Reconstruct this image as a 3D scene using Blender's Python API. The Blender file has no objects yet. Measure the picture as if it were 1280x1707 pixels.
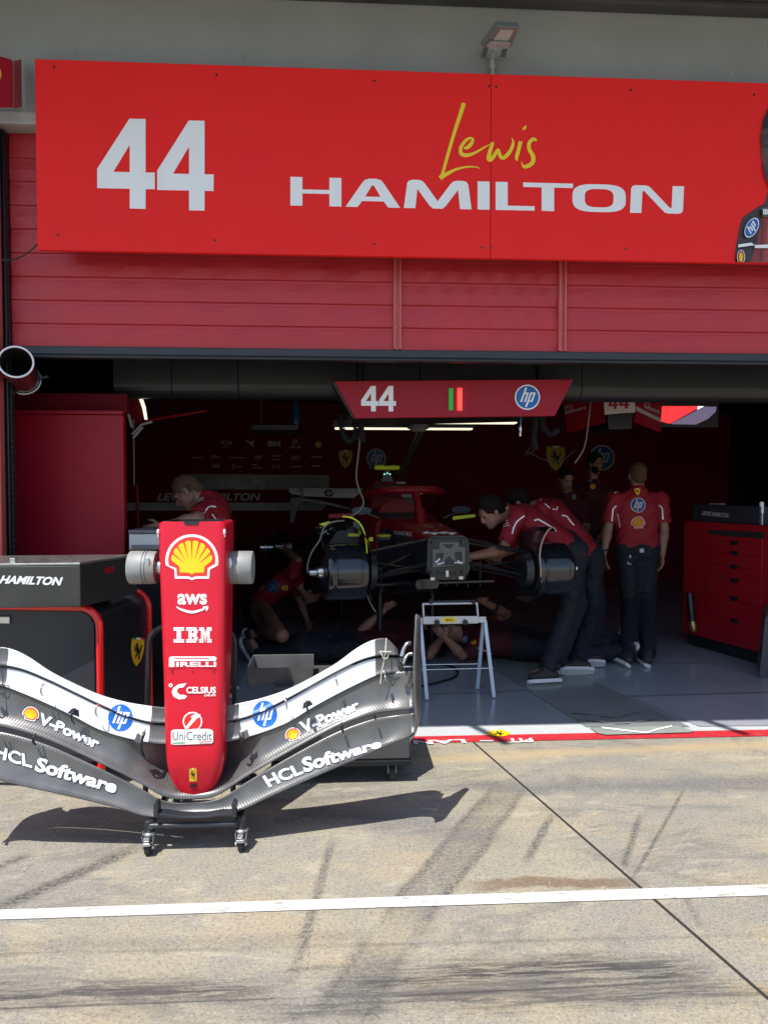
import bpy, bmesh, math, random
import numpy as np
from mathutils import Vector, Matrix
from mathutils.bvhtree import BVHTree
from mathutils.geometry import tessellate_polygon
V = Vector
rnd = random.Random(7)
S = bpy.context.scene
COL = S.collection

# ------------------------------------------------------------------ camera
F_PX, CX, CY = 1180.0, 640.0, 853.5          # focal length and centre in photo pixels (1280 x 1707)
YAW, PITCH, EYE = math.radians(3.2), math.radians(1.87), 1.55
CAM = V((0, 0, EYE))
RIGHT = V((math.cos(YAW), -math.sin(YAW), 0))
F0 = V((math.sin(YAW), math.cos(YAW), 0))
FWD = F0 * math.cos(PITCH) - V((0, 0, 1)) * math.sin(PITCH)
UP = F0 * math.sin(PITCH) + V((0, 0, 1)) * math.cos(PITCH)
cd = bpy.data.cameras.new('camera')
cam = bpy.data.objects.new('camera', cd)
COL.objects.link(cam)
cd.sensor_fit = 'HORIZONTAL'
cd.sensor_width = 36
cd.lens = F_PX / 1280 * 36
cd.clip_end = 2000
cd.clip_start = 0.05
cam.matrix_world = Matrix((
    (RIGHT.x, UP.x, -FWD.x, CAM.x), (RIGHT.y, UP.y, -FWD.y, CAM.y),
    (RIGHT.z, UP.z, -FWD.z, CAM.z), (0, 0, 0, 1)))
S.camera = cam

# ------------------------------------------------------------------ light
SUN_DIR = V((0.285, 0.365, -0.94)).normalized()      # direction the light travels
w = bpy.data.worlds.new('World')
S.world = w
w.use_nodes = True
nt = w.node_tree
sky = nt.nodes.new('ShaderNodeTexSky')
sky.sky_type = 'NISHITA'
sky.sun_disc = False
sky.sun_elevation = math.asin(-SUN_DIR.z)
sky.sun_rotation = math.atan2(-SUN_DIR.x, -SUN_DIR.y)
bg = nt.nodes['Background']
nt.links.new(sky.outputs[0], bg.inputs[0])
bg.inputs[1].default_value = 0.115
sd = bpy.data.lights.new('sun', 'SUN')
sd.energy = 3.4
sd.angle = math.radians(0.5)
sd.color = (1.0, 0.95, 0.87)
sun = bpy.data.objects.new('sun', sd)
COL.objects.link(sun)
sun.rotation_euler = SUN_DIR.to_track_quat('-Z', 'Y').to_euler()
sun.location = (-3, -4, 9)
S.view_settings.view_transform = 'Standard'
S.view_settings.look = 'None'
S.view_settings.gamma = 1
S.view_settings.use_curve_mapping = False
S.view_settings.exposure = 0.84
S.cycles.use_denoising = True
S.cycles.max_bounces = 8
S.cycles.diffuse_bounces = 5
S.cycles.sample_clamp_indirect = 6
S.cycles.caustics_reflective = False
S.cycles.caustics_refractive = False


def ray(px, py):
    return FWD + RIGHT * ((px - CX) / F_PX) + UP * ((CY - py) / F_PX)


def at(px, py, Y):
    r = ray(px, py)
    return CAM + r * (Y / r.y)


def gnd(px, py, z=0.0):
    r = ray(px, py)
    return CAM + r * ((z - EYE) / r.z)


def pj(px, py, d):
    return CAM + ray(px, py) * d


# ------------------------------------------------------------------ materials
MATS = {}


def pm(name, col, rough=0.5, metal=0.0, var=0.08, scale=6.0, bump=0.0, bscale=60.0, coat=0.0, spec=0.5, emit=None, estr=0.0, rvar=0.06):
    """Principled material with procedural variation of colour and gloss."""
    if name in MATS:
        return MATS[name]
    m = bpy.data.materials.new(name)
    m.use_nodes = True
    t = m.node_tree
    n, l = t.nodes, t.links
    p = n['Principled BSDF']
    tc = n.new('ShaderNodeTexCoord')
    nz = n.new('ShaderNodeTexNoise')
    nz.inputs['Scale'].default_value = scale
    nz.inputs['Detail'].default_value = 6
    nz.inputs['Roughness'].default_value = 0.6
    l.new(tc.outputs['Object'], nz.inputs['Vector'])
    mr = n.new('ShaderNodeMapRange')
    mr.inputs[1].default_value, mr.inputs[2].default_value = 0.3, 0.7
    mr.inputs[3].default_value, mr.inputs[4].default_value = 1 - var, 1 + var
    l.new(nz.outputs[0], mr.inputs[0])
    mx = n.new('ShaderNodeVectorMath')
    mx.operation = 'SCALE'
    mx.inputs[0].default_value = col[:3]
    l.new(mr.outputs[0], mx.inputs['Scale'])
    l.new(mx.outputs[0], p.inputs['Base Color'])
    rr = n.new('ShaderNodeMapRange')
    rr.inputs[1].default_value, rr.inputs[2].default_value = 0.3, 0.7
    rr.inputs[3].default_value, rr.inputs[4].default_value = max(0.02, rough - rvar), min(1, rough + rvar)
    l.new(nz.outputs[0], rr.inputs[0])
    l.new(rr.outputs[0], p.inputs['Roughness'])
    p.inputs['Metallic'].default_value = metal
    p.inputs['Specular IOR Level'].default_value = spec
    p.inputs['Coat Weight'].default_value = coat
    p.inputs['Coat Roughness'].default_value = 0.08
    if bump:
        nb = n.new('ShaderNodeTexNoise')
        nb.inputs['Scale'].default_value = bscale
        nb.inputs['Detail'].default_value = 5
        l.new(tc.outputs['Object'], nb.inputs['Vector'])
        bn = n.new('ShaderNodeBump')
        bn.inputs['Strength'].default_value = bump
        bn.inputs['Distance'].default_value = 0.01
        l.new(nb.outputs[0], bn.inputs['Height'])
        l.new(bn.outputs[0], p.inputs['Normal'])
    if emit:
        p.inputs['Emission Color'].default_value = (*emit, 1)
        p.inputs['Emission Strength'].default_value = estr
    MATS[name] = m
    return m


def carbon_mat(name, base=0.035, rough=0.42, pitch=0.011, ang=0.7):
    m = bpy.data.materials.new(name)
    m.use_nodes = True
    t = m.node_tree
    n, l = t.nodes, t.links
    p = n['Principled BSDF']
    tc = n.new('ShaderNodeTexCoord')
    mp = n.new('ShaderNodeMapping')
    mp.inputs['Rotation'].default_value = (0, ang, 0)
    l.new(tc.outputs['Object'], mp.inputs['Vector'])
    wv = n.new('ShaderNodeTexWave')
    wv.bands_direction = 'X'
    wv.inputs['Scale'].default_value = 0.314 / pitch
    wv.inputs['Distortion'].default_value = 0.6
    wv.inputs['Detail'].default_value = 1
    wv.inputs['Detail Scale'].default_value = 3
    l.new(mp.outputs[0], wv.inputs['Vector'])
    nz = n.new('ShaderNodeTexNoise')
    nz.inputs['Scale'].default_value = 9
    nz.inputs['Detail'].default_value = 5
    l.new(tc.outputs['Object'], nz.inputs['Vector'])
    cr = n.new('ShaderNodeMapRange')
    cr.inputs[3].default_value, cr.inputs[4].default_value = base * 0.75, base * 1.3
    l.new(wv.outputs['Fac'], cr.inputs[0])
    ml = n.new('ShaderNodeMath')
    ml.operation = 'MULTIPLY'
    l.new(cr.outputs[0], ml.inputs[0])
    nr = n.new('ShaderNodeMapRange')
    nr.inputs[1].default_value, nr.inputs[2].default_value = 0.3, 0.7
    nr.inputs[3].default_value, nr.inputs[4].default_value = 0.7, 1.3
    l.new(nz.outputs[0], nr.inputs[0])
    l.new(nr.outputs[0], ml.inputs[1])
    cc = n.new('ShaderNodeCombineColor')
    for i in range(3):
        l.new(ml.outputs[0], cc.inputs[i])
    l.new(cc.outputs[0], p.inputs['Base Color'])
    rr = n.new('ShaderNodeMapRange')
    rr.inputs[3].default_value, rr.inputs[4].default_value = rough + 0.06, rough - 0.04
    l.new(wv.outputs['Fac'], rr.inputs[0])
    l.new(rr.outputs[0], p.inputs['Roughness'])
    bn = n.new('ShaderNodeBump')
    bn.inputs['Strength'].default_value = 0.12
    bn.inputs['Distance'].default_value = 0.002
    l.new(wv.outputs['Fac'], bn.inputs['Height'])
    l.new(bn.outputs[0], p.inputs['Normal'])
    p.inputs['Specular IOR Level'].default_value = 0.9
    p.inputs['Metallic'].default_value = 0.0
    MATS[name] = m
    return m


# ------------------------------------------------------------------ mesh builder
WORLD = {}     # object name -> world matrix of its thing


def tag(o, label, cat=None, group=None, kind=None):
    if label:
        o['label'] = label
    if cat:
        o['category'] = cat
    if group:
        o['group'] = group
    if kind:
        o['kind'] = kind
    return o


def thing(name, label, cat, loc, rotz=0.0, group=None):
    o = bpy.data.objects.new(name, None)
    o.empty_display_size = 0.1
    COL.objects.link(o)
    o.location = loc
    o.rotation_euler = (0, 0, rotz)
    WORLD[o.name] = Matrix.Translation(V(loc)) @ Matrix.Rotation(rotz, 4, 'Z')
    return tag(o, label, cat, group)


class MB:
    def __init__(s):
        s.v, s.f, s.m, s.sm, s.mats = [], [], [], [], []

    def mi(s, mat):
        if mat not in s.mats:
            s.mats.append(mat)
        return s.mats.index(mat)

    def add(s, vs, fs, mat, smooth=False):
        b = len(s.v)
        s.v += [V(p) for p in vs]
        k = s.mi(mat)
        for f in fs:
            s.f.append([i + b for i in f])
            s.m.append(k)
            s.sm.append(smooth)
        return s

    def quad(s, a, b, c, d, mat):
        return s.add([a, b, c, d], [(0, 1, 2, 3)], mat)

    def box(s, lo, hi, mat, bevel=0.0, M=None, seg=2):
        lo, hi = V(lo), V(hi)
        c, d = (lo + hi) / 2, hi - lo
        bm = bmesh.new()
        bmesh.ops.create_cube(bm, size=1, matrix=Matrix.Translation(c) @ Matrix.Diagonal((*d, 1)))
        if bevel:
            bmesh.ops.bevel(bm, geom=bm.edges[:], offset=bevel, segments=seg, affect='EDGES', profile=0.5)
        return s.bm(bm, mat, M, smooth=False)

    def bm(s, bm, mat, M=None, smooth=False):
        bm.verts.index_update()
        vs = [(M @ v.co) if M else v.co.copy() for v in bm.verts]
        fs = [[v.index for v in f.verts] for f in bm.faces]
        bm.free()
        return s.add(vs, fs, mat, smooth)

    def hexa(s, p, mat, bevel=0.0):
        """Eight corners: four of one end in order, four of the other."""
        bm = bmesh.new()
        vs = [bm.verts.new(q) for q in p]
        for f in ((0, 1, 2, 3), (7, 6, 5, 4), (0, 4, 5, 1), (1, 5, 6, 2), (2, 6, 7, 3), (3, 7, 4, 0)):
            bm.faces.new([vs[i] for i in f])
        bmesh.ops.recalc_face_normals(bm, faces=bm.faces[:])
        if bevel:
            bmesh.ops.bevel(bm, geom=bm.edges[:], offset=bevel, segments=2, affect='EDGES', profile=0.5)
        return s.bm(bm, mat)

    def prism(s, loop, ext, mat, bevel=0.0):
        n = len(loop)
        bm = bmesh.new()
        a = [bm.verts.new(p) for p in loop]
        b = [bm.verts.new(V(p) + V(ext)) for p in loop]
        bm.faces.new(a)
        bm.faces.new(b[::-1])
        for i in range(n):
            bm.faces.new((a[i], b[i], b[(i + 1) % n], a[(i + 1) % n]))
        bmesh.ops.recalc_face_normals(bm, faces=bm.faces[:])
        if bevel:
            bmesh.ops.bevel(bm, geom=bm.edges[:], offset=bevel, segments=2, affect='EDGES', profile=0.5)
        return s.bm(bm, mat)

    def bar(s, a, b, wx, wy, mat, up=(0, 0, 1), bevel=0.0):
        """Rectangular bar from a to b, wx wide sideways and wy along up."""
        a, b = V(a), V(b)
        d = (b - a).normalized()
        side = d.cross(V(up))
        if side.length < 1e-4:
            side = d.cross(V((1, 0, 0)))
        side.normalize()
        u = side.cross(d)
        c = [side * (sx * wx / 2) + u * (sy * wy / 2) for sx, sy in ((-1, -1), (1, -1), (1, 1), (-1, 1))]
        return s.hexa([a + q for q in c] + [b + q for q in c], mat, bevel)

    def loft(s, rings, mat, cap=(True, True), smooth=True, closed=True):
        n = len(rings[0])
        vs = [p for r in rings for p in r]
        fs = []
        for i in range(len(rings) - 1):
            for j in range(n if closed else n - 1):
                k = (j + 1) % n
                fs.append((i * n + j, i * n + k, (i + 1) * n + k, (i + 1) * n + j))
        s.add(vs, fs, mat, smooth)
        if cap[0]:
            s.add(rings[0], [tuple(range(n))[::-1]], mat)
        if cap[1]:
            s.add(rings[-1], [tuple(range(n))], mat)
        return s

    def tube(s, pts, r, mat, n=10, closed=False, cap=True):
        pts = [V(p) for p in pts]
        N = len(pts)
        rs = r if isinstance(r, (list, tuple)) else [r] * N
        rings, nrm = [], None
        for i in range(N):
            if closed:
                t = (pts[(i + 1) % N] - pts[i - 1])
            else:
                t = pts[min(i + 1, N - 1)] - pts[max(i - 1, 0)]
            t.normalize()
            if nrm is None:
                nrm = t.orthogonal().normalized()
            nrm = (nrm - t * nrm.dot(t)).normalized()
            bn = t.cross(nrm)
            rings.append([pts[i] + (nrm * math.cos(a) + bn * math.sin(a)) * rs[i] for a in [2 * math.pi * k / n for k in range(n)]])
        if closed:
            rings.append(rings[0])
        return s.loft(rings, mat, cap=(cap and not closed, cap and not closed))

    def lathe(s, a, axis, prof, mat, n=32, smooth=True, cap=(True, True)):
        """prof: (distance along axis, radius)."""
        axis = V(axis).normalized()
        u = axis.orthogonal().normalized()
        v_ = axis.cross(u)
        rings = [[V(a) + axis * t + (u * math.cos(q) + v_ * math.sin(q)) * max(r, 1e-4) for q in [2 * math.pi * k / n for k in range(n)]] for t, r in prof]
        return s.loft(rings, mat, cap=cap, smooth=smooth)

    def ball(s, c, r, mat, n=12):
        bm = bmesh.new()
        r = V((r, r, r)) if isinstance(r, (int, float)) else V(r)
        bmesh.ops.create_uvsphere(bm, u_segments=n, v_segments=n * 2 // 3, radius=1, matrix=Matrix.Translation(V(c)) @ Matrix.Diagonal((*r, 1)))
        return s.bm(bm, mat, None, True)

    def bvh(s):
        return BVHTree.FromPolygons([tuple(p) for p in s.v], s.f)

    def build(s, name, parent=None, M=None, label=None, recalc=True, auto=None):
        """Vertices are world points; they are stored relative to the thing they belong to."""
        W = M or (WORLD[parent.name] if parent else Matrix())
        Wi = W.inverted()
        me = bpy.data.meshes.new(name)
        me.from_pydata([Wi @ p for p in s.v], [], s.f)
        for m in s.mats:
            me.materials.append(m)
        me.polygons.foreach_set('material_index', s.m)
        me.polygons.foreach_set('use_smooth', s.sm)
        if recalc:
            bm = bmesh.new()
            bm.from_mesh(me)
            bmesh.ops.recalc_face_normals(bm, faces=bm.faces[:])
            bm.to_mesh(me)
            bm.free()
        me.update()
        if any(s.sm):
            me.set_sharp_from_angle(angle=math.radians(48))
        o = bpy.data.objects.new(name, me)
        COL.objects.link(o)
        if parent:
            o.parent = parent
        else:
            o.matrix_world = W
        WORLD[o.name] = W
        if label:
            o['label'] = label
        return o


# ------------------------------------------------------------------ flat artwork (2-D shapes with y down, in photo pixels)
def poly(*loops):
    pts = [V((x, y, 0)) for lp in loops for x, y in lp]
    tr = tessellate_polygon([[V((x, y, 0)) for x, y in lp] for lp in loops])
    return [(p.x, p.y) for p in pts], [tuple(t) for t in tr]


def join(*sh):
    v, f = [], []
    for a, b in sh:
        k = len(v)
        v += a
        f += [tuple(i + k for i in t) for t in b]
    return v, f


def rect(x0, y0, x1, y1):
    return poly([(x0, y0), (x1, y0), (x1, y1), (x0, y1)])


def ell(cx, cy, rx, ry=None, n=36, a0=0, a1=360):
    ry = ry or rx
    full = a1 - a0 >= 360
    k = n if full else n + 1
    return [(cx + rx * math.cos(math.radians(a0 + (a1 - a0) * i / n)), cy + ry * math.sin(math.radians(a0 + (a1 - a0) * i / n))) for i in range(k)]


_TX = {}


def txt(body, bold=0.0, shear=0.0, spacing=1.0):
    key = (body, bold, shear, spacing)
    if key not in _TX:
        c = bpy.data.curves.new('lettering', 'FONT')
        c.body, c.size, c.offset, c.shear = body, 1.0, bold, shear
        c.space_character = spacing
        c.resolution_u = 3
        o = bpy.data.objects.new('lettering', c)
        COL.objects.link(o)
        dg = bpy.context.evaluated_depsgraph_get()
        me = bpy.data.meshes.new_from_object(o.evaluated_get(dg))
        v = [(p.co.x, -p.co.y) for p in me.vertices]
        f = []
        for p in me.polygons:
            ids = list(p.vertices)
            f += [(ids[0], ids[i], ids[i + 1]) for i in range(1, len(ids) - 1)]
        bpy.data.objects.remove(o)
        bpy.data.curves.remove(c)
        bpy.data.meshes.remove(me)
        _TX[key] = (v, f)
    return _TX[key]


def fit4(sh, tl, tr, br, bl):
    v, f = sh
    xs, ys = [p[0] for p in v], [p[1] for p in v]
    x0, x1, y0, y1 = min(xs), max(xs), min(ys), max(ys)
    out = []
    for x, y in v:
        a = (x - x0) / (x1 - x0)
        b = (y - y0) / (y1 - y0)
        top = (tl[0] + (tr[0] - tl[0]) * a, tl[1] + (tr[1] - tl[1]) * a)
        bot = (bl[0] + (br[0] - bl[0]) * a, bl[1] + (br[1] - bl[1]) * a)
        out.append((top[0] + (bot[0] - top[0]) * b, top[1] + (bot[1] - top[1]) * b))
    return out, f


def fit(sh, x0, y0, x1, y1):
    return fit4(sh, (x0, y0), (x1, y0), (x1, y1), (x0, y1))


def xf(sh, cx, cy, s, rot=0.0, sy=None):
    c, n = math.cos(math.radians(rot)), math.sin(math.radians(rot))
    sy = sy or s
    return [(cx + (x * s) * c - (y * sy) * n, cy + (x * s) * n + (y * sy) * c) for x, y in sh[0]], sh[1]


def bold4(body, c, mat, wd, off=.02, shear=0.0):
    """Heavy lettering as shifted copies, each its own layer."""
    sh = fit4(txt(body, off, shear), *c)
    d = wd / 2
    out = []
    for dx, dy in ((-d, -d * .6), (d, -d * .6), (-d, d * .6), (d, d * .6), (0, 0)):
        out.append((([(x + dx, y + dy) for x, y in sh[0]], sh[1]), mat))
    return out


def slices(sh, step):
    v, f = sh
    bm = bmesh.new()
    bv = [bm.verts.new((x, y, 0)) for x, y in v]
    for t in f:
        if len(set(t)) == 3:
            try:
                bm.faces.new([bv[i] for i in t])
            except ValueError:
                pass
    xs, ys = [p[0] for p in v], [p[1] for p in v]
    for lo, hi, ax in ((min(xs), max(xs), 0), (min(ys), max(ys), 1)):
        k = math.floor(lo / step) + 1
        while k * step < hi:
            co = (k * step, 0, 0) if ax == 0 else (0, k * step, 0)
            no = (1, 0, 0) if ax == 0 else (0, 1, 0)
            bmesh.ops.bisect_plane(bm, geom=bm.verts[:] + bm.edges[:] + bm.faces[:], plane_co=co, plane_no=no, dist=1e-5)
            k += 1
    bm.verts.index_update()
    out = [(q.co.x, q.co.y) for q in bm.verts], [tuple(q.index for q in fc.verts) for fc in bm.faces]
    bm.free()
    return out


def on_plane(Y):
    return lambda x, y, e: at(x, y, Y - e)


def on_mesh(*trees):
    def fn(x, y, e):
        d = ray(x, y).normalized()
        best = None
        for t in trees:
            h = t.ray_cast(CAM, d, 60)
            if h[0] is not None and (best is None or h[3] < best[3]):
                best = h
        if best is None:
            return None
        n = best[1] if best[1].dot(d) < 0 else -best[1]
        return best[0] + n * e
    return fn


def decal(name, layers, mapper, parent, step=None, e0=0.002, de=0.0012, jump=0.06, ramp=0.0):
    """Flat artwork laid on a real surface: layers of (shape, material), each a little proud of the one below."""
    mb = MB()
    for i, (sh, mat) in enumerate(layers):
        v, f = slices(sh, step) if step else sh
        P = [mapper(x, y, e0 + de * i + ramp * k) for k, (x, y) in enumerate(v)]
        fs = []
        for t in f:
            q = [P[k] for k in t]
            if any(p is None for p in q):
                continue
            if step and max((q[a] - q[a - 1]).length for a in range(len(q))) > jump:
                continue
            fs.append(t)
        P = [p if p is not None else V((0, 0, 0)) for p in P]
        used = sorted({k for t in fs for k in t})
        ix = {k: n for n, k in enumerate(used)}
        mb.add([P[k] for k in used], [tuple(ix[k] for k in t) for t in fs], mat)
    return mb.build(name, parent, recalc=False)


def smooth_path(p, n=6):
    """Catmull-Rom through tuples of any length."""
    out = []
    P = [p[0]] + list(p) + [p[-1]]
    for i in range(1, len(P) - 2):
        for k in range(n):
            t = k / n
            out.append(tuple(0.5 * ((2 * b) + (c - a) * t + (2 * a - 5 * b + 4 * c - d) * t * t + (3 * b - a - 3 * c + d) * t ** 3)
                             for a, b, c, d in zip(P[i - 1], P[i], P[i + 1], P[i + 2])))
    out.append(tuple(p[-1]))
    return out


def ribbon(st, n=6):
    """Brush stroke: (x, y, width) points."""
    p = smooth_path(st, n)
    v, f = [], []
    for i in range(len(p)):
        a, b = p[max(i - 1, 0)], p[min(i + 1, len(p) - 1)]
        dx, dy = b[0] - a[0], b[1] - a[1]
        L = math.hypot(dx, dy) or 1
        nx, ny, r = -dy / L, dx / L, max(p[i][2], 0.2) / 2
        v += [(p[i][0] + nx * r, p[i][1] + ny * r), (p[i][0] - nx * r, p[i][1] - ny * r)]
        if i:
            k = 2 * i
            f += [(k - 2, k - 1, k + 1), (k - 2, k + 1, k)]
    return v, f


def line(pts, wd):
    return ribbon([(x, y, wd) for x, y in pts], 1)


# emblems -----------------------------------------------------------
def four(x, y, wd, h, k=0.0):
    """Heavy condensed 4 in the box x..x+wd, y..y+h with slope k."""
    q = lambda a, b: (x + a * wd, y + b * h + a * wd * k)
    return poly([q(.56, 0), (q(.84, 0)), q(.84, .595), q(1, .595), q(1, .78), q(.84, .78), q(.84, 1), q(.565, 1), q(.565, .78), q(0, .78), q(0, .565)],
                [q(.565, .595), q(.565, .29), q(.28, .595)])


def hp_logo(cx, cy, r, rot=0.0, ry=None, blue=None, white=None, ring=1.12):
    def sl(x0, y0, x1, y1):
        return poly([(x0 + .36 * y0, -y0), (x1 + .36 * y0, -y0), (x1 + .36 * y1, -y1), (x0 + .36 * y1, -y1)])
    L = join(sl(-.5, -.42, -.33, .86), sl(-.33, .28, -.02, .43), sl(-.17, -.42, 0, .3),
             sl(.1, -.86, .27, .43), sl(.27, .28, .58, .43), sl(.43, -.42, .6, .3), sl(.27, -.42, .45, -.28))
    out = []
    if ring:
        out.append((xf(poly(ell(0, 0, ring)), cx, cy, r, rot, ry), white))
    return out + [(xf(poly(ell(0, 0, 1)), cx, cy, r, rot, ry), blue), (xf(L, cx, cy, r, rot, ry), white)]


def shell_logo(cx, cy, s, rot=0.0, white=None, red=None, yel=None):
    """s = half width."""
    def sc(pts):
        return poly([((x - 515) / 280, (y - 505) / 280) for x, y in pts])
    top = [(515 + 280 * math.cos(math.radians(a)), 545 + 280 * math.sin(math.radians(a))) for a in range(170, 371, 8)]
    outer = top + [(705, 640), (698, 735), (550, 735), (515, 752), (480, 735), (335, 735), (330, 640)]
    top2 = [(515 + 250 * math.cos(math.radians(a)), 542 + 250 * math.sin(math.radians(a))) for a in range(168, 373, 8)]
    mid = top2 + [(682, 622), (675, 708), (550, 708), (515, 726), (480, 708), (357, 708), (350, 622)]
    y = []
    for k in range(8):
        a0, a1 = 180 + k * 22.5, 180 + (k + 1) * 22.5
        for j in range(5):
            a = math.radians(a0 + (a1 - a0) * j / 4)
            rr = 208 + 12 * math.sin(math.pi * j / 4)
            y.append((515 + rr * math.cos(a), 548 + rr * math.sin(a)))
    inn = y + [(650, 606), (642, 672), (548, 672), (515, 690), (482, 672), (390, 672), (384, 606)]
    rays = []
    for k in range(1, 8):
        a = math.radians(180 + k * 22.5)
        o = (515 + 222 * math.cos(a), 548 + 222 * math.sin(a))
        i = (515 + (75 if k != 4 else 30) * math.cos(a) * 1.05, 600 + 60 * math.sin(a))
        nx, ny = -math.sin(a) * 9, math.cos(a) * 9
        rays.append(sc([(o[0] + nx, o[1] + ny), (o[0] - nx, o[1] - ny), i]))
    T = lambda sh: xf(sh, cx, cy, s, rot)
    return [(T(sc(outer)), white), (T(sc(mid)), red), (T(sc(inn)), yel), (T(join(*rays)), red)]


HORSE = [(-.55, -.62), (-.38, -.82), (-.2, -.97), (-.08, -.72), (.05, -.45), (.2, -.22), (.42, -.1), (.55, -.3), (.7, -.62), (.9, -.75), (.8, -.4), (.68, -.05), (.55, .15), (.36, .42),
         (.52, .78), (.4, .97), (.2, .92), (.24, .6), (.08, .3), (-.05, .2), (-.12, .5), (-.3, .62), (-.34, .92), (-.52, .9), (-.46, .5), (-.2, .28), (-.26, .06), (-.5, .08), (-.74, -.12),
         (-.9, .02), (-.82, -.28), (-.52, -.12), (-.34, -.12), (-.6, -.3), (-.92, -.42), (-.62, -.46), (-.3, -.3), (-.26, -.48), (-.42, -.48)]


def shield_logo(cx, cy, s, rot=0.0, squash=1.0, box=False):
    """s = half height."""
    if box:
        body = [(-.62, -1), (.62, -1), (.62, 1), (-.62, 1)]
    else:
        body = [(-.72, -.95), (0, -1.02), (.72, -.95), (.74, -.3), (.6, .3), (.35, .72), (0, 1), (-.35, .72), (-.6, .3), (-.74, -.3)]
    hw = .62 if box else .72
    T = lambda sh: xf(sh, cx, cy, s * squash, rot, s)
    st = [(T(poly(body)), MATS['logo_yellow'])]
    for k, mt in enumerate(('logo_green', 'logo_white', 'logo_red')):
        a = -hw + 2 * hw * k / 3
        st.append((T(poly([(a, -.98), (a + 2 * hw / 3, -.98), (a + 2 * hw / 3, -.86), (a, -.86)])), MATS[mt]))
    st.append((T(xf(poly(HORSE), 0, -.08, .5, 0, .62)), MATS['logo_black']))
    return st

# ------------------------------------------------------------------ materials used more than once
pm('sign_red', (0.90, 0.026, 0.026), .6, var=.03, scale=3, spec=.15)
pm('shutter_red', (0.46, 0.024, 0.034), .42, var=.10, scale=2.5, bump=.05, bscale=25)
pm('post_red', (0.55, 0.10, 0.09), .35, var=.12, scale=9)
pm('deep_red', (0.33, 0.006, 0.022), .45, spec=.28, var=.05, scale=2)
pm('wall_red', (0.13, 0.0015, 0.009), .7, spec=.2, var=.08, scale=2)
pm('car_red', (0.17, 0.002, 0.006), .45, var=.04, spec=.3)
pm('nose_red', (0.56, 0.004, 0.022), .36, var=.05, scale=4, coat=.12, spec=.4)
pm('tube_red', (0.75, 0.010, 0.012), .25, var=.05, coat=.5)
pm('logo_white', (0.88, 0.90, 0.92), .5, var=.03)
pm('flap_white', (0.70, 0.72, 0.76), .40, var=.03, scale=5)
pm('logo_yellow', (0.85, 0.50, 0.02), .45, var=.03)
pm('bright_yellow', (0.90, 0.66, 0.01), .45, var=.06)
pm('logo_red', (0.72, 0.02, 0.015), .45, var=.03)
pm('logo_blue', (0.010, 0.13, 0.50), .45, var=.03)
pm('wall_blue', (0.010, 0.07, 0.25), .45, var=.03)
pm('logo_black', (0.012, 0.012, 0.014), .5, var=.03)
pm('logo_green', (0.02, 0.28, 0.07), .5)
pm('logo_grey', (0.12, 0.13, 0.14), .5)
pm('black_paint', (0.012, 0.013, 0.016), .35, var=.15, scale=8)
pm('black_rough', (0.010, 0.010, 0.012), .75, var=.15, scale=8)
pm('dark_panel', (0.022, 0.026, 0.034), .42, var=.12, scale=1.5)
pm('panel_grey', (0.013, 0.014, 0.017), .42, var=.10, scale=1.5)
pm('gloss_carbon', (0.014, 0.016, 0.020), .16, var=.1, coat=.4)
pm('steel', (0.60, 0.62, 0.64), .28, metal=1, var=.06, scale=14)
pm('brushed', (0.42, 0.43, 0.44), .40, metal=1, var=.10, scale=20)
pm('zinc', (0.50, 0.52, 0.54), .32, metal=.9, var=.18, scale=40)
pm('alu_white', (0.55, 0.57, 0.60), .35, metal=.3, var=.08)
pm('rubber', (0.022, 0.022, 0.023), .7, var=.15, scale=30)
pm('skin', (0.28, 0.135, 0.09), .5, var=.06, scale=14)
pm('hair_dark', (0.010, 0.007, 0.006), .85, spec=.15, bump=.6, bscale=90, var=.4, scale=60)
pm('hair_short', (0.10, 0.055, 0.035), .85, spec=.15, var=.25, scale=70)
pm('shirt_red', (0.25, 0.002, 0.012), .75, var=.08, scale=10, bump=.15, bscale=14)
pm('shirt_red_shaded', (0.055, 0.0015, 0.005), .85, var=.1, scale=10)  # same red team shirt, with the garage shade put into its colour
pm('navy', (0.005, 0.006, 0.013), .8, var=.12, scale=10, bump=.2, bscale=10)
pm('shoe_white', (0.62, 0.62, 0.62), .5, var=.06)
pm('neon', (0.62, 0.72, 0.03), .5, var=.05)
pm('cable_grey', (0.16, 0.16, 0.165), .5)
carbon_mat('carbon', .085, .36, .0115, .72)
carbon_mat('carbon_left', .085, .36, .0115, -.72)
carbon_mat('carbon_mid', .085, .34, .0115, .05)
carbon_mat('carbon_case', .016, .42, .008, .8)
W_, R_, Y_, K_, B_ = (MATS[k] for k in ('logo_white', 'logo_red', 'logo_yellow', 'logo_black', 'logo_blue'))


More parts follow.
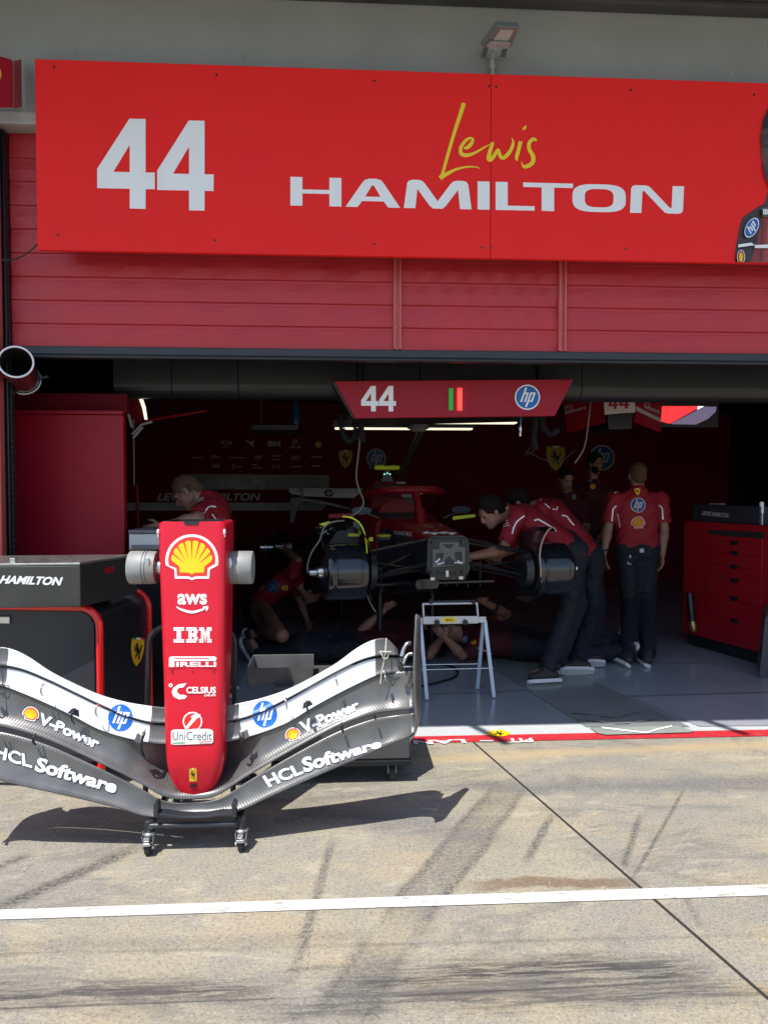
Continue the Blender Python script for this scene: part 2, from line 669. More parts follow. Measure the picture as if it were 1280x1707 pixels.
# ------------------------------------------------------------------ ground
def ground_mat():
    m = bpy.data.materials.new('concrete_apron')
    m.use_nodes = True
    t = m.node_tree
    n, l = t.nodes, t.links
    p = n['Principled BSDF']
    tc = n.new('ShaderNodeTexCoord')
    P = tc.outputs['Object']

    def noise(scale, detail=6, rough=.6, vec=None, stretch=None, dist=0.0):
        z = n.new('ShaderNodeTexNoise')
        z.inputs['Scale'].default_value = scale
        z.inputs['Detail'].default_value = detail
        z.inputs['Roughness'].default_value = rough
        z.inputs['Distortion'].default_value = dist
        src = vec or P
        if stretch:
            mp = n.new('ShaderNodeMapping')
            mp.inputs['Scale'].default_value = stretch
            l.new(src, mp.inputs['Vector'])
            src = mp.outputs[0]
        l.new(src, z.inputs['Vector'])
        return z.outputs[0]

    def rng(v, a, b, c=0.0, d=1.0):
        r = n.new('ShaderNodeMapRange')
        r.interpolation_type = 'SMOOTHSTEP'
        for i, x in enumerate((a, b, c, d)):
            r.inputs[i + 1].default_value = x
        l.new(v, r.inputs[0])
        return r.outputs[0]

    def op(o, a, b=None):
        q = n.new('ShaderNodeMath')
        q.operation = o
        for i, x in enumerate((a, b)):
            if x is None:
                continue
            if isinstance(x, (int, float)):
                q.inputs[i].default_value = x
            else:
                l.new(x, q.inputs[i])
        return q.outputs[0]

    def mix(c0, c1, f):
        q = n.new('ShaderNodeMix')
        q.data_type = 'RGBA'
        for i, x in ((6, c0), (7, c1)):
            if isinstance(x, tuple):
                q.inputs[i].default_value = (*x, 1)
            else:
                l.new(x, q.inputs[i])
        if isinstance(f, (int, float)):
            q.inputs[0].default_value = f
        else:
            l.new(f, q.inputs[0])
        return q.outputs[2]

    c = mix((.335, .304, .228), (.262, .252, .218), rng(noise(.9, 6, .65), .40, .60))
    c = mix(c, (.37, .308, .212), op('MULTIPLY', rng(noise(1.7, 5, .6, None, (1, 1.6, 1)), .48, .66), .8))
    c = mix(c, (.25, .24, .225), op('MULTIPLY', rng(noise(2.2, 12, .85), .50, .57), .60))
    fine = noise(70, 8, .8)
    c = mix(c, (.105, .10, .092), op('MULTIPLY', rng(fine, .51, .58), .55))
    c = mix(c, (.58, .53, .44), op('MULTIPLY', rng(noise(110, 6, .85), .53, .60), .6))
    # fine broom texture and rubber film running across the apron
    c = mix(c, (.16, .15, .14), op('MULTIPLY', rng(noise(7, 10, .85, None, (.7, 5, 1)), .54, .62), .30))
    c = mix(c, (.15, .148, .14), op('MULTIPLY', rng(noise(1.1, 12, .82, None, (.45, 1.8, 1), 1.2), .52, .60), .55))
    c = mix(c, (.46, .415, .32), op('MULTIPLY', rng(noise(4, 10, .8, None, (.8, 2, 1), .8), .54, .62), .5))
    # hairline cracks
    vo = n.new('ShaderNodeTexVoronoi')
    vo.feature = 'DISTANCE_TO_EDGE'
    vo.inputs['Scale'].default_value = .75
    wv = n.new('ShaderNodeVectorMath')
    wv.operation = 'ADD'
    zz = n.new('ShaderNodeTexNoise')
    zz.inputs['Scale'].default_value = 3
    zz.inputs['Detail'].default_value = 8
    l.new(P, zz.inputs['Vector'])
    l.new(P, wv.inputs[0])
    l.new(zz.outputs['Color'], wv.inputs[1])
    l.new(wv.outputs[0], vo.inputs['Vector'])
    c = mix(c, (.10, .095, .085), op('MULTIPLY', rng(vo.outputs['Distance'], .001, .006, 1, 0), op('MULTIPLY', rng(noise(1.1, 3), .5, .62), .6)))
    grit = noise(48, 9, .85, None, (1, 1.5, 1))
    streak = noise(26, 9, .82, None, (.10, 1.5, 1), .3)
    blot = noise(2.2, 6, .65)

    def band(a, b, width, col, amount, soft=.5, edge=False, rough=(.47, .53), rag=.35, st=False):
        nonlocal c
        a, b = gnd(*a), gnd(*b)
        d = (b - a)
        L = d.length
        ang = math.atan2(d.y, d.x)
        mp = n.new('ShaderNodeMapping')
        mp.vector_type = 'TEXTURE'
        mp.inputs['Location'].default_value = a
        mp.inputs['Rotation'].default_value = (0, 0, ang)
        l.new(P, mp.inputs['Vector'])
        sx = n.new('ShaderNodeSeparateXYZ')
        l.new(mp.outputs[0], sx.inputs[0])
        wob = op('MULTIPLY', op('SUBTRACT', blot, .5), width * rag)
        y = op('ABSOLUTE', op('ADD', sx.outputs[1], wob))
        m1 = rng(y, width / 2 * (1 - soft), width / 2, 1, 0)
        if edge:
            m1 = op('MULTIPLY', m1, rng(y, width * .18, width * .42, .45, 1))
        e = min(.25 * L, .3)
        m2 = op('MULTIPLY', rng(sx.outputs[0], 0, e), rng(sx.outputs[0], L - e, L, 1, 0))
        f = op('MULTIPLY', op('MULTIPLY', m1, m2), rng(streak if st else grit, rough[0], rough[1], .30, 1))
        c = mix(c, col, op('MULTIPLY', f, amount))

    dark, brown, grey = (.05, .05, .052), (.17, .115, .07), (.20, .20, .20)
    band((690, 1318), (1500, 1296), .28, (.13, .135, .14), .9, 1, rough=(.42, .56), rag=1.6)
    band((855, 1302), (640, 1580), .22, dark, 1.0, .35, True)
    band((650, 1560), (560, 1720), .23, dark, .95, .5, True)
    band((560, 1380), (480, 1660), .06, dark, .7, .8)
    band((260, 1400), (-60, 1540), .12, dark, .9, .9)
    band((60, 1420), (-60, 1470), .09, dark, .8, .9)
    band((925, 1350), (870, 1450), .06, dark, .8, .8)
    band((1070, 1350), (1035, 1460), .05, dark, .8, .9)
    band((1150, 1300), (1040, 1490), .03, dark, .8, .9)
    band((1135, 1480), (1175, 1560), .05, dark, .35, .9)
    band((750, 1478), (1100, 1470), .085, brown, .85, .5, rough=(.40, .50), rag=2.2)
    band((650, 1268), (1400, 1236), .22, (.48, .36, .20), .6, 1, rough=(.2, .5), rag=1)
    band((-500, 1676), (520, 1650), .22, dark, .85, 1, rag=1.0, st=True)
    band((300, 1690), (1500, 1640), .16, dark, .7, 1, rag=1.2, st=True)
    band((-200, 1590), (700, 1560), .12, dark, .30, 1, rag=1.5)
    band((900, 1400), (1500, 1560), .10, dark, .30, 1, rag=1.5)
    band((430, 1330), (900, 1420), .35, (.14, .14, .14), .7, 1, rag=1.5)
    band((500, 1640), (1250, 1610), .24, dark, .95, 1, rag=1.0, st=True)
    band((-300, 1600), (1700, 1548), .04, dark, .30, 1, st=True)
    band((560, 1666), (1180, 1636), .02, dark, .8, 1, rough=(.3, .5))
    band((-200, 1690), (560, 1662), .015, dark, .7, 1, rough=(.3, .5))
    band((460, 1620), (570, 1612), .04, dark, .6, 1)
    band((1180, 1650), (1500, 1640), .10, (.46, .35, .2), .5, 1, rag=1)
    # expansion joints
    band((640, 1108), (1460, 1822), .017, (.035, .033, .03), 1.0, .3, rough=(0, .1), rag=.25)
    # pale scratches
    for a, b in (((1180, 1350), (1105, 1440)), ((1045, 1525), (985, 1580)), ((535, 1420), (525, 1500)), ((400, 1540), (330, 1600)), ((545, 1500), (480, 1610)), ((640, 1540), (610, 1590))):
        band(a, b, .005, (.50, .47, .42), .45, .8, rough=(.35, .6), rag=2.5)
    l.new(c, p.inputs['Base Color'])
    l.new(rng(blot, .3, .7, .72, .9), p.inputs['Roughness'])
    p.inputs['Specular IOR Level'].default_value = .3
    bn = n.new('ShaderNodeBump')
    bn.inputs['Strength'].default_value = .6
    bn.inputs['Distance'].default_value = .006
    l.new(fine, bn.inputs['Height'])
    l.new(bn.outputs[0], p.inputs['Normal'])
    return m


mb = MB()
mb.quad((-150, -200, 0), (150, -200, 0), (150, 200, 0), (-150, 200, 0), ground_mat())
tag(mb.build('ground'), 'worn beige concrete pit apron with tyre marks', None, None, 'structure')


def worn_paint(name, col, under, amount=.5, scale=14):
    m = pm(name, col, .55, var=.05, scale=20)
    t = m.node_tree
    n, l = t.nodes, t.links
    p = n['Principled BSDF']
    base = p.inputs['Base Color'].links[0].from_socket
    tc = n.new('ShaderNodeTexCoord')
    mp = n.new('ShaderNodeMapping')
    mp.inputs['Scale'].default_value = (1, 3, 1)
    l.new(tc.outputs['Object'], mp.inputs[0])
    z = n.new('ShaderNodeTexNoise')
    z.inputs['Scale'].default_value = scale
    z.inputs['Detail'].default_value = 9
    z.inputs['Roughness'].default_value = .75
    l.new(mp.outputs[0], z.inputs['Vector'])
    r = n.new('ShaderNodeMapRange')
    r.inputs[1].default_value, r.inputs[2].default_value = .54, .63
    r.inputs[3].default_value, r.inputs[4].default_value = 0, amount
    l.new(z.outputs[0], r.inputs[0])
    q = n.new('ShaderNodeMix')
    q.data_type = 'RGBA'
    l.new(r.outputs[0], q.inputs[0])
    l.new(base, q.inputs[6])
    q.inputs[7].default_value = (*under, 1)
    l.new(q.outputs[2], p.inputs['Base Color'])
    return m


worn_paint('line_white', (.60, .60, .585), (.30, .27, .215), .85, 10)
worn_paint('line_red', (.52, .022, .035), (.30, .18, .14), .45)
worn_paint('sill_white', (.50, .53, .545), (.45, .46, .46), .4, 8)

mb = MB()
ext = lambda a, b, k: tuple(a[i] + (b[i] - a[i]) * k for i in (0, 1))
tl_, tr_, bl_, br_ = (0, 1517), (1280, 1475), (0, 1533.5), (1280, 1493)
mb.quad(gnd(*ext(bl_, br_, -1.5), .004), gnd(*ext(bl_, br_, 2.5), .004), gnd(*ext(tl_, tr_, 2.5), .004), gnd(*ext(tl_, tr_, -1.5), .004), MATS['line_white'])
tag(mb.build('painted_line'), 'white painted line across the apron', None, None, 'structure')

YR0, YR1, YW1 = gnd(690, 1240).y, gnd(690, 1229).y, gnd(690, 1214).y
YF = YR0 + .02                                   # plane of the garage opening
mb = MB()
mb.quad((-12, YR0, .004), (12, YR0, .004), (12, YR1, .004), (-12, YR1, .004), MATS['line_red'])
tag(mb.build('red_line'), 'red painted line along the garage threshold', None, None, 'structure')
mb = MB()
mb.quad((-12, YR1, .004), (12, YR1, .004), (12, YW1, .004), (-12, YW1, .004), MATS['sill_white'])
sill = tag(mb.build('white_line'), 'white painted strip along the garage threshold', None, None, 'structure')

pm('floor_blue', (0.31, 0.345, 0.385), .18, var=.10, scale=1.2, rvar=.07)
pm('floor_grey', (0.225, 0.25, 0.25), .22, var=.10, scale=1.5, rvar=.08)
pm('floor_pale', (0.35, 0.36, 0.42), .18, var=.08, scale=1.5, rvar=.06)
pm('sticker_grey', (0.30, 0.33, 0.31), .35, var=.08)
pm('joint_pale', (0.22, 0.24, 0.27), .3)
mb = MB()
mb.quad((-12, YW1, .004), (12, YW1, .004), (12, 22, .004), (-12, 22, .004), MATS['floor_blue'])
floor = tag(mb.build('floor'), 'glossy blue-grey garage floor', None, None, 'structure')
z8 = .008
mb = MB()
f1, f2, f3, f4 = gnd(885, 1154, z8), gnd(977, 1212, z8), gnd(1150, 1212, z8), gnd(1050, 1164, z8)
fa, fb = f1 + (f1 - f2) * 2.2, f4 + (f4 - f3) * 2.2
mb.quad(f2, f3, fb, fa, MATS['floor_grey'])
tag(mb.build('floor_strip'), 'grey strip across the garage floor', None, None, 'structure')
mb = MB()
mb.quad(gnd(1165, 1211, z8), gnd(1500, 1208, z8), gnd(1280, 1156, z8), gnd(1052, 1162, z8), MATS['floor_pale'])
for a, b in (((1025, 1161), (1280, 1154)), ((1085, 1106), (1180, 1104)), ((905, 1107), (1060, 1104)), ((640, 1160), (905, 1150))):
    A, B = gnd(*a, .012), gnd(*b, .012)
    o = V((0, .012, 0))
    mb.quad(A, B, B + o, A + o, MATS['joint_pale'])
tag(mb.build('floor_panel'), 'paler panel and joints of the garage floor', None, None, 'structure')
mb = MB()
sh = poly([(983, 1213), (1130, 1210), (1157, 1219), (1150, 1221), (1010, 1225), (995, 1222)])
mb.add([gnd(x, y, .012) for x, y in sh[0]], sh[1], MATS['sticker_grey'])
for pts in (((1003, 1213), (1045, 1218)), ((1045, 1218), (1078, 1221.5)), ((1078, 1221.5), (1098, 1215)), ((1098, 1215), (1120, 1210.5)), ((952, 1188), (988, 1191)), ((1000, 1193), (1022, 1195)), ((1030, 1195), (1050, 1191)), ((1055, 1190), (1066, 1186)),
            ((975, 1199), (1010, 1204)), ((1025, 1206), (1050, 1205)), ((1062, 1203), (1090, 1198))):
    sh = line(pts, 2.4 if pts[0][1] > 1208 else 1.4)
    mb.add([gnd(x, y, .016) for x, y in sh[0]], sh[1], MATS['logo_white'] if pts[0][1] > 1208 else MATS['joint_pale'])
tag(mb.build('floor_marking'), 'dashed guide marking stuck on the garage floor', None, None, 'structure')

fm = lambda x, y, e: gnd(x, y, .006 + e)
o = decal('threshold_sticker', [(poly(ell(831, 1222.5, 19, 5.2)), MATS['bright_yellow']), (xf(poly([(-x, -y) for x, y in HORSE]), 832, 1222.5, 9, 0, 4.2), K_)], fm, None)
tag(o, 'oval yellow sticker with a black horse on the white threshold strip', 'sticker')
o = decal('threshold_lettering', [(fit4(txt('PIT', .03), (890, 1237), (846, 1238), (843, 1231.5), (886, 1230.5)), W_)], fm, None)
tag(o, 'white word PIT on the red threshold line, upside down', 'lettering')
o = decal('threshold_lettering', [(fit4(txt('LANE', .03), (778, 1239), (664, 1241.5), (662, 1235), (774, 1232.5)), W_), (rect(800, 1234.5, 822, 1235.8), W_)], fm, None)
tag(o, 'white word LANE on the red threshold line, upside down', 'lettering')

# ------------------------------------------------------------------ pit building
pm('concrete_paint', (.305, .325, .33), .8, var=.10, scale=1.6, bump=.12, bscale=9)
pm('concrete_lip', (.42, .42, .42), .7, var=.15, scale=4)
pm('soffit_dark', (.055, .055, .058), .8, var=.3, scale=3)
pm('ceiling_black', (.012, .012, .014), .7, var=.2)
B = thing('pit_building', 'grey concrete pit building front with deep roof overhang above the red sign', 'building', (0, YF, 0))
ZL = at(30, 207, YF).z            # underside of the concrete beam
ZS = at(1280, 22, YF).z           # underside of the roof slab
mb = MB()
mb.box((-14, YF, ZL + .075), (14, YF + .4, ZS), MATS['concrete_paint'])
mb.build('wall', B)
mb = MB()
mb.box((-14, YF - .012, ZL), (14, YF + .39, ZL + .073), MATS['concrete_lip'], .008)
mb.build('beam', B)
mb = MB()
YO = YW1 + .004 - SUN_DIR.y / -SUN_DIR.z * (ZS + .002)
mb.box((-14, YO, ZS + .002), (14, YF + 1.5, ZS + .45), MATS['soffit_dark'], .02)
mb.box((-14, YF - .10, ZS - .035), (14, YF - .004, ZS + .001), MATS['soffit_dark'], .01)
mb.build('roof', B)
hh = ZS + .22
kx, ky = SUN_DIR.x / -SUN_DIR.z, SUN_DIR.y / -SUN_DIR.z
for pa, pb in (((784, 1209), (846, 1241)), ((1176, 1203), (1246, 1226))):  # unseen poles added at the roof edge to cast diagonal shadows on the threshold
    A, Q = gnd(*pa), gnd(*pb)
    A, Q = A - V((kx, ky, 0)) * hh, Q - V((kx, ky, 0)) * hh
    dq = (Q - A).normalized()
    mb = MB()
    mb.tube([V((A.x, A.y, hh)) - dq * .3, V((Q.x, Q.y, hh))], .03, MATS['brushed'], 10)
    mb.build('shadow_pole', B)
mb = MB()
xl = at(4, 700, YF).x
mb.box((xl - 1.1, YF - .03, 0), (xl, YF + .03, ZL - .003), MATS['post_red'], .008)
mb.build('pillar', B)
mb = MB()
mb.box((-14, YF + .031, 0), (xl - .004, YF + .06, ZL - .004), MATS['ceiling_black'])
mb.build('side_wall', B)
mb = MB()
mb.box((6.5, YF, 0), (14, YF + .4, ZL - .004), MATS['concrete_paint'])
mb.build('side_wall', B)

# roller shutter
YS = YF + .10
zb0, zb1 = at(640, 603, YS).z, at(640, 584, YS).z
T = thing('roller_shutter', 'half raised red roller shutter of horizontal slats above the garage opening', 'shutter', (0, YS, zb0))
mb = MB()
slat = .1385
x0, x1 = xl + .019, 6.5
z = zb1
prof = []
while z < ZL + .1:
    prof += [(YS + .006, z + .001), (YS, z + .004), (YS - .002, z + slat * .5), (YS, z + slat - .022), (YS + .002, z + slat - .020), (YS + .001, z + slat - .005), (YS + .008, z + slat - .002)]
    z += slat
for xa, xb in ((x0, at(656, 500, YS).x), (at(668, 500, YS).x, at(930, 500, YS).x), (at(942, 500, YS).x, x1)):
    n0 = len(mb.v)
    N = 24
    vs = []
    for i in range(N + 1):
        xx = xa + (xb - xa) * i / N
        vs += [(xx, y + .0022 * math.sin(i * 1.7 + zz * 23) + .002 * math.sin(i * .6 + zz * 7), zz) for y, zz in prof]
    k = len(prof)
    mb.add(vs, [(i * k + j, (i + 1) * k + j, (i + 1) * k + j + 1, i * k + j + 1) for i in range(N) for j in range(k - 1)], MATS['shutter_red'])
mb.build('curtain', T)
for px in (662, 936):
    mb = MB()
    xc = at(px, 500, YS).x
    for dx in (-.017, .017):
        mb.box((xc + dx - .007, YS - .03, zb1 + .004), (xc + dx + .007, YS + .03, ZL - .01), MATS['post_red'], .003)
    mb.box((xc - .012, YS - .012, zb1 + .004), (xc + .012, YS + .02, ZL - .01), MATS['post_red'])
    mb.build('rail', T)
mb = MB()
mb.box((x0, YS - .02, zb0 + .022), (x1, YS + .03, zb1 + .002), MATS['dark_panel'], .006)
mb.box((x0, YS - .03, zb0), (x1, YS + .03, zb0 + .02), MATS['panel_grey'], .006)
mb.build('bottom_bar', T)
mb = MB()
mb.box((xl + .002, YS - .06, 0), (xl + .016, YS + .03, ZL - .01), MATS['black_paint'], .004)
for i in range(70):
    zz = .05 + i * .035
    mb.ball((xl + .020, YS - .03, zz), (.007, .012, .02), MATS['rubber'], 6)
mb.build('guide', T)

# slack chain between the guide and the sign
mb = MB()
pa, pb = at(2, 433, YF - .05), at(66, 403, YF - .02)
N = 26
for i in range(N):
    t = (i + .5) / N
    c = pa.lerp(pb, t) - V((0, 0, .035 * math.sin(math.pi * t)))
    d = (pb - pa) / N
    side = V((0, 1, 0)) if i % 2 else V((0, 0, 1))
    mb.tube([c + d * .72 * math.cos(a) + side * .004 * math.sin(a) for a in [k * math.pi / 4 for k in range(8)]], .0022, MATS['black_paint'], 5, closed=True)
tag(mb.build('chain'), 'thin slack chain hanging behind the lower left corner of the big red sign', 'chain')

# ------------------------------------------------------------------ big sign
YG = YF - .13
T = thing('fascia_sign', 'large bright red sign with white 44, white surname, yellow script and a portrait', 'sign', at(640, 430, YG))
xs0, xs1 = at(60, 255, YG).x, at(1500, 255, YG).x
xm = at(818, 280, YG).x
zt, zbm = at(640, 116.5, YG).z, at(640, 426.5, YG).z
for a, b in ((xs0, xm - .0015), (xm + .0015, xs1)):
    mb = MB()
    mb.box((a, YG, zbm), (b, YG + .03, zt), MATS['sign_red'], .002)
    mb.build('panel', T)
for xx in (xs0 + .1, xm, xs1 - .1):
    mb = MB()
    mb.box((xx - .02, YG + .031, zbm + .1), (xx + .02, YF - .013, zt - .05), MATS['brushed'])
    mb.build('frame', T)
PS = on_plane(YG)
num = join(four(162, 196, 96, 150, .02), four(262, 199, 94, 150, .02))
decal('numerals', [(num, W_)], PS, T)


def letters(spec):
    out = []
    for x0, x1, lp in spec:
        o = []
        for loop in lp:
            q = []
            for a, b in loop:
                x = x0 + a * (x1 - x0)
                yt = 294 + (x - 484) * (16 / 656)
                yb = 342 + (x - 484) * (14 / 656)
                q.append((x, yt + b * (yb - yt)))
            o.append(q)
        out.append(poly(*o))
    return join(*out)


def sup(cx, cy, rx, ry, e=3.2, n=44):
    return [(cx + rx * math.copysign(abs(math.cos(a)) ** (2 / e), math.cos(a)), cy + ry * math.copysign(abs(math.sin(a)) ** (2 / e), math.sin(a))) for a in [2 * math.pi * i / n for i in range(n)]]


name_sh = letters([
    (484, 569, [[(0, 0), (.235, 0), (.235, .43), (.765, .43), (.765, 0), (1, 0), (1, 1), (.765, 1), (.765, .57), (.235, .57), (.235, 1), (0, 1)]]),
    (576, 667, [[(0, 1), (.30, .16), (.35, .05), (.43, 0), (.57, 0), (.65, .05), (.70, .16), (1, 1), (.78, 1), (.70, .79), (.30, .79), (.22, 1)], [(.36, .63), (.64, .63), (.53, .27), (.5, .22), (.47, .27)]]),
    (673, 786, [[(0, 1), (.05, .12), (.08, .03), (.13, 0), (.22, 0), (.27, .03), (.31, .12), (.5, .74), (.69, .12), (.73, .03), (.78, 0), (.87, 0), (.92, .03), (.95, .12), (1, 1), (.83, 1), (.80, .32), (.62, .9), (.57, 1), (.43, 1), (.38, .9), (.20, .32), (.17, 1)]]),
    (796, 816, [[(0, 0), (1, 0), (1, 1), (0, 1)]]),
    (826, 891, [[(0, 0), (.31, 0), (.31, .84), (1, .84), (1, 1), (0, 1)]]),
    (872, 955, [[(0, 0), (1, 0), (1, .16), (.62, .16), (.62, 1), (.37, 1), (.37, .16), (0, .16)]]),
    (954, 1043, [sup(.5, .5, .5, .5), sup(.5, .5, .27, .33)]),
    (1050, 1140, [[(0, 1), (.02, .12), (.05, .03), (.11, 0), (.28, 0), (.35, .03), (.40, .12), (.74, .80), (.77, .78), (.79, 0), (1, 0), (.98, .88), (.95, .97), (.89, 1), (.72, 1), (.65, .97), (.60, .88), (.26, .20), (.23, .22), (.21, 1)]]),
])
decal('surname_lettering', [(name_sh, W_)], PS, T)
strokes = [
    [(340, 70, 45), (300, 200, 42), (240, 380, 36), (170, 620, 34), (110, 830, 32), (85, 872, 48)],
    [(85, 872, 48), (150, 832, 40), (260, 778, 26), (380, 752, 18), (470, 755, 12), (512, 770, 4)],
    [(335, 552, 18), (385, 540, 42), (432, 480, 34), (425, 446, 22), (370, 462, 34), (310, 540, 34), (312, 610, 42), (370, 628, 40), (450, 605, 28), (540, 555, 20), (615, 512, 8)],
    [(648, 488, 36), (620, 580, 42), (604, 660, 46), (632, 672, 42), (690, 592, 38), (708, 570, 28), (730, 640, 40), (770, 652, 40), (830, 590, 40), (866, 500, 30), (850, 445, 6)],
    [(945, 480, 42), (918, 590, 40), (902, 655, 36), (912, 686, 12)], [(1003, 312, 14), (985, 345, 38), (985, 352, 30)],
    [(1118, 472, 22), (1080, 456, 38), (1036, 500, 40), (1040, 570, 42), (1078, 640, 46), (1068, 712, 46), (1000, 750, 42), (968, 738, 22), (955, 695, 5)]]
sc = join(*[([(720 + x / 6.4, 160 + y / 6.4) for x, y in r[0]], r[1]) for r in [ribbon(s) for s in strokes]])
decal('script_lettering', [(sc, MATS['bright_yellow'])], PS, T, ramp=1.2e-5)
mb = MB()
for px, py in ((90, 111), (361, 124), (624, 134), (815, 143), (827, 144), (1052, 149), (1257, 157), (97, 391), (358, 400), (624, 406), (803, 412), (818, 412.5), (1043, 414.5)):
    c = at(px, py, YG)
    mb = MB()
    mb.lathe(c + V((0, .001, 0)), (0, -1, 0), [(0, .0075), (.003, .0065), (.0035, .002)], MATS['black_paint'], 10)
    mb.build('screw', T)
for px, py in ((121, 89), (404, 97), (1216, 127)):
    mb = MB()
    c = at(px, py + 12, YG + .015)
    mb.tube([c, c + V((0, 0, .05)), c + V((.012, 0, .065)), c + V((.02, 0, .045))], .0028, MATS['brushed'], 6)
    mb.build('hook', T)
# printed portrait at the right end of the sign
pm('print_dark', (.045, .035, .035), .45, var=.2, scale=12)
pm('print_skin', (.10, .055, .042), .45, var=.25, scale=12)
pm('print_suit', (.26, .035, .035), .45, var=.25, scale=9)
body = poly([(1225, 437), (1226, 415), (1232, 380), (1237, 362), (1262, 345), (1275, 338), (1280, 318), (1340, 318), (1346, 340), (1385, 358), (1400, 390), (1404, 440)])
suit = poly([(1250, 437.5), (1262, 402), (1270, 362), (1300, 356), (1350, 356), (1362, 400), (1370, 441)])
head = poly([(1280, 182), (1272, 200), (1268.5, 228), (1269, 255), (1273, 285), (1280, 305), (1295, 328), (1322, 330), (1340, 305), (1348, 270), (1350, 225), (1343, 195), (1325, 176), (1300, 172)])
hair = poly([(1280, 182), (1272, 200), (1270, 216), (1280, 212), (1300, 202), (1322, 202), (1346, 220), (1350, 225), (1343, 195), (1325, 176), (1300, 172)])
glass = poly([(1268, 222), (1350, 224), (1349, 240), (1318, 246), (1308, 234), (1296, 244), (1270, 244)])
stripe = join(poly([(1231, 407), (1252, 404), (1258, 408), (1230, 412)]), poly([(1258, 408), (1280, 407), (1360, 408), (1360, 413), (1258, 413)]))
beard = poly([(1271, 270), (1273, 285), (1280, 305), (1295, 328), (1322, 330), (1340, 305), (1347, 272), (1335, 290), (1300, 292), (1280, 288)])
zip_ = join(line([(1310, 362), (1312, 430)], 3), line([(1262, 366), (1258, 402)], 2), line([(1272, 366), (1268, 430)], 1.4))
pm('print_skin_light', (.20, .115, .085), .45, var=.2, scale=20)
pm('print_suit_light', (.38, .06, .055), .45, var=.2, scale=12)
cheek = join(poly([(1284, 248), (1300, 246), (1306, 262), (1296, 282), (1283, 272)]), poly([(1304, 240), (1312, 240), (1314, 268), (1303, 268)]), poly([(1282, 212), (1310, 204), (1320, 212), (1300, 220)]))
eye_ = join(poly(ell(1282, 237, 6, 3.2)), poly(ell(1330, 238, 7, 3.2)))
iris = join(poly(ell(1281, 237, 2.6)), poly(ell(1331, 238, 2.8)))
nose_ = join(line([(1306, 268), (1300, 276), (1309, 279)], 2.2), line([(1290, 296), (1304, 293), (1322, 297)], 3))
fold = join(poly([(1280, 360), (1296, 358), (1284, 437), (1272, 437)]), poly([(1332, 360), (1344, 360), (1352, 437), (1340, 437)]))
collar = poly([(1269, 346), (1290, 345), (1290, 360), (1271, 361)])
lay = [(body, MATS['print_dark']), (suit, MATS['print_suit']), (fold, MATS['print_suit_light']), (zip_, MATS['print_dark']), (head, MATS['print_skin']), (cheek, MATS['print_skin_light']), (hair, K_), (glass, MATS['print_dark']), (eye_, MATS['print_skin_light']), (iris, K_), (nose_, MATS['print_dark']), (beard, MATS['print_dark']), (stripe, W_), (collar, MATS['logo_grey'])]
lay += hp_logo(1253, 379, 16, -62, 9, B_, W_) + [(poly(ell(1235, 428, 6.5, 12)), W_), (poly(ell(1235, 428, 5.5, 11)), MATS['print_suit']), (poly(ell(1235, 428, 3.5, 8)), Y_), (fit(txt('IBM', .05), 1272, 348, 1288, 357), W_)]
lay = [(([(x, min(y, 425.7 + (x - 640) * .0183)) for x, y in s[0]], s[1]), m) for s, m in lay]
decal('portrait', lay, PS, T)

# folded end of the neighbouring sign
T = thing('neighbour_sign', 'end of a neighbouring dark red sign with a folded screw flange at the left edge', 'sign', at(10, 176, YF - .2))
mb = MB()
a, b, c, d = at(19, 98, YF - .17), at(19, 175, YF - .17), at(-260, 185, YF - .75), at(-260, 20, YF - .75)
mb.prism([a, b, c, d], (0, .02, 0), MATS['deep_red'], .002)
mb.build('panel', T)
mb = MB()
mb.prism([at(19, 97.5, YF - .17) + V((.001, .021, 0)), at(35, 98, YF - .02), at(36, 177, YF - .02), at(19, 176, YF - .17) + V((.001, .021, 0))], (0, .004, 0), MATS['shutter_red'])
for q in ((27.5, 107), (28.5, 168)):
    mb.lathe(at(*q, YF - .096), (0, -1, 0), [(0, .005), (.003, .004)], MATS['steel'], 8)
mb.build('flange', T)
Pn = lambda x, y, e: a.lerp(c, (19 - x) / 279 if x < 19 else 0) * 1
tr = BVHTree.FromPolygons([tuple(a), tuple(b), tuple(c), tuple(d)], [(0, 1, 2, 3)])
decal('emblem', [(poly(ell(-10, 123, 12, 15)), Y_)], on_mesh(tr), T)

# floodlight
pm('lamp_body', (.20, .235, .24), .45, var=.08)
pm('lamp_glass', (.62, .74, .76), .25, var=.05)
T = thing('floodlight', 'grey floodlight with ribbed lens on a bracket above the red sign', 'light', at(822, 95, YF))
mb = MB()
f = [at(828, 43, YF - .42), at(867, 45, YF - .42), at(852, 78.5, YF - .14), at(802, 77, YF - .14)]
up = V((0, .035, .05))
mb.hexa(f + [q + up for q in f], MATS['lamp_body'], .006)
mb.build('housing', T)


def onq(u, v_, e=.004):
    p = f[3].lerp(f[2], u).lerp(f[0].lerp(f[1], u), v_)
    return p - up.normalized() * e


